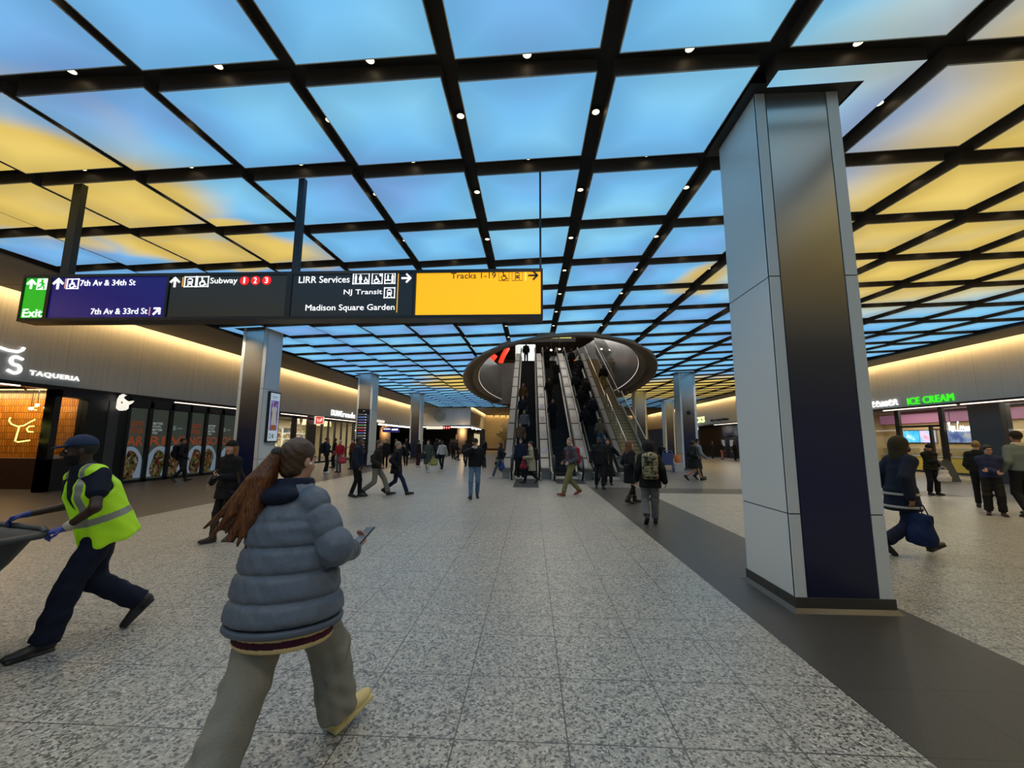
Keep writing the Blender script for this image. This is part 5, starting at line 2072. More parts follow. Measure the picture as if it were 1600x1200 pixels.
    def mesh(self, vox):
        us = [p for p in self.p if p[4] == 'u']
        lo = np.min([p[1] for p in us], 0) - 2.5 * vox - .012
        hi = np.max([p[2] for p in us], 0) + 2.5 * vox + .012
        n = np.ceil((hi - lo) / vox).astype(int) + 1
        ax = [(lo[i] + np.arange(n[i]) * vox).astype(np.float32) for i in range(3)]
        D = np.full(n, 1.0, np.float32)
        for fn, plo, phi, k, op in self.p:
            pad = k + 2 * vox + .012
            s = []
            for i in range(3):
                i0 = max(0, int(math.floor((plo[i] - pad - lo[i]) / vox)))
                i1 = min(n[i], int(math.ceil((phi[i] + pad - lo[i]) / vox)) + 1)
                s.append(slice(i0, max(i0, i1)))
            if any(q.stop <= q.start for q in s):
                continue
            d = fn(ax[0][s[0]][:, None, None], ax[1][s[1]][None, :, None], ax[2][s[2]][None, None, :])
            d = np.broadcast_to(d, tuple(q.stop - q.start for q in s)).astype(np.float32)
            sub = D[tuple(s)]
            if op == 'd':
                sub = sub + d
            elif op == 'u':
                if k > 0:
                    h = np.maximum(k - np.abs(sub - d), 0) / k
                    sub = np.minimum(sub, d) - h * h * k * .25
                else:
                    sub = np.minimum(sub, d)
            else:
                if op == 's':
                    d = -d
                if k > 0:
                    h = np.maximum(k - np.abs(sub - d), 0) / k
                    sub = np.maximum(sub, d) + h * h * k * .25
                else:
                    sub = np.maximum(sub, d)
            D[tuple(s)] = sub
        return surface_nets(D, lo, vox)


def surface_nets(D, lo, vox):
    S = D < 0
    c = np.zeros(tuple(np.array(D.shape) - 1), np.int8)
    nx, ny, nz = c.shape
    offs = [(i, j, k) for i in (0, 1) for j in (0, 1) for k in (0, 1)]
    for i, j, k in offs:
        c += S[i:i + nx, j:j + ny, k:k + nz]
    act = (c > 0) & (c < 8)
    idx = np.full(c.shape, -1, np.int64)
    cells = np.argwhere(act)
    idx[act] = np.arange(len(cells))
    ci, cj, ck = cells.T
    vals = {o: D[ci + o[0], cj + o[1], ck + o[2]] for o in offs}
    acc = np.zeros((len(cells), 3))
    cnt = np.zeros(len(cells))
    for o in offs:
        for axis in range(3):
            if o[axis]:
                continue
            q = list(o)
            q[axis] = 1
            q = tuple(q)
            a, b = vals[o], vals[q]
            m = (a < 0) != (b < 0)
            t = np.where(m, a / np.where(m, a - b, 1), 0)
            p = np.tile(np.array(o, float), (len(cells), 1))
            p[:, axis] += t
            acc[m] += p[m]
            cnt[m] += 1
    v = lo + (cells + acc / np.maximum(cnt, 1)[:, None]) * vox
    faces = []
    for axis in range(3):
        sl0 = [slice(1, -1)] * 3
        sl0[axis] = slice(0, -1)
        sl1 = [slice(1, -1)] * 3
        sl1[axis] = slice(1, None)
        A, B = S[tuple(sl0)], S[tuple(sl1)]
        for sign in (0, 1):
            e = np.argwhere((A & ~B) if sign == 0 else (~A & B))
            if not len(e):
                continue
            base = e.copy()
            for i in range(3):
                if i != axis:
                    base[:, i] += 1
            u, w = [(1, 2), (2, 0), (0, 1)][axis]
            qs = []
            for du, dw in ((-1, -1), (0, -1), (0, 0), (-1, 0)):
                b = base.copy()
                b[:, u] += du
                b[:, w] += dw
                qs.append(idx[b[:, 0], b[:, 1], b[:, 2]])
            q = np.stack(qs, 1)
            q = q[(q >= 0).all(1)]
            faces.append(q if sign == 0 else q[:, ::-1])
    f = np.concatenate(faces) if faces else np.zeros((0, 4), int)
    return v, f


def largest_piece(v, f):
    """drops stray crumbs so that a mesh stays one piece"""
    n = len(v)
    lab = np.arange(n)
    e = np.concatenate([f[:, [0, 1]], f[:, [1, 2]], f[:, [2, 3]]])
    for _ in range(200):
        m = np.minimum(lab[e[:, 0]], lab[e[:, 1]])
        new = lab.copy()
        np.minimum.at(new, e[:, 0], m)
        np.minimum.at(new, e[:, 1], m)
        new = new[new]
        if (new == lab).all():
            break
        lab = new
    ids, cnt = np.unique(lab, return_counts=True)
    keep = lab == ids[cnt.argmax()]
    re = np.cumsum(keep) - 1
    return v[keep], re[f[keep[f[:, 0]]]]


def field_obj(name, fld, vox, mats, parent, scale=1.0, pick=None, one=False, smooth_iter=1):
    v, f = fld.mesh(vox)
    if one and len(f):
        v, f = largest_piece(v, f)
    if smooth_iter and len(f):     # a light relax takes the stair-steps off
        for _ in range(smooth_iter):
            acc = np.zeros_like(v)
            cnt = np.zeros(len(v))
            for a, b in ((0, 1), (1, 2), (2, 3), (3, 0)):
                np.add.at(acc, f[:, a], v[f[:, b]])
                np.add.at(acc, f[:, b], v[f[:, a]])
                np.add.at(cnt, f[:, a], 1)
                np.add.at(cnt, f[:, b], 1)
            v = v * .55 + acc / np.maximum(cnt, 1)[:, None] * .45
    me = bpy.data.meshes.new(name)
    if pick is not None and len(f):
        mi = pick(v[f].mean(1)).astype(np.int32)
    else:
        mi = None
    v = v * scale
    me.vertices.add(len(v))
    me.vertices.foreach_set('co', v.astype(np.float32).ravel())
    me.loops.add(len(f) * 4)
    me.loops.foreach_set('vertex_index', f.astype(np.int32).ravel())
    me.polygons.add(len(f))
    me.polygons.foreach_set('loop_start', np.arange(0, len(f) * 4, 4, dtype=np.int32))
    me.polygons.foreach_set('use_smooth', np.ones(len(f), bool))
    if mi is not None:
        me.polygons.foreach_set('material_index', mi)
    me.update(calc_edges=True)
    return mesh_obj(name, me, mats, parent)


def two_bone(a, t, l1, l2, pole):
    """joint between a and t; t is pulled in when out of reach"""
    a, t = np.asarray(a, float), np.asarray(t, float)
    d = t - a
    L = np.linalg.norm(d)
    m = (l1 + l2) * .997
    if L > m:
        t = a + d / L * m
        d = t - a
        L = m
    x = (l1 * l1 - l2 * l2 + L * L) / (2 * L)
    h = math.sqrt(max(l1 * l1 - x * x, 0))
    u = d / L
    p = np.asarray(pole, float)
    p = unit(p - u * (p @ u))
    return a + u * x + p * h, t


def rot_axis(v, ax, ang):
    v, ax = np.asarray(v, float), unit(ax)
    return v * math.cos(ang) + np.cross(ax, v) * math.sin(ang) + ax * (ax @ v) * (1 - math.cos(ang))


# reference figure, 1.75 m tall: x to its right, y ahead, z up
class Rig:
    def __init__(self, feet=((-.1, 0, 0, 0), (.1, 0, 0, 0)), hands=None, lean=0, twist=0, head=(0, 0), drop=None, side=0, shift=(0, 0), elbow=None, toe=(8, 8), wide=1.0):
        """feet: per foot (x, y, lift of the ankle, pitch in degrees, toes up positive); left foot first.
        hands: wrist targets (x, y, z) or None; lean: degrees forward; head: (turn to its left, nod down)"""
        self.wide = wide
        al = math.radians(lean)
        U = V3(math.sin(math.radians(side)), math.sin(al), math.cos(al))
        U = unit(U)
        self.ank = []
        for (fx, fy, lift, pitch) in feet:
            self.ank.append(V3(fx, fy, .085 + lift))
        if drop is None:
            # lower the hips until both legs reach
            z = .925
            while z > .45 and any(math.sqrt((s * .09 + shift[0] - a[0]) ** 2 + (shift[1] - a[1]) ** 2 + (z - a[2]) ** 2) > .848 for s, a in zip((-1, 1), self.ank)):
                z -= .005
        else:
            z = .925 - drop
        self.P = V3(shift[0], shift[1], z + .03)
        self.U = U
        self.RX = unit(V3(1, 0, 0) - U * U[0])
        self.FW = np.cross(U, self.RX)
        tw = math.radians(twist)
        self.SX = self.RX * math.cos(tw) + self.FW * math.sin(tw)
        self.SF = np.cross(U, self.SX)
        self.hip = [V3(shift[0] + s * .09, shift[1], z) for s in (-1, 1)]
        self.knee, self.foot = [], []
        for s, h, a, f, te in zip((-1, 1), self.hip, self.ank, feet, toe):
            ta = math.radians(te) * s
            yaw = V3(math.sin(ta), math.cos(ta), 0)
            kn, an = two_bone(h, a, .43, .42, V3(s * .08, 1, 0) + yaw * .2)
            self.knee.append(kn)
            pr = math.radians(f[3])
            d = yaw * math.cos(pr) + V3(0, 0, 1) * math.sin(pr)
            dn = -(V3(0, 0, 1) * math.cos(pr) - yaw * math.sin(pr))
            self.foot.append((an, d, dn))
        self.neck = self.P + U * .515
        self.sho = [self.P + U * .438 + self.SX * s * .164 * wide for s in (-1, 1)]
        hands = hands or (None, None)
        self.elb, self.wri = [], []
        for i, s in enumerate((-1, 1)):
            w = hands[i]
            if w is None:
                w = V3(s * .215 * wide, .02, .87)
            pole = V3(s * .22, -.85, -.35) if not (elbow is not None and elbow[i] is not None) else V3(*elbow[i])
            e, w = two_bone(self.sho[i], w, .285, .255, pole)
            self.elb.append(e)
            self.wri.append(w)
        # head
        yw, nd = math.radians(head[0]), math.radians(head[1])
        hx = V3(math.cos(yw), math.sin(yw), 0)
        hy = V3(-math.sin(yw), math.cos(yw), 0)
        hf = hy * math.cos(nd) - V3(0, 0, 1) * math.sin(nd)
        hu = np.cross(hx, hf)
        self.hx, self.hf, self.hu = hx, hf, hu
        self.HC = self.neck + U * .075 + hu * .085 + hf * .012
        self.HM = np.stack([hx, hf, hu])

    def H(self, x, y, z):
        return self.HC + self.hx * x + self.hf * y + self.hu * z


def hand_prims(F, w, d, n, side, curl=.45, k=.008, grip=1.0):
    """palm, four fingers and thumb at wrist w; d: along the fingers, n: out of the palm, side: towards the thumb"""
    d, n = unit(d), unit(n)
    side = unit(side - d * (side @ d))
    n = np.cross(d, side) if (np.cross(d, side) @ n) > 0 else -np.cross(d, side)
    F.cap(w - d * .01, w + d * .025, .026, .028, k=.02, flat=(n, .72))
    for q in (-.026, -.009, .009, .026):
        F.cap(w + d * .02 + side * q * .8, w + d * .083 + side * q, .0135, .0125, k=.016)
    L = {.026: (.042, .032), .009: (.047, .036), -.009: (.043, .033), -.026: (.034, .026)}
    for q, (l1, l2) in L.items():
        a = w + d * .083 + side * q
        c1 = curl * 1.0
        d1 = rot_axis(d, np.cross(d, n), c1)
        d2 = rot_axis(d1, np.cross(d, n), curl * 1.4)
        b = a + d1 * l1
        F.cap(a, b, .0095, .0088, k=.006)
        F.cap(b, b + d2 * l2, .0088, .0072, k=.005)
    t0 = w + d * .028 + side * .026
    t1 = t0 + unit(d * .55 + side * .75 + n * .35) * .042
    F.cap(t0, t1, .0135, .0105, k=.014)
    F.cap(t1, t1 + unit(d * .9 + side * .1 + n * .5 * grip) * .034, .0103, .0085, k=.006)


def head_prims(F, R, jaw=1.0, fine=True):
    M = R.HM
    F.ell(R.H(0, -.016, .030), (.074, .094, .088), M=M, k=.02)
    F.ell(R.H(0, .024, -.040), (.058 * jaw, .066, .074), M=M, k=.04)
    F.ell(R.H(0, .060, -.092), (.026 * jaw, .024, .022), M=M, k=.03)
    F.cap(R.neck - R.U * .05, R.H(0, -.022, -.055), .058, .052, k=.03)
    F.cap(R.H(-.034, .073, .026), R.H(.034, .073, .026), .013, k=.02)
    for s in (-1, 1):
        F.ell(R.H(s * .031, .090, .008), (.017, .012, .010), M=M, k=.012, op='s')
        F.ell(R.H(s * .031, .076, .007), (.014, .013, .011), M=M, k=.003)
        F.ell(R.H(s * .040, .056, -.030), (.022, .020, .018), M=M, k=.02)
        F.ell(R.H(s * .076, -.010, -.008), (.010, .020, .032), M=M, k=.008)
    F.cap(R.H(0, .082, .012), R.H(0, .106, -.026), .0095, .0135, k=.014)
    for s in (-1, 1):
        F.ell(R.H(s * .012, .095, -.028), (.009, .010, .008), M=M, k=.008)
    F.ell(R.H(0, .086, -.056), (.024, .010, .0065), M=M, k=.006)
    F.ell(R.H(0, .085, -.067), (.021, .010, .0075), M=M, k=.006)


def face_pick(R, skin=0, lip=1, eye=2, brow=3, iris=4, beard=None):
    def f(c):
        q = (c - R.HC) @ R.HM.T
        x, y, z = np.abs(q[:, 0]), q[:, 1], q[:, 2]
        m = np.zeros(len(c), int)
        m[(x < .024) & (y > .072) & (z < -.050) & (z > -.074)] = lip
        if beard is not None:
            m[(y > .0) & (z < -.038) & (z > -.13) & ~((x < .018) & (z > -.072) & (z < -.055))] = beard
            m[(y > .07) & (x < .03) & (z < -.040) & (z > -.055)] = beard
        e = ((x - .031) / .015) ** 2 + ((z - .007) / .0078) ** 2 < 1
        m[e & (y > .06)] = eye
        ir = ((x - .031) / .0065) ** 2 + ((z - .007) / .0075) ** 2 < 1
        m[ir & (y > .06)] = iris
        m[(x > .012) & (x < .05) & (z > .022 + (x - .012) * .1) & (z < .034) & (y > .05)] = brow
        return m
    return f


SKINS = {'light': '#c99a80', 'pink': '#cfa08a', 'tan': '#a87555', 'brown': '#6b4430', 'dark': '#3d2519'}


def skin_mats(tone, brow='#2a1c14', beard=None):
    c = SKINS[tone]
    l = srgb(c)
    out = [mat('skin_' + tone, c, .5, noise=.06, nscale=30), mat('lip_' + tone, (l[0] * .75, l[1] * .48, l[2] * .48), .45), mat('eye_white', (.6, .58, .55), .25), mat('brow_' + brow[1:], brow, .7), mat('iris_dark', (.03, .02, .015), .2)]
    if beard:
        out.append(mat('brow_' + beard[1:], beard, .8))
    return out


def cloth(c, rough=.8, bump=.25, scale=70):
    key = 'cloth_%s_%d' % (c.lstrip('#'), int(scale))
    return mat(key, c, rough, bump=bump, nscale=scale, noise=.10, spec=.25)


def body_field(R, hand=(.4, .4), gloves=None, handdir=None, girth=1.0, palms=None):
    F = Field()
    head_prims(F, R)
    c = R.P + R.U * .31
    F.ell(c, (.165 * R.wide * girth, .105 * girth, .20), M=np.stack([R.SX, R.SF, R.U]), k=.06)
    F.ell(R.P + R.U * .10, (.145 * girth, .10 * girth, .17), M=np.stack([R.RX, R.FW, R.U]), k=.06)
    for q in (0, 1):
        F.cap(R.neck - R.U * .02, R.sho[q], .05, .05, k=.05)
    for i, s in enumerate((-1, 1)):
        F.cap(R.sho[i], R.elb[i], .048, .038, k=.04)
        F.cap(R.elb[i], R.wri[i], .038, .026, k=.02)
        d = unit(R.wri[i] - R.elb[i])
        if handdir and handdir[i] is not None:
            d = unit(np.asarray(handdir[i], float))
        n = V3(-s, 0, 0) if not (palms and palms[i] is not None) else np.asarray(palms[i], float)
        sd = np.cross(n, d)
        if sd @ V3(0, 1, .3) < 0:
            sd = -sd
        hand_prims(F, R.wri[i], d, n, sd, hand[i])
        F.cap(R.hip[i], R.knee[i], .078 * girth, .052, k=.05)
        F.cap(R.knee[i], R.foot[i][0], .052, .038, k=.03)
        an, fd, dn = R.foot[i]
        F.cap(an + dn * .02, an + fd * .12 + dn * .05, .036, .028, k=.02)
    return F


def top_field(R, t=.02, hem=-.02, hemr=(.178, .135), chest=(.170, .125), sleeve=1.0, arm=(.056, .050), collar=True, quilt=None, hood=False, skirt=None, belly=0):
    """garment for the trunk; hem: height of the lower edge above the hips along the spine; skirt: hanging part down to that height"""
    F = Field()
    qa = qt = None
    if quilt:
        qt = (quilt[0], quilt[1])
    hx, hy = hemr
    base = R.P + R.U * hem
    F.cone(base, R.P + R.U * .34, (hx, hy), (chest[0] * R.wide, chest[1]), R.SX, k=.03, rnd=.025, quilt=qt)
    F.ell(R.P + R.U * .33, (chest[0] * R.wide, chest[1], .19), M=np.stack([R.SX, R.SF, R.U]), k=.05)
    if belly:
        F.ell(R.P + R.U * .12 + R.FW * .05, (hx, hy + belly, .18), M=np.stack([R.RX, R.FW, R.U]), k=.06)
    for q in (0, 1):
        F.cap(R.neck - R.U * .035, R.sho[q], .056 + t, .050 + t, k=.05)
    F.cap(R.neck - R.U * .05, R.neck - R.U * .03, .080 + t, .07 + t * .5, k=.05)
    for i in (0, 1):
        ql = None
        if quilt:
            ql = (.285 / quilt[0], quilt[1] * .8, .5)
        up = R.elb[i] if sleeve > .6 else R.sho[i] + (R.elb[i] - R.sho[i]) * sleeve
        F.cap(R.sho[i], up, arm[0] + t, arm[1] + t, k=.035, quilt=ql)
        if sleeve > .6:
            w = R.elb[i] + (R.wri[i] - R.elb[i]) * sleeve
            F.cap(R.elb[i], w, arm[1] + t, arm[1] * .72 + t * .8, k=.02, quilt=ql)
    if collar:
        F.cone(R.neck - R.U * .045, R.neck + R.U * .045, (.082 + t, .080 + t), (.070 + t * .5, .072 + t * .5), R.SX, k=.02, rnd=.012)
    if hood:
        F.ell(R.neck + R.U * .0 - R.SF * .10, (.12, .07, .075), M=np.stack([R.SX, R.SF, R.U]), k=.03)
    if skirt is not None:
        lo = V3(R.P[0], (R.ank[0][1] + R.ank[1][1]) * .25 + R.P[1] * .5, skirt)
        F.cone(lo, R.P + R.U * .05, (hx * 1.12, hy * 1.22), (hx * .97, hy * .98), R.RX, k=.05, rnd=.02)
    return F


def leg_field(R, r=(.092, .066, .062), waist=.10, ankle=.02, fold=0, hipw=(.168, .115)):
    F = Field()
    F.cone(R.P - R.U * .07, R.P + R.U * waist, (hipw[0], hipw[1]), (hipw[0] * .9, hipw[1] * .9), R.RX, k=.05, rnd=.03)
    for i in (0, 1):
        F.cap(R.hip[i] - V3(0, 0, .01), R.knee[i], r[0], r[1], k=.05)
        an, fd, dn = R.foot[i]
        sh = unit(an - R.knee[i])
        end = an - sh * ankle
        F.cone(end, R.knee[i], (r[2], r[2] * 1.08), (r[1], r[1]), R.RX, k=.035, rnd=.012)
    if fold:
        F.ripple(lambda x, y, z: fold * (np.sin(z * 23 + x * 41 + 1.2 * np.sin(y * 19 + z * 7)) * np.sin(x * 29 - z * 13 + y * 22) + .5 * np.sin(z * 47 + 2.0 * np.sin(x * 21 + z * 9) + y * 33)))
    return F


def shoe_field(R, i, boot=0, size=1.0, sole=.012):
    F = Field()
    an, fd, dn = R.foot[i]
    up = -dn
    sd = np.cross(fd, up)
    M = np.stack([sd, fd, up])
    F.ell(an + fd * .145 * size + dn * .052, (.046, .085, .034), M=M, k=.03)
    F.ell(an - fd * .02 + dn * .035, (.042, .056, .052), M=M, k=.03)
    F.cap(an + fd * .0 + dn * .01, an + fd * .11 + dn * .045, .040, .034, k=.03)
    F.box(an + fd * .075 + dn * .076, (.045, .135 * size, .012), M=M, k=.008, rnd=.01)
    F.half(an + dn * .086, dn, k=.002)
    if boot:
        sh = unit(R.knee[i] - an)
        F.cap(an, an + sh * boot, .050, .066, k=.03)
    else:
        F.cap(an, an + unit(R.knee[i] - an) * .03, .042, .042, k=.02)
    return F


def hair_field(R, kind):
    F = Field()
    M = R.HM
    g = {'short': .010, 'bald': .003, 'crop': .005}.get(kind, .014)
    F.ell(R.H(0, -.018, .034), (.076 + g, .096 + g, .090 + g), M=M, k=.02)
    if kind in ('bob', 'long', 'curly', 'loose'):
        F.ell(R.H(0, -.045, -.03), (.088, .072, .10), M=M, k=.03)
    F.add(*_halfspace(R.H(0, .050, .040), R.hf * .82 + R.hu * -.57), .012, 'i')
    if kind in ('short', 'crop', 'bald', 'bun', 'ponytail', 'tied'):
        F.add(*_halfspace(R.H(0, -.045, -.065), -R.hu), .012, 'i')
        for s in (-1, 1):
            F.ell(R.H(s * .085, .0, -.030), (.02, .036, .045), M=M, k=.01, op='s')
    if kind in ('long', 'loose', 'curly'):
        ln = {'long': .30, 'loose': .24, 'curly': .26}[kind]
        w = .088 if kind != 'curly' else .11
        F.cone(R.H(0, -.055, -.02 - ln), R.H(0, -.045, .0), (w, .045 + (.03 if kind == 'curly' else 0)), (.085, .07), R.hx, k=.03, rnd=.02)
        for s in (-1, 1):
            F.cap(R.H(s * .078, .0, .0), R.H(s * .088, .01, -.04 - ln * .75), .026, .02, k=.03)
    if kind == 'bun':
        F.ell(R.H(0, -.10, .085), (.042, .042, .040), M=M, k=.012)
    if kind == 'tied':
        F.cap(R.H(0, -.11, .02), R.H(0, -.14, -.16), .03, .018, k=.02)
    if kind == 'curly':
        F.ripple(lambda x, y, z: .008 * np.sin(x * 90) * np.sin(y * 85 + 1) * np.sin(z * 80))
    return F


def _halfspace(c, n):
    c, n = np.asarray(c, float), unit(n)
    return (lambda x, y, z: (x - c[0]) * n[0] + (y - c[1]) * n[1] + (z - c[2]) * n[2]), (-9, -9, -9), (9, 9, 9)


def hat_field(R, kind):
    F = Field()
    M = R.HM
    if kind == 'beanie':
        F.ell(R.H(0, -.016, .045), (.092, .110, .100), M=M, k=.02)
        F.add(*_halfspace(R.H(0, .02, .028), -R.hu + R.hf * .15), .008, 'i')
        F.cone(R.H(0, -.010, .022), R.H(0, -.018, .062), (.096, .114), (.094, .112), R.hx, k=.006, rnd=.012)
    elif kind == 'cap':
        F.ell(R.H(0, -.014, .042), (.088, .107, .094), M=M, k=.02)
        F.add(*_halfspace(R.H(0, .02, .040), -R.hu), .006, 'i')
        F.ell(R.H(0, .108, .042), (.066, .060, .010), M=np.stack([R.hx, unit(R.hf * .97 - R.hu * .22), np.cross(R.hx, unit(R.hf * .97 - R.hu * .22))]), k=.012)
    elif kind == 'hood':
        F.ell(R.H(0, -.035, .018), (.112, .122, .125), M=M, k=.03)
        F.cap(R.neck - R.U * .02 - R.SF * .03, R.H(0, -.05, -.05), .105, .10, k=.05)
        F.ell(R.H(0, .10, -.005), (.072, .085, .095), M=M, k=.02, op='s')
    return F


def pose_walk(a=.30, lead='l', arms=.22, lift=.10):
    """mid-stride feet and swinging wrists"""
    f = (-.07, a, .012, 14), (.07, -a * .95, lift, -42)
    h = (V3(-.25, -arms * .8, .90), V3(.25, arms, .95))
    if lead == 'r':
        f = (-.07, -a * .95, lift, -42), (.07, a, .012, 14)
        h = (V3(-.25, arms, .95), V3(.25, -arms * .8, .90))
    return dict(feet=f, hands=h)


STAND = dict(feet=((-.10, .02, 0, 0), (.10, -.02, 0, 0)), hands=(V3(-.25, .03, .86), V3(.25, .03, .86)))


def person(label, loc, rz, h, top, legs, shoes, hair=('short', '#2a1c14'), hat=None, skin='light', pose=None, vox=.013, group=None, scarf=None, beard=None, mask=None, glasses=False, hand=(.5, .5), handdir=None, palms=None, wide=1.0, girth=1.0, bare_legs=False, zoff=0.0, simple=False):
    """one standing or walking figure; top / legs are dicts for the garments"""
    s = h / 1.75
    R = Rig(**(pose or STAND), wide=wide)
    t = thing('person', label, 'person', (loc[0], loc[1], zoff), rz, group)
    v = vox / s
    pick = face_pick(R, beard=5 if beard else None)
    ms = skin_mats(skin, hair[1] if hair else '#2a1c14', beard)
    field_obj('body', body_field(R, hand, handdir=handdir, girth=girth, palms=palms), v, ms, t, s, pick, one=True)
    tp = dict(top)
    col = tp.pop('c')
    nm = tp.pop('name', 'jacket')
    b = tp.pop('stripe', None)
    field_obj(nm, top_field(R, **tp), v, cloth(col) if isinstance(col, str) else col, t, s)
    if legs is not None:
        lg = dict(legs)
        col = lg.pop('c')
        nm = lg.pop('name', 'trousers')
        if nm == 'skirt':
            F = Field().cone(V3(R.P[0], R.P[1], lg['hem']), R.P + R.U * .1, (.20, .16), (.16, .115), R.RX, rnd=.02)
            field_obj('skirt', F, v, cloth(col), t, s)
        else:
            field_obj(nm, leg_field(R, **lg), v, cloth(col), t, s)
    if shoes is not None:
        sc_, boot = (shoes, 0) if isinstance(shoes, str) else shoes
        for i in (0, 1):
            field_obj('boot' if boot else 'shoe', shoe_field(R, i, boot), v, mat('shoe_' + sc_[1:], sc_, .5), t, s)
    if hair is not None and hair[0] != 'none':
        field_obj('hair', hair_field(R, hair[0]), v, mat('hair_' + hair[1][1:], hair[1], .55, noise=.25, nscale=60), t, s)
    if hat is not None:
        field_obj(hat[0] if hat[0] != 'hood' else 'hood', hat_field(R, hat[0]), v, cloth(hat[1]), t, s)
    if scarf is not None:
        F = Field().cone(R.neck - R.U * .03, R.neck + R.U * .055, (.105, .105), (.088, .092), R.SX, rnd=.02)
        field_obj('scarf', F, v, cloth(scarf), t, s)
    if mask is not None:
        F = Field().ell(R.H(0, .072, -.055), (.052, .045, .045), M=R.HM)
        field_obj('face_mask', F, v, mat('mask_' + mask[1:], mask, .7), t, s)
    if glasses:
        mb = MB()
        for q in (-1, 1):
            mb.tube([tuple((R.H(q * .031 + .024 * math.cos(a * math.pi / 6), .098, .006 + .019 * math.sin(a * math.pi / 6))) * s) for a in range(13)], .003 * s, 5)
            mb.tube([tuple(R.H(q * .055, .096, .010) * s), tuple(R.H(q * .078, -.01, .012) * s)], .003 * s, 5)
        mb.tube([tuple(R.H(-.008, .10, .010) * s), tuple(R.H(.008, .10, .010) * s)], .003 * s, 5)
        mb.build('glasses', mat('glasses_black', (.01, .01, .01), .3), t)
    return t, R, s


def at_person(t, R, s, p):
    """world place of a point given in the figure's reference frame"""
    c, n = math.cos(t.rotation_euler[2]), math.sin(t.rotation_euler[2])
    x, y, z = np.asarray(p, float) * s
    return Vector((t.location[0] + c * x - n * y, t.location[1] + n * x + c * y, t.location[2] + z))


def dir_person(t, d):
    c, n = math.cos(t.rotation_euler[2]), math.sin(t.rotation_euler[2])
    return V3(c * d[0] - n * d[1], n * d[0] + c * d[1], d[2])


def backpack(t, R, s, label, c, c2=None, size=(.15, .09, .24), vox=.012, matl=None, front=False):
    """a pack on the figure's back, straps over its shoulders"""
    b = thing('backpack', label, 'backpack', t.location, t.rotation_euler[2])
    k = .205 if not front else -.2
    ctr = R.P + R.U * .25 - R.SF * k
    M = np.stack([R.SX, R.SF, R.U])
    F = Field().box(ctr, size, M=M, rnd=.06)
    F.ell(ctr + R.U * size[2] * .55, (size[0] * .92, size[1] * .95, size[2] * .6), M=M, k=.04)
    m = matl or cloth(c)
    field_obj('sack', F, vox / s, m, b, s)
    F = Field().box(ctr - R.U * size[2] * .38 - R.SF * size[1] * .95 * (1 if not front else -1), (size[0] * .8, .045, size[2] * .42), M=M, rnd=.03)
    field_obj('front_pocket', F, vox / s, matl or cloth(c2 or c), b, s)
    for q in (-1, 1):
        F = Field()
        pts = [ctr + R.U * size[2] * .8 + R.SX * q * .07 + R.SF * size[1] * .6, R.sho[0] * (.5 - q * .27) + R.sho[1] * (.5 + q * .27) + R.U * .085 - R.SF * .01, R.P + R.U * .36 + R.SX * q * .125 + R.SF * .155, R.P + R.U * .16 + R.SX * q * .16 + R.SF * .10]
        for a_, b_ in zip(pts[:-1], pts[1:]):
            F.cap(a_, b_, .020, k=.01)
        field_obj('strap', F, vox / s, cloth(c2 or c), b, s)
    return b


def carried_bag(name, label, cat, place, size, c, rz=0, handle=.12, matl=None, top=.8):
    """a soft bag hanging from place (the grip)"""
    t = thing(name, label, cat, place, rz)
    w, d, h = size
    F = Field().cone(V3(0, 0, -handle - h), V3(0, 0, -handle), (w, d), (w * top, d * .45), V3(1, 0, 0), rnd=.03)
    F.ell(V3(0, 0, -handle - h * .72), (w * 1.02, d * 1.1, h * .34), k=.05)
    F.ripple(lambda x, y, z: .004 * np.sin(x * 40 + z * 20) * np.sin(z * 35))
    field_obj('sack', F, .012, matl or cloth(c), t)
    for q in (-1, 1):
        MB().tube([(-w * .5, q * d * .35, -handle - .01), (-w * .3, q * d * .2, -handle * .3), (0, 0, 0), (w * .3, q * d * .2, -handle * .3), (w * .5, q * d * .35, -handle - .01)], .008, 6).build('handle', matl or cloth(c), t)
    return t
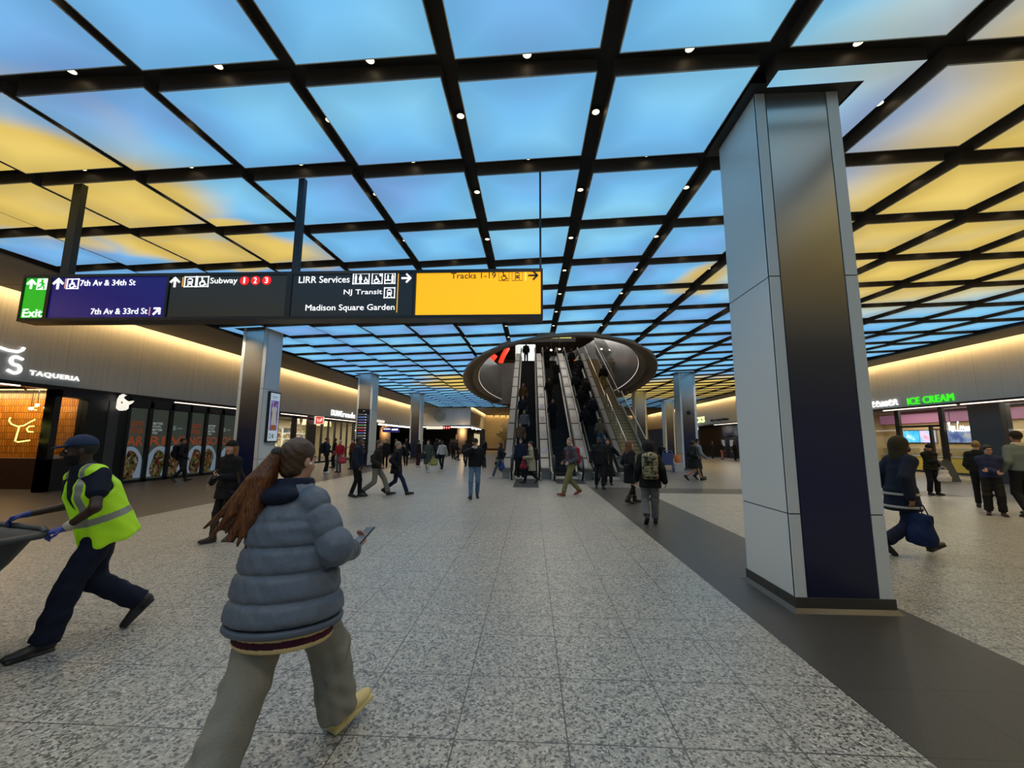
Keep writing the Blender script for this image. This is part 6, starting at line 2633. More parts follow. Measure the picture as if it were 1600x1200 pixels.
# ================================================================ the woman in the puffer jacket
def hero_puffer():
    s = .945
    v = .0062 / s
    t = thing('person', 'woman seen from behind in a slate blue puffer jacket with a long swinging ponytail', 'person', (-1.27, 2.22, 0), math.radians(-14))
    R = Rig(feet=((.0, -.40, .05, -30), (.12, .33, .02, 17)), hands=(V3(-.13, .30, 1.0), V3(.225, .24, 1.05)), lean=4, twist=-9, side=-4, head=(-4, 6), toe=(4, 16), elbow=(None, V3(.75, -.40, -.75)))
    up = unit(V3(.15, .9, .35))
    B = body_field(R, (.5, .75), handdir=(None, up), palms=(None, V3(-.4, -.1, .9)))
    field_obj('body', B, v, skin_mats('light', '#3a2416'), t, s, face_pick(R), one=True)
    # trousers: wide grey sweatpants with soft folds
    F = leg_field(R, r=(.116, .108, .108), waist=.06, ankle=.0, fold=.006, hipw=(.185, .14))
    field_obj('wide_trousers', F, v, cloth('#85837a', scale=160), t, s)
    # striped knit hem below the jacket
    top, bot = R.P - R.U * .13, R.P - R.U * .268
    F = Field().cone(bot, top, (.268, .222), (.275, .232), R.SX, rnd=.02, warp=lambda a, h: .0012 * np.sin(a * 90))
    L = .138

    def stripe(c):
        h = ((c - bot) @ R.U) / L
        m = np.zeros(len(c), int)
        m[(h > .19) & (h < .42)] = 1
        return m
    field_obj('striped_knit_hem', F, v * .5, [cloth('#d8c08a', scale=200), cloth('#4a1c30', scale=200)], t, s, stripe)
    # puffer jacket
    pitch, amp = .128, .022
    F = Field()
    q = (pitch, amp)
    F.cone(R.P - R.U * .165, R.P + R.U * .36, (.330, .285), (.240, .185), R.SX, k=.03, rnd=.06, quilt=q)
    F.ell(R.P + R.U * .335, (.225, .175, .155), M=np.stack([R.SX, R.SF, R.U]), k=.05)
    for i in (0, 1):
        F.cap(R.neck - R.U * .05, R.sho[i], .085, .078, k=.06)
        F.cap(R.sho[i], R.elb[i], .086, .094, k=.014, quilt=(1.9, .014, .62))
        w = R.elb[i] + (R.wri[i] - R.elb[i]) * .97
        F.cap(R.elb[i], w, .090, .058, k=.02, quilt=(2.4, .018, .3))
    F.cone(R.neck - R.U * .07, R.neck + R.U * .045, (.135, .125), (.105, .10), R.SX, k=.03, rnd=.03)
    F.ripple(lambda x, y, z: .0028 * np.sin(x * 55 + z * 31) * np.sin(z * 47 - y * 52) + .0016 * np.sin(x * 130 + 2) * np.sin(y * 120) * np.sin(z * 90))
    m = mat('puffer_slate', '#5f6978', .45, bump=.35, nscale=28, spec=.4)
    field_obj('puffer_jacket', F, v, m, t, s)
    # piped hem
    F = Field().cone(R.P - R.U * .190, R.P - R.U * .155, (.318, .274), (.322, .278), R.SX, rnd=.014)
    field_obj('jacket_hem', F, v, mat('puffer_hem', '#525c6b', .5), t, s)
    # navy collar
    F = Field().cone(R.neck - R.U * .02, R.neck + R.U * .062, (.122, .112), (.108, .102), R.SX, rnd=.022)
    F.cone(R.neck + R.U * .0, R.neck + R.U * .10, (.088, .084), (.084, .082), R.SX, k=.01, op='s', rnd=.01)
    F.ell(R.neck - R.SF * .10 - R.U * .035, (.15, .075, .055), M=np.stack([R.SX, R.SF, R.U]), k=.03)
    field_obj('collar', F, v, cloth('#1b2236', scale=120), t, s)
    # hair: scalp, then the ponytail as a sheaf of locks
    def hair_mat(name, rot, sc, stops):
        m = bpy.data.materials.new(name)
        m.use_nodes = True
        k = NT(m)
        tc = k.new('ShaderNodeTexCoord')
        mp = k.new('ShaderNodeMapping')
        mp.inputs['Scale'].default_value = sc
        mp.inputs['Rotation'].default_value = rot
        nz = k.new('ShaderNodeTexNoise')
        nz.inputs['Scale'].default_value = 1.0
        k.link(tc.outputs['Object'], mp.inputs[0])
        k.link(mp.outputs[0], nz.inputs['Vector'])
        k.link(k.ramp(nz.outputs[0], tuple((p, srgb(c)) for p, c in stops)), k.bsdf.inputs['Base Color'])
        k.bsdf.inputs['Roughness'].default_value = .45
        bp = k.new('ShaderNodeBump')
        bp.inputs['Strength'].default_value = .35
        bp.inputs['Distance'].default_value = .004
        k.link(nz.outputs[0], bp.inputs['Height'])
        k.link(bp.outputs[0], k.bsdf.inputs['Normal'])
        return m
    hairc = hair_mat('combed_brown_hair', (math.radians(25), math.radians(-20), 0), (30, 18, 260), ((.3, '#2a1a0e'), (.55, '#4a301c'), (.75, '#6a4628')))
    hairm = hair_mat('chestnut_ponytail', (0, math.radians(-33), 0), (230, 230, 9), ((.3, '#33190a'), (.52, '#633616'), (.74, '#9a6030')))
    F = Field()
    M = R.HM
    F.ell(R.H(0, -.018, .036), (.084, .106, .098), M=M, k=.02)
    F.add(*_halfspace(R.H(0, .066, .050), R.hf * .80 + R.hu * -.60), .012, 'i')
    F.ell(R.H(0, -.045, -.045), (.066, .062, .07), M=M, k=.03)
    F.add(*_halfspace(R.H(0, -.045, -.105), -R.hu), .02, 'i')
    for q_ in (-1, 1):
        F.ell(R.H(q_ * .09, .006, -.030), (.022, .040, .046), M=M, k=.01, op='s')
    F.ripple(lambda x, y, z: .0022 * np.sin(((x - R.HC[0]) * 150 + (z - R.HC[2]) * 130)))
    field_obj('hair', F, v, hairc, t, s)
    F = Field()
    root = R.H(-.045, -.112, .034)
    rng = random.Random(3)
    F.cap(R.H(-.03, -.090, .034), root, .036, .030, k=.02)
    for j in range(46):
        a = rng.uniform(-1, 1)
        b = rng.uniform(-1, 1)
        ln = rng.uniform(.82, 1.06)
        mid = root + V3(-.060 + a * .052, -.040 + b * .03, -.14 + a * .010)
        tip = root + V3(-.190 + a * .135, -.095 + b * .06, (-.44 - a * .03)) * ln
        m2 = (mid + tip) / 2 + V3(.006, -.012, -.030)
        F.cap(root, mid, .024, .026, k=.012)
        F.cap(mid, m2, .025, .021, k=.009)
        F.cap(m2, tip, .019, .008, k=.008)
    field_obj('ponytail', F, v, hairm, t, s)
    F = Field().cap(R.H(-.042, -.108, .033), R.H(-.046, -.114, .034), .036, k=.01)
    field_obj('hair_tie', F, v, mat('hair_tie', (.02, .015, .012), .6), t, s)
    MB().lathe([(.001, -.008), (.008, -.004), (.009, .004), (.001, .009)], n=10).build('earbud', mat('earbud_white', (.8, .8, .8), .25), t, tuple(R.H(.084, .008, -.016) * s))
    # canvas sneakers with a pale rubber sole
    for i in (0, 1):
        field_obj('sneaker', shoe_field(R, i), v, cloth('#d8c48c', scale=220), t, s)
        an, fd, dn = R.foot[i]
        F = Field().box(an + fd * .078 + dn * .078, (.050, .142, .016), M=np.stack([np.cross(fd, -dn), fd, -dn]), rnd=.014)
        field_obj('rubber_sole', F, v, mat('sole_cream', '#d9c88e', .5), t, s)
    # phone held in her hand
    hp = R.wri[1] + up * .105 + V3(-.005, -.01, .022)
    P = at_person(t, R, s, hp)
    ph = thing('smartphone', 'dark smartphone in the hand of the woman in the slate puffer jacket', 'phone', P)
    ax = Vector(dir_person(t, unit(V3(.1, .85, .52)))) * .074
    nr = Vector(dir_person(t, unit(V3(-.25, -.5, .85))))
    ay = nr.cross(ax.normalized()).normalized() * .036
    nr = ax.normalized().cross(ay.normalized())
    MB().obox((0, 0, 0), ax, ay, nr * .0042).build('case', mat('phone_case', (.02, .022, .028), .3), ph, bevel=.002)
    MB().obox(nr * .0046, ax * .95, ay * .92, nr * .0006).build('screen', mat('phone_screen', (.02, .03, .04), .1, emit=(.10, .13, .17), power=.6), ph)


hero_puffer()


# ================================================================ the man in the hi-vis vest and his cart
def hero_worker():
    s = .965
    v = .0068 / s
    t = thing('person', 'bearded man in a yellow hi-vis vest and navy cap pushing a grey cart', 'person', (-3.55, 3.42, 0), math.radians(140))
    R = Rig(feet=((-.05, .26, .0, 2), (.07, -.30, .13, -48)), hands=(V3(-.17, .24, .955), V3(.30, .46, 1.03)), lean=20, twist=22, head=(0, 4), toe=(20, 4), elbow=(V3(-.9, -.45, -.25), V3(.5, -.3, -.6)), wide=1.10)
    ms = skin_mats('dark', '#120c0a', '#0c0807')
    ms.append(mat('glove_blue', '#2b3a8c', .5))
    pk = face_pick(R, beard=5)

    def pick(c):
        m = pk(c)
        for i in (0, 1):
            d = unit(R.wri[i] - R.elb[i])
            h = (c - R.wri[i]) @ d
            m[(h > -.015) & (np.linalg.norm(c - R.wri[i], axis=1) < .24)] = 6
        return m
    field_obj('body', body_field(R, (.85, .75), girth=1.08, palms=(V3(.2, .1, -1), V3(-.2, .1, -1)), handdir=(unit(V3(.12, .9, -.25)), unit(V3(.1, .9, -.25)))), v, ms, t, s, pick, one=True)
    # navy polo
    F = top_field(R, t=.012, hem=-.04, hemr=(.185, .135), chest=(.185, .135), sleeve=.5, arm=(.058, .06), collar=True)
    field_obj('polo_shirt', F, v, cloth('#151a2a', scale=140), t, s)
    for i in (0, 1):
        F = Field().cap(R.sho[i], R.sho[i] + (R.elb[i] - R.sho[i]) * .52, .064, .072, k=.02)
        F.half(R.sho[i] + (R.elb[i] - R.sho[i]) * .62, unit(R.elb[i] - R.sho[i]))
        field_obj('short_sleeve', F, v, cloth('#151a2a', scale=140), t, s)
    # vest
    F = Field()
    F.cone(R.P - R.U * .14, R.P + R.U * .34, (.235, .195), (.225, .165), R.SX, k=.03, rnd=.03, warp=lambda a, h: .008 * np.sin(a * 7 + 1) * np.clip(1 - h / .35, 0, 1))
    F.ell(R.P + R.U * .33, (.212, .158, .17), M=np.stack([R.SX, R.SF, R.U]), k=.05)
    for q in (0, 1):
        F.cap(R.neck - R.U * .03 + R.SX * (q * 2 - 1) * .07, R.sho[q] * .92 + R.neck * .08 + R.U * .012, .072, .074, k=.04)
    for q in (0, 1):
        F.cap(R.sho[q] - R.U * .075 + (R.SX * (q * 2 - 1)) * .06, R.sho[q] * .5 + R.elb[q] * .5 + R.SX * (q * 2 - 1) * .045, .082, .095, k=.015, op='s')
    # open front: a wedge from the neck down
    MV = np.stack([R.SX, R.SF, R.U])
    F.cap(R.neck + R.SF * .10 - R.U * .02, R.P + R.SF * .22 + R.U * .05, .075, .030, k=.01, op='s')
    F.box(R.P + R.SF * .19 - R.U * .03, (.018, .10, .20), M=MV, k=.008, op='s')
    F.cap(R.neck + R.U * .06, R.neck - R.U * .02, .082, .082, k=.01, op='s')
    F.ripple(lambda x, y, z: .004 * np.sin(x * 38 + z * 20) * np.sin(z * 33 - y * 26))

    def vstripe(c):
        q = (c - R.P)
        h = q @ R.U
        x = q @ R.SX
        m = np.zeros(len(c), int)
        m[(h > .06) & (h < .115)] = 1
        m[(np.abs(np.abs(x) - .115) < .026) & (h > .115)] = 1
        return m
    field_obj('hi_vis_vest', F, v, [mat('vest_lime', '#b4e41e', .6, emit=srgb('#8fd010'), power=.10, bump=.15, nscale=120), mat('vest_reflector', '#9a9c96', .35, metal=.3)], t, s, vstripe)
    F = leg_field(R, r=(.108, .088, .082), waist=.02, ankle=-.01, fold=.006, hipw=(.19, .15))
    field_obj('work_trousers', F, v, cloth('#161a2e', scale=140), t, s)
    for i in (0, 1):
        field_obj('work_shoe', shoe_field(R, i, boot=.05), v, mat('work_shoe_black', (.014, .013, .013), .45), t, s)
    field_obj('hair', hair_field(R, 'crop'), v, mat('hair_black', (.012, .010, .009), .7), t, s)
    F = hat_field(R, 'cap')
    field_obj('cap', F, v, cloth('#26344f', scale=160), t, s)
    F = Field().cap(R.wri[0] - unit(R.wri[0] - R.elb[0]) * .045, R.wri[0] - unit(R.wri[0] - R.elb[0]) * .020, .034, k=.01)
    field_obj('wristband', F, v, mat('wrist_pale', (.55, .5, .4), .5), t, s)
    return t, R, s


wt, wR, ws = hero_worker()
A = at_person(wt, wR, ws, wR.wri[0] + unit(V3(.12, .9, -.25)) * .085 + V3(0, 0, -.035))
Bp = at_person(wt, wR, ws, wR.wri[1] + unit(V3(.1, .9, -.25)) * .085 + V3(0, 0, -.035))
t = thing('utility_cart', 'dark grey plastic tilt cart pushed by the man in the hi-vis vest', 'cart', (A.x, A.y, 0))
u = Vector((Bp.x - A.x, Bp.y - A.y, 0)).normalized()
w = Vector((u.y, -u.x, 0))
if w.y > 0:
    w = -w
zr = (A.z + Bp.z) / 2


def cart_ring(i0, i1, j0, j1, z, n=6, r=.10):
    pts = []
    for cxx, cyy, a0 in ((i1 - r, j1 - r, 0), (i0 + r, j1 - r, 90), (i0 + r, j0 + r, 180), (i1 - r, j0 + r, 270)):
        for k in range(n + 1):
            a = math.radians(a0 + 90 * k / n)
            pts.append(u * (cxx + r * math.cos(a)) + w * (cyy + r * math.sin(a)) + Vector((0, 0, z)))
    return pts


WID = .90
rings = [cart_ring(.30, WID - .30, .50, 1.15, .16), cart_ring(.14, WID - .12, .28, 1.32, .50), cart_ring(.06, WID - .05, .13, 1.42, .70), cart_ring(.0, WID, .055, 1.5, zr - .045), cart_ring(-.05, WID + .04, .0, 1.54, zr - .035), cart_ring(-.055, WID + .045, -.005, 1.545, zr), cart_ring(.0, WID, .05, 1.5, zr + .004), cart_ring(.03, WID - .03, .09, 1.46, zr - .06), cart_ring(.12, WID - .12, .28, 1.3, .55), cart_ring(.3, WID - .3, .5, 1.1, .24)]
n = len(rings[0])
mb = MB()
vs = [p for rg in rings for p in rg]
fs = [(i * n + k, i * n + (k + 1) % n, (i + 1) * n + (k + 1) % n, (i + 1) * n + k) for i in range(len(rings) - 1) for k in range(n)]
fs += [tuple(range(n))[::-1], tuple(range((len(rings) - 1) * n, len(rings) * n))]
mb.raw(vs, fs, 0, True)
mb.build('tub', mat('cart_plastic', (.045, .05, .055), .5, bump=.3, nscale=160), t)
mb = MB()
hb = [u * (-.0) + w * .02 + Vector((0, 0, zr + .0)), u * .12 + w * -.015 + Vector((0, 0, zr + .012)), u * (WID - .12) + w * -.015 + Vector((0, 0, zr + .012)), u * WID + w * .02 + Vector((0, 0, zr))]
mb.tube(hb, .022, 8)
mb.build('push_rim', mat('cart_rim', (.06, .066, .072), .45), t)
for a, b in ((.25, .5), (.65, .5), (.25, 1.1), (.65, 1.1)):
    p = u * a + w * b
    o = MB().lathe([(.085, -.025), (.09, 0), (.085, .025)], n=18).build('wheel', M_RUB, t, (p.x, p.y, .09))
    o.rotation_euler = (math.pi / 2, 0, math.atan2(u.y, u.x))
    MB().box(-.02, .02, -.02, .02, .09, .30).build('wheel_fork', M_CHAR, t, (p.x, p.y, 0))
p = u * .66 + w * .5
F = Field().ell(V3(0, 0, 0), (.20, .22, .30)).ell(V3(.08, .05, .24), (.07, .06, .14), k=.1)
F.ripple(lambda x, y, z: .012 * np.sin(x * 22 + z * 14) * np.sin(z * 19 - y * 24))
o = field_obj('rubbish_bag', F, .014, mat('bag_white', (.55, .56, .58), .4), None)
o.location = (A.x + p.x, A.y + p.y, .86)
tag(o, 'white plastic rubbish bag bulging out of the grey tilt cart', 'bag')

# ================================================================ walkers in the hall
BLK, DNV = '#17171a', '#151a2a'
J = lambda c, **k: dict(c=c, **k)
T = lambda c, **k: dict(c=c, **k)


def W(rzdeg):
    return math.radians(rzdeg)


# woman in the beanie
t, R, s = person('woman in a black beanie and long black coat looking up from her phone', (-4.88, 6.62), W(166), 1.57, J(BLK, t=.022, skirt=.73, hemr=(.20, .15), name='long_coat'), T('#1c1a1a', r=(.088, .062, .052)), ('#33261c', .24), ('long', '#8a5a34'), ('beanie', '#141414'), 'light',
                 dict(feet=((-.06, -.10, .04, -18), (.08, .14, 0, 5)), hands=(V3(-.10, .25, 1.13), V3(.47, -.05, .98)), elbow=(None, V3(.3, -.6, .2)), head=(12, 2)), .0085, hand=(.7, .4), handdir=(unit(V3(.5, .5, .3)), None), palms=(V3(0, -.3, 1), None))
P = at_person(t, R, s, R.wri[0] + V3(.05, .06, .055))
tag(MB().obox((0, 0, 0), (.035, 0, .01), (-.01, .02, .065), (0, .004, -.001)).build('smartphone', mat('phone_case', (.02, .022, .028), .3), None, P), 'dark phone in the hand of the woman in the beanie', 'phone')
bag_at = at_person(t, R, s, V3(-.26, -.02, 1.02))
b = carried_bag('shoulder_bag', 'black shoulder bag at the hip of the woman in the beanie', 'bag', bag_at, (.16, .09, .30), '#15161c', W(70))
field_obj('strap', Field().cap(R.sho[0] + V3(.02, .03, .07), V3(-.27, .03, 1.02), .018).cap(R.sho[0] + V3(.02, .03, .07), V3(-.27, -.13, 1.0), .018), .010, cloth('#3a2c20'), t, s)

# three walking towards the escalators
person('man in a long navy jacket and black trousers, rear one of the striding trio', (-4.93, 11.70), W(-86), 1.68, J('#181d2e', t=.03, hem=-.16, hemr=(.21, .17), chest=(.20, .15)), T('#111114', r=(.09, .062, .056)), '#141414', ('short', '#1c1410'), None, 'brown',
       dict(feet=((-.07, .10, 0, 5), (.07, -.10, .02, -8)), hands=(V3(-.26, -.05, .88), V3(.27, .14, .90)), lean=4), .011)
person('bearded man in a dark brown jacket and grey trousers, middle of the striding trio', (-4.50, 12.10), W(-84), 1.66, J('#2a241e', t=.024, hem=-.06, hemr=(.20, .155)), T('#7a7770', r=(.095, .074, .070), fold=.004), '#26221e', ('short', '#4a3a2a'), None, 'light',
       dict(feet=((-.07, .37, .0, 10), (.07, -.36, .08, -34)), hands=(V3(-.26, -.14, .90), V3(.25, .16, .92)), lean=4), .011, beard='#5a4a3a', glasses=True)
t, R, s = person('grey-haired person in a black thigh-length coat leading the striding trio, phone at ear', (-3.98, 12.30), W(-82), 1.62, J('#12151f', t=.026, skirt=.66, hemr=(.19, .16), name='thigh_coat'), T('#1f2a44', r=(.088, .064, .060)), '#1a1612', ('short', '#8a7a6a'), None, 'light',
                 dict(feet=((-.07, -.37, .08, -34), (.07, .37, .0, 10)), hands=(V3(-.02, .20, 1.46), V3(.25, .05, .90)), lean=3, elbow=(V3(-.6, .2, -.8), None)), .011, hand=(.8, .5), handdir=(unit(V3(-.1, .1, 1)), None))
carried_bag('shoulder_bag', 'black handbag at the side of the grey-haired walker', 'bag', at_person(t, R, s, V3(.24, .10, 1.02)), (.15, .07, .22), '#121214', W(-82), .10)

# man photographing ahead
t, R, s = person('man in a black cap and jacket raising a pale phone to his face, blue jeans', (-1.57, 11.72), W(186), 1.66, J('#141416', t=.03, hem=-.03, hemr=(.20, .155), chest=(.20, .145)), T('#56718f', r=(.092, .068, .060), fold=.004), '#1c1a1a', ('short', '#1c1410'), ('cap', '#15161a'), 'light',
                 dict(feet=((-.08, -.16, .05, -20), (.10, .20, .01, 14)), hands=(V3(-.28, .10, .92), V3(.05, .27, 1.44)), elbow=(None, V3(.9, .1, -.5)), head=(0, 8)), .0105, hand=(.5, .8), handdir=(None, unit(V3(-.55, .2, .75))), beard='#1c1410')
P = at_person(t, R, s, R.wri[1] + V3(-.05, .05, .05))
tag(MB().obox((0, 0, 0), (.07, 0, .02), (-.01, 0, .045), (0, .006, 0)).build('smartphone', mat('phone_pale', (.6, .42, .34), .4), None, P), 'pale phone held up by the man in the black cap', 'phone')

# olive trousers, red pack
t, R, s = person('balding man in a grey jacket and olive trousers walking with a red backpack', (1.20, 12.65), W(112), 1.74, J('#4c4e56', t=.016, hem=-.04, hemr=(.185, .14)), T('#77714c', r=(.096, .072, .064), fold=.004), '#7a4028', ('bald', '#8a6a50'), None, 'pink',
                 dict(feet=((-.08, .30, .0, 10), (.08, -.30, .06, -26)), hands=(V3(-.20, .16, .97), V3(.20, .14, .97)), lean=4, head=(34, 4), twist=14), .0105)
backpack(t, R, s, 'red backpack on the man in olive trousers', '#8c2230', '#701a28')
person('bearded man in a white-fronted cap and long black coat coming off the last escalator', (2.34, 14.5), W(176), 1.73, J('#14151a', t=.034, hem=-.14, hemr=(.215, .17), chest=(.21, .15)), T('#14151c'), '#121212', ('short', '#1c1410'), ('cap', '#2a2a30'), 'brown', dict(feet=((-.10, .12, 0, 6), (.10, -.12, .03, -14)), hands=(V3(-.30, .08, .92), V3(.30, .04, .90))), .0115, beard='#14100e')
person('person in a black jacket with one arm raised behind the bearded man in the cap', (2.85, 15.7), W(170), 1.68, J('#101013', t=.026), T('#121214'), '#121212', ('short', '#141010'), None, 'tan', dict(feet=STAND['feet'], hands=(V3(-.42, .18, 1.18), V3(.25, .05, .88))), .016)

# curly-haired woman and the camouflage pack
t, R, s = person('woman with long curly auburn hair in a belted black coat and tights', (2.60, 11.2), W(-72), 1.62, J('#121214', t=.02, skirt=.56, hemr=(.185, .155), name='belted_coat'), T('#0e0e10', r=(.07, .052, .044)), ('#121212', .10), ('curly', '#6a3c24'), None, 'pink', dict(feet=((-.09, .18, 0, 4), (.09, -.15, .03, -14)), hands=(V3(-.24, .10, .95), V3(.24, .05, .92))), .0105)
field_obj('belt', Field().cone(R.P + R.U * .10, R.P + R.U * .145, (.205, .165), (.205, .165), R.SX, rnd=.012), .012, mat('belt_black', (.02, .02, .02), .4), t, s)


def camo():
    m = bpy.data.materials.new('camouflage_cloth')
    m.use_nodes = True
    k = NT(m)
    tc = k.new('ShaderNodeTexCoord')
    nz = k.new('ShaderNodeTexNoise')
    nz.inputs['Scale'].default_value = 17
    nz.inputs['Detail'].default_value = 3
    k.link(tc.outputs['Object'], nz.inputs['Vector'])
    k.link(k.ramp(nz.outputs[0], ((0, srgb('#1c1a14')), (.42, srgb('#4a4228')), (.49, srgb('#8a7e58')), (.55, srgb('#b0a888')), (.60, srgb('#5a5636')), (.68, srgb('#2a2618'))), 'CONSTANT'), k.bsdf.inputs['Base Color'])
    k.bsdf.inputs['Roughness'].default_value = .8
    return m


t, R, s = person('person in a black parka with a furry hood up and grey trousers, walking away', (2.36, 8.5), W(-12), 1.60, J('#121213', t=.034, hem=-.20, hemr=(.23, .19), chest=(.215, .16), hood=True), T('#6c6c70', r=(.10, .082, .076), fold=.006), '#1a1a1a', ('short', '#1a1410'), ('hood', '#1c1a19'), 'light', dict(feet=((-.10, -.18, .10, -38), (.09, .10, 0, 4)), hands=(V3(-.28, .08, .92), V3(.30, -.04, .90)), lean=4), .009)
backpack(t, R, s, 'camouflage backpack on the person in the black parka', '#555038', size=(.165, .10, .27), vox=.009, matl=camo())
F = Field()
rng = random.Random(9)
for k in range(26):
    a = 2 * math.pi * k / 26
    c = R.H(.118 * math.cos(a), .035, .02 + .125 * math.sin(a))
    F.ell(c, (.026, .026, .026), k=.02)
F.ripple(lambda x, y, z: .006 * np.sin(x * 190) * np.sin(y * 180) * np.sin(z * 170))
field_obj('fur_trim', F, .009, mat('fur_dark', (.035, .030, .026), .95), t, s)

# beyond the stair
person('bare-legged woman in a knee-length black puffer coat striding past the dome camera column', (6.72, 17.75), W(-88), 1.70, J('#1a1d1c', t=.034, skirt=.52, hemr=(.21, .19), quilt=(.11, .018), name='puffer_coat'), None, '#141210', ('bun', '#2a1c14'), None, 'tan', dict(feet=((-.08, .36, .0, 10), (.08, -.36, .12, -44)), hands=(V3(-.22, .16, 1.02), V3(.22, .10, .98)), lean=5), .0125)
t, R, s = person('person in a pale grey jacket and cap beside the bare-legged woman', (7.12, 18.3), W(-80), 1.72, J('#7c8288', t=.03), T('#3a4048'), '#22201e', ('short', '#141010'), ('cap', '#16161a'), 'tan', pose_walk(.2), .015)
backpack(t, R, s, 'dark backpack on the person in the pale grey jacket', '#24262a', vox=.016)
person('dark-haired person in a black top standing behind the blue hand truck', (7.35, 23.9), W(0), 1.50, J('#141418'), T('#1c1c26'), '#141414', ('bun', '#18120e'), None, 'tan', None, .02)

# hooded walker past the big column
t, R, s = person('walker in an olive hood and banded navy coat striding from behind the big column', (5.48, 6.55), W(-90), 1.76, J('#1c2233', t=.035, skirt=.62, hemr=(.20, .18), name='navy_coat'), T('#1a2036', r=(.10, .084, .078), fold=.005), '#141414', None, ('hood', '#3a3222'), 'tan',
                 dict(feet=((-.08, .40, .03, 18), (.08, -.36, .10, -40)), hands=(V3(-.26, .05, .90), V3(.25, -.08, .84)), lean=6, head=(-10, 6)), .0085, scarf='#3a3222', mask='#14120f')
for z0, r in ((.84, .235), (.66, .25)):
    c = V3(R.P[0], R.P[1] * .9, z0)
    field_obj('pale_band', Field().cone(c, c + V3(0, 0, .035), (r - .012, r - .022), (r - .012, r - .022), R.RX, rnd=.008), .009, mat('band_pale', (.45, .42, .38), .5), t, s)
field_obj('olive_panel', Field().cone(R.P + R.U * .0 + R.SF * .09, R.neck + R.SF * .05, (.12, .11), (.11, .09), R.SX, rnd=.03), .010, cloth('#3a3222'), t, s)
carried_bag('shopping_bag', 'big navy blue shopping bag swinging beside the hooded walker', 'bag', at_person(t, R, s, V3(.27, -.02, .78)), (.21, .11, .42), '#16264a', W(-90), .16)

# by the ice cream shop
t, R, s = person('customer in a black puffer jacket eating from a small white bowl', (12.58, 13.85), W(176), 1.56, J('#17170f', t=.034, hem=-.12, hemr=(.215, .18), quilt=(.10, .016)), T('#17151a', r=(.10, .082, .076)), '#161412', ('short', '#141010'), ('beanie', '#121212'), 'tan', dict(feet=((-.11, .04, 0, 0), (.11, 0, 0, 0)), hands=(V3(-.22, .10, 1.02), V3(.0, .29, 1.16)), head=(-6, 22)), .0115, hand=(.7, .8))
P = at_person(t, R, s, R.wri[1] + V3(-.06, .07, .03))
b = thing('paper_bowl', 'small white paper bowl in the hand of the customer in black', 'bowl', P)
MB().lathe([(.035, 0), (.055, .055), (.050, .055), (.032, .006)], n=18, cap=False).build('bowl', mat('paper_white', (.7, .68, .62), .6), b)
MB().lathe([(.001, .05), (.048, .048)], n=18, cap=False).build('scoop', mat('scoop_cream', (.6, .5, .35), .6), b)
carried_bag('carrier_bag', 'white plastic carrier bag hanging from the customer with the bowl', 'bag', at_person(t, R, s, V3(-.27, .14, .98)), (.19, .10, .36), '#c8c0bc', W(170), .10, mat('carrier_white', (.62, .58, .56), .5), .55)
person('fair-haired person in a black jacket behind the person in the blue sweater', (11.30, 11.15), W(-50), 1.66, J('#16181a', t=.022), T('#14161c'), '#2a2622', ('short', '#8a6a3c'), None, 'light', dict(feet=((-.1, .1, 0, 0), (.1, -.1, 0, 0)), hands=(V3(-.2, .2, 1.0), V3(.2, .2, 1.0))), .0115)
person('person in a navy blue sweater and glasses with arms folded, facing the hall', (10.45, 10.08), W(140), 1.56, J('#272c4e', t=.026, hem=-.02, hemr=(.20, .16)), T('#1e1c1c', r=(.105, .088, .080), fold=.005), '#3a241a', ('bob', '#1a1210'), None, 'light', dict(feet=((-.12, .03, 0, 0), (.12, .0, 0, 0)), hands=(V3(.06, .23, 1.12), V3(-.07, .27, 1.08)), head=(18, 10)), .0095, glasses=True)
person('tall man in a faded denim jacket and dark beanie seen from the back', (10.98, 9.95), W(-15), 1.88, J('#6c7678', t=.020, hem=-.02, hemr=(.19, .15), chest=(.18, .13)), T('#191b20', r=(.10, .076, .068)), '#2a2622', ('short', '#2a1c14'), ('beanie', '#2a1e1c'), 'tan', dict(feet=((-.10, -.18, .05, -22), (.12, .16, 0, 4)), hands=(V3(-.28, .06, .90), V3(.28, .0, .88))), .0105, scarf='#b8b0a0')
for x, y, c, sk, lab in ((22.35, 24.6, '#1c1616', 'tan', 'shop worker in black under the lilac menu screen'), (22.35, 21.9, '#8a3c46', 'light', 'shop worker in a dusky red shirt behind the display case')):
    person(lab, (x, y), W(90), 1.62, J(c), T('#141414'), '#141414', ('short', '#14100c'), None, sk, None, .022)

# along the taqueria and drugstore windows
t, R, s = person('man in a dark jacket with a backpack passing the food posters', (-13.05, 15.1), W(-60), 1.62, J('#14161c', t=.03), T('#2c2a2a'), '#2a1c18', ('short', '#14100c'), None, 'tan', pose_walk(.2), .016)
backpack(t, R, s, 'dark backpack on the man passing the food posters', '#10131e', vox=.018)
person('dark-haired diner seated low inside the taqueria mouth', (-16.5, 11.55), W(80), 1.25, J('#16120f'), T('#14110f'), '#100e0c', ('short', '#0f0b09'), None, 'brown', None, .024)
t, R, s = person('man in a navy hooded jacket and white shoes waiting outside the drugstore', (-9.66, 19.4), W(-58), 1.69, J('#1a2032', t=.028, hem=-.10, hood=True), T('#121216'), '#c8c4bc', ('crop', '#1a1410'), None, 'tan', dict(feet=((-.1, .05, 0, 0), (.1, -.05, 0, 0)), hands=(V3(-.12, .26, 1.05), V3(.12, .26, 1.05))), .015)
backpack(t, R, s, 'black backpack on the man in the navy hooded jacket', '#14161a', vox=.016)
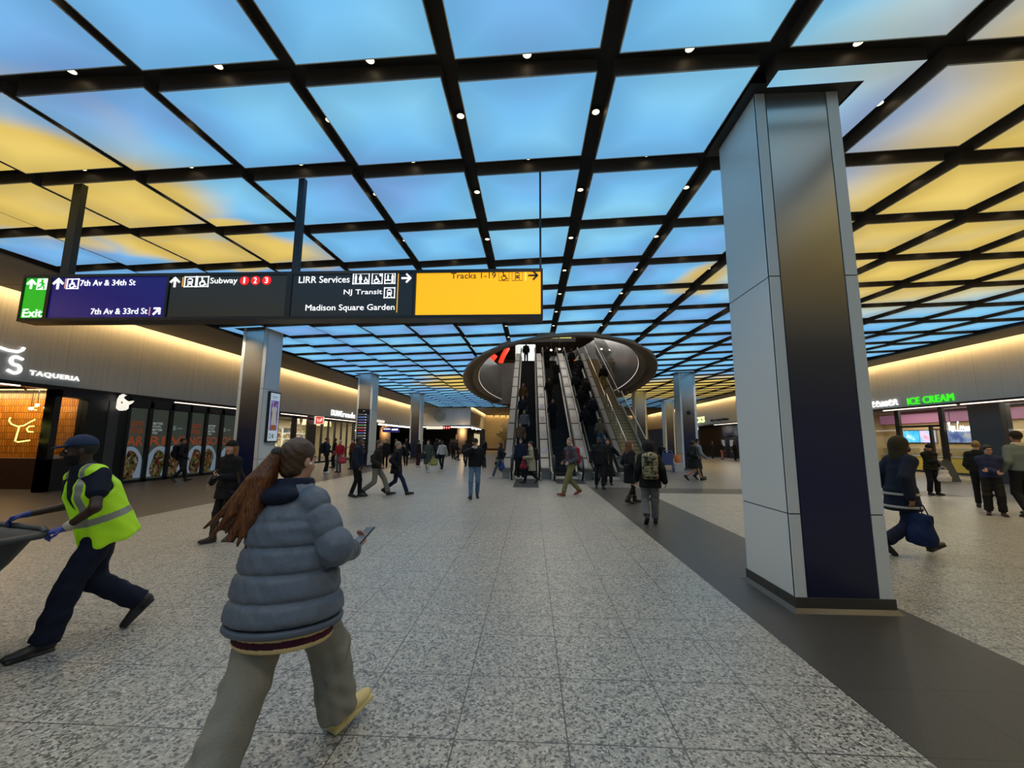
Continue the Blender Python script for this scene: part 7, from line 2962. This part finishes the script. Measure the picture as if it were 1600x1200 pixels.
t, R, s = person('grey-haired woman in a red jacket outside the drugstore', (-9.40, 20.2), W(170), 1.56, J('#98202c', t=.024), T('#6a7684'), '#1c1c20', ('short', '#a09a94'), None, 'light', dict(feet=STAND['feet'], hands=(V3(-.27, .14, .96), V3(.22, .2, 1.0))), .015)
carried_bag('gift_bag', 'cream and red shopping bag held by the woman in the red jacket', 'bag', at_person(t, R, s, V3(-.30, .16, .90)), (.19, .10, .30), '#b04050', 0, .05)
person('person with brown hair half hidden behind the woman in red', (-9.7, 22.4), W(150), 1.64, J('#5a2a20'), T('#1c1a1c'), '#141414', ('bob', '#3a2418'), None, 'light', None, .022)
person('person in black close to the drugstore window', (-11.2, 23.4), W(100), 1.66, J('#141214'), T('#141416'), '#141414', ('short', '#100c0a'), None, 'brown', None, .022)
person('person in a dark olive coat at the drugstore entrance', (-11.6, 20.9), W(200), 1.58, J('#2c2620', skirt=.6), T('#181614'), '#141414', ('bob', '#1a120e'), None, 'tan', None, .02)
person('person in black standing behind the striding trio', (-8.2, 23.3), W(185), 1.62, J('#131418', t=.03, skirt=.7), T('#131316'), '#1c1818', ('short', '#4a3a2c'), None, 'light', None, .018, glasses=False)
person('man in a black suit outside the dark passage', (-7.75, 25.7), W(195), 1.68, J('#101114', hem=-.08), T('#101114'), '#101010', ('crop', '#12100e'), None, 'brown', pose_walk(.18), .018)
person('person in a black jacket, maroon trousers and white shoes at the foot of a column', (-6.70, 24.6), W(-40), 1.60, J('#131315', t=.03, hem=-.10), T('#3a1c22', r=(.10, .09, .085)), '#c8c8c4', ('short', '#1a1410'), None, 'light', None, .018)

# coming towards the camera in the middle
t, R, s = person('woman in a long grey-green coat and white socks walking this way', (-5.14, 20.75), W(182), 1.60, J('#3c4640', t=.03, skirt=.44, hemr=(.20, .17), name='long_coat'), T('#b8b4ac', r=(.07, .05, .045)), '#c0bcb4', ('tied', '#2a1a12'), None, 'light', dict(feet=((-.08, .18, 0, 8), (.08, -.16, .05, -20)), hands=(V3(-.26, .06, .90), V3(.14, .24, 1.06))), .014, scarf='#8a8a80')
carried_bag('tote_bag', 'yellow-green tote bag carried by the woman in the grey-green coat', 'bag', at_person(t, R, s, V3(-.32, .08, .84)), (.20, .09, .30), '#8a8c50', 0, .12)
carried_bag('shoulder_bag', 'dark bag under the arm of the woman in the grey-green coat', 'bag', at_person(t, R, s, V3(.30, .12, 1.10)), (.17, .11, .26), '#20242a', 0, .06)
t, R, s = person('woman in a short white jacket and black trousers walking this way', (-4.93, 23.1), W(180), 1.54, J('#b8b4ac', t=.034, hem=-.06, hemr=(.22, .18)), T('#161416'), '#161414', ('bun', '#1a120e'), None, 'brown', pose_walk(.16), .016)
carried_bag('shoulder_bag', 'black bag at the side of the woman in the white jacket', 'bag', at_person(t, R, s, V3(.28, .05, 1.02)), (.16, .10, .26), '#141418', 0, .06)
t, R, s = person('person in a white top with a backpack walking away by the lit doorway', (-6.55, 35.4), W(20), 1.50, J('#c0bcb8'), T('#1a1616'), '#141414', ('bun', '#2a1a12'), None, 'light', pose_walk(.25), .022)
backpack(t, R, s, 'white and dark backpack on the person by the lit doorway', '#c8c8c8', '#202020', vox=.024)
person('man in a dark grey coat half hidden behind the man in the black cap', (-3.98, 25.5), W(178), 1.58, J('#2c2e2e', t=.03, skirt=.62), T('#17181a'), '#141414', ('crop', '#0f0c0a'), None, 'dark', pose_walk(.2), .018)
person('person in a navy jacket walking away towards the tan wall', (-4.15, 37.0), W(5), 1.52, J('#1a2030', t=.034), T('#16181e'), '#141414', ('short', '#14100c'), None, 'light', pose_walk(.2), .022)
rng = random.Random(21)
FAR = [(-7.3, 33.2, '#20222a', 'charcoal', 'beside the far column'), (-6.45, 34.6, '#2a2024', 'plum-black', 'between the seal and the far column'), (-5.75, 32.3, '#17191c', 'black', 'behind the woman in white'), (-8.4, 37.0, '#262a2c', 'slate', 'under the route sign'),
       (-9.7, 39.5, '#1c1a1c', 'black', 'deep under the route sign'), (-7.9, 41.0, '#3a3430', 'brown', 'before the far round pillar'), (-11.2, 43.0, '#17171c', 'black', 'at the mouth of the dark passage'), (-6.0, 43.5, '#2c3038', 'grey', 'near the corner globe lights'), (-5.1, 46, '#181a22', 'navy', 'past the corner globe lights'), (-10.2, 31.2, '#141416', 'black', 'in the shade left of the passage'.replace(' left of', ' by'))]
for k, (x, y, c, cn, w_) in enumerate(FAR):
    person('distant person in a %s jacket %s' % (cn, w_), (x, y), W(rng.choice((175, 190, 160, 10, -80))), rng.uniform(1.58, 1.74), J(c, t=.028), T(rng.choice(('#16161a', '#2a2e3a', '#1c1a18'))), '#161616', (rng.choice(('short', 'bob')), rng.choice(('#1a120e', '#3a2a1c'))), None, rng.choice(('light', 'tan', 'brown')), pose_walk(rng.uniform(.1, .25)), .024)

# at the foot of the escalators
t, R, s = person('brown-haired woman in a dark jacket and grey jeans heading for the seal wall', (-1.32, 18.0), W(95), 1.56, J('#1e222a', t=.02), T('#4a5058', r=(.085, .062, .056)), '#b8b4ac', ('loose', '#3a2218'), None, 'light', dict(feet=((-.08, .34, 0, 10), (.08, -.30, .06, -30)), hands=(V3(-.25, -.12, .92), V3(.26, .14, .95))), .0145)
carried_bag('tote_bag', 'bright blue bag carried low by the brown-haired woman', 'bag', at_person(t, R, s, V3(-.29, -.12, .84)), (.13, .08, .26), '#2a4a9a', W(95), .08)
carried_bag('shoulder_bag', 'black handbag in front of the brown-haired woman', 'bag', at_person(t, R, s, V3(.28, .18, .92)), (.13, .06, .22), '#141416', W(95), .06)
t, R, s = person('person in a long beige coat walking across the escalator mat', (.02, 16.0), W(98), 1.62, J('#989078', t=.026, skirt=.50, hemr=(.195, .17), name='beige_coat'), T('#131315', r=(.085, .062, .056)), '#16161a', ('short', '#14100c'), None, 'light', dict(feet=((-.08, .30, 0, 8), (.08, -.26, .10, -44)), hands=(V3(-.15, .26, 1.05), V3(.2, .22, .98)), lean=3), .0125)
backpack(t, R, s, 'dark backpack on the person in the beige coat', '#181a1e', vox=.014)
carried_bag('red_bag', 'dark red bag hanging in front of the person in the beige coat', 'bag', at_person(t, R, s, V3(-.16, .36, 1.0)), (.20, .12, .28), '#7a1828', W(98), .10)
person('person in a navy jacket and white face mask behind the beige coat', (-.42, 17.45), W(178), 1.70, J('#1a2238', t=.03), T('#16181c'), '#b8b8b4', ('short', '#1a120e'), None, 'tan', None, .0135, mask='#b8b4b0')

# ticket machines
for x, y, c, l, lab in ((17.3, 36.4, '#15151a', '#1c1a1c', 'person in black using the first ticket machine'), (17.2, 38.6, '#1c1616', '#b8786c', 'person with pale pink leggings at the ticket machines'), (17.1, 40.3, '#262420', '#201c1a', 'person in a dark jacket at the far ticket machines')):
    person(lab, (x, y), W(-90), 1.6, J(c, t=.028), T(l), '#161616', ('bob', '#14100c'), None, 'tan', None, .024)

# riders
RIDERS = [(-.38, 32.1, 0, '#101114', '#101114', 'rider silhouetted against the pale screen at the head of the first escalator', 'short', '#0c0a09', 'brown'),
          (-.46, 24.95, 180, '#5a4426', '#1c1a18', 'rider in a mustard-brown coat on the first escalator', 'short', '#7a6a5a', 'tan'),
          (-.46, 23.1, 180, '#2a2a2e', '#17171a', 'rider in a charcoal jacket below the mustard coat', 'bob', '#1c1410', 'light'),
          (-.34, 21.7, 180, '#6e6e70', '#24262a', 'rider in a pale grey hoodie on the first escalator', 'short', '#2a1c14', 'light'),
          (-.52, 20.55, 180, '#6a503e', '#1a1614', 'rider in a tan jacket near the foot of the first escalator', 'bob', '#3a2418', 'light'),
          (1.24, 30.9, 180, '#131316', '#131316', 'rider in black at the head of the middle escalator', 'curly', '#0c0a09', 'dark'),
          (1.72, 28.3, 180, '#17171a', '#131316', 'rider in a dark jacket high on the middle escalator', 'short', '#1a120e', 'brown'),
          (1.14, 25.7, 180, '#141418', '#141418', 'rider holding the rail halfway down the middle escalator', 'bob', '#14100c', 'tan'),
          (1.20, 22.75, 180, '#15161a', '#131316', 'rider with a pale face low on the middle escalator', 'short', '#2a1c14', 'light'),
          (3.05, 30.5, 0, '#18191c', '#131316', 'rider in black at the head of the last escalator', 'bob', '#14100c', 'tan'),
          (3.45, 29.1, 0, '#22201e', '#141416', 'rider in a brown-black coat high on the last escalator', 'short', '#1a120e', 'light'),
          (3.16, 27.7, 0, '#141416', '#131316', 'rider in a black jacket behind the brown-black coat', 'short', '#0f0c0a', 'brown'),
          (2.86, 26.2, 0, '#1c2028', '#141416', 'rider in a navy-black parka halfway up the last escalator', 'bob', '#2a1c14', 'light'),
          (3.42, 25.4, 0, '#161616', '#141416', 'rider by the rail beside the navy-black parka', 'short', '#14100c', 'tan'),
          (2.95, 24.5, 0, '#121214', '#121214', 'rider in a wide black coat on the last escalator', 'short', '#14100c', 'brown'),
          (3.45, 23.2, 0, '#1a1a1e', '#181a20', 'rider in a dark hoodie below the wide black coat', 'short', '#1a120e', 'light'),
          (2.84, 21.9, 0, '#101012', '#121214', 'rider in a long black jacket low on the last escalator', 'bob', '#0f0c0a', 'tan'),
          (3.44, 20.95, 0, '#6a5a48', '#46607c', 'rider in a tan jacket and blue jeans low on the last escalator', 'short', '#5a4a3a', 'light')]
for x, y, rz, c, l, lab, hk, hc, sk in RIDERS:
    k = round((y - YB - .05 - .18) / .395)
    yy = YB + .05 + k * .395 + .18
    z = zline(YB + .05 + k * .395 + .2)
    person(lab, (x, yy), W(rz), 1.68, J(c, t=.026), T(l), '#131313', (hk, hc), None, sk, dict(feet=((-.1, .02, 0, 0), (.1, .02, 0, 0)), hands=(V3(-.24, .10, .93), V3(.24, .10, .95))), .019, zoff=z)
i = max(k for k, f in enumerate(flight) if f[0] <= 27.3)
person('person in a black jacket and mustard trousers climbing the tan stair', (4.78, flight[i][0] + .17), W(0), 1.66, J('#101012', t=.03), T('#8a7438', r=(.085, .066, .06)), '#2a2018', ('short', '#0f0c0a'), None, 'brown', dict(feet=((-.09, .02, 0, 0), (.09, .02, 0, 0)), hands=(V3(-.25, .1, .95), V3(.25, .1, .95))), .016, zoff=flight[i][2])
person('person in a dark coat standing on the upper floor above the stair', (2.4, 36.5), W(180), 1.7, J('#1c1618'), T('#141414'), '#141414', ('short', '#14100c'), None, 'tan', None, .024, zoff=ZT)
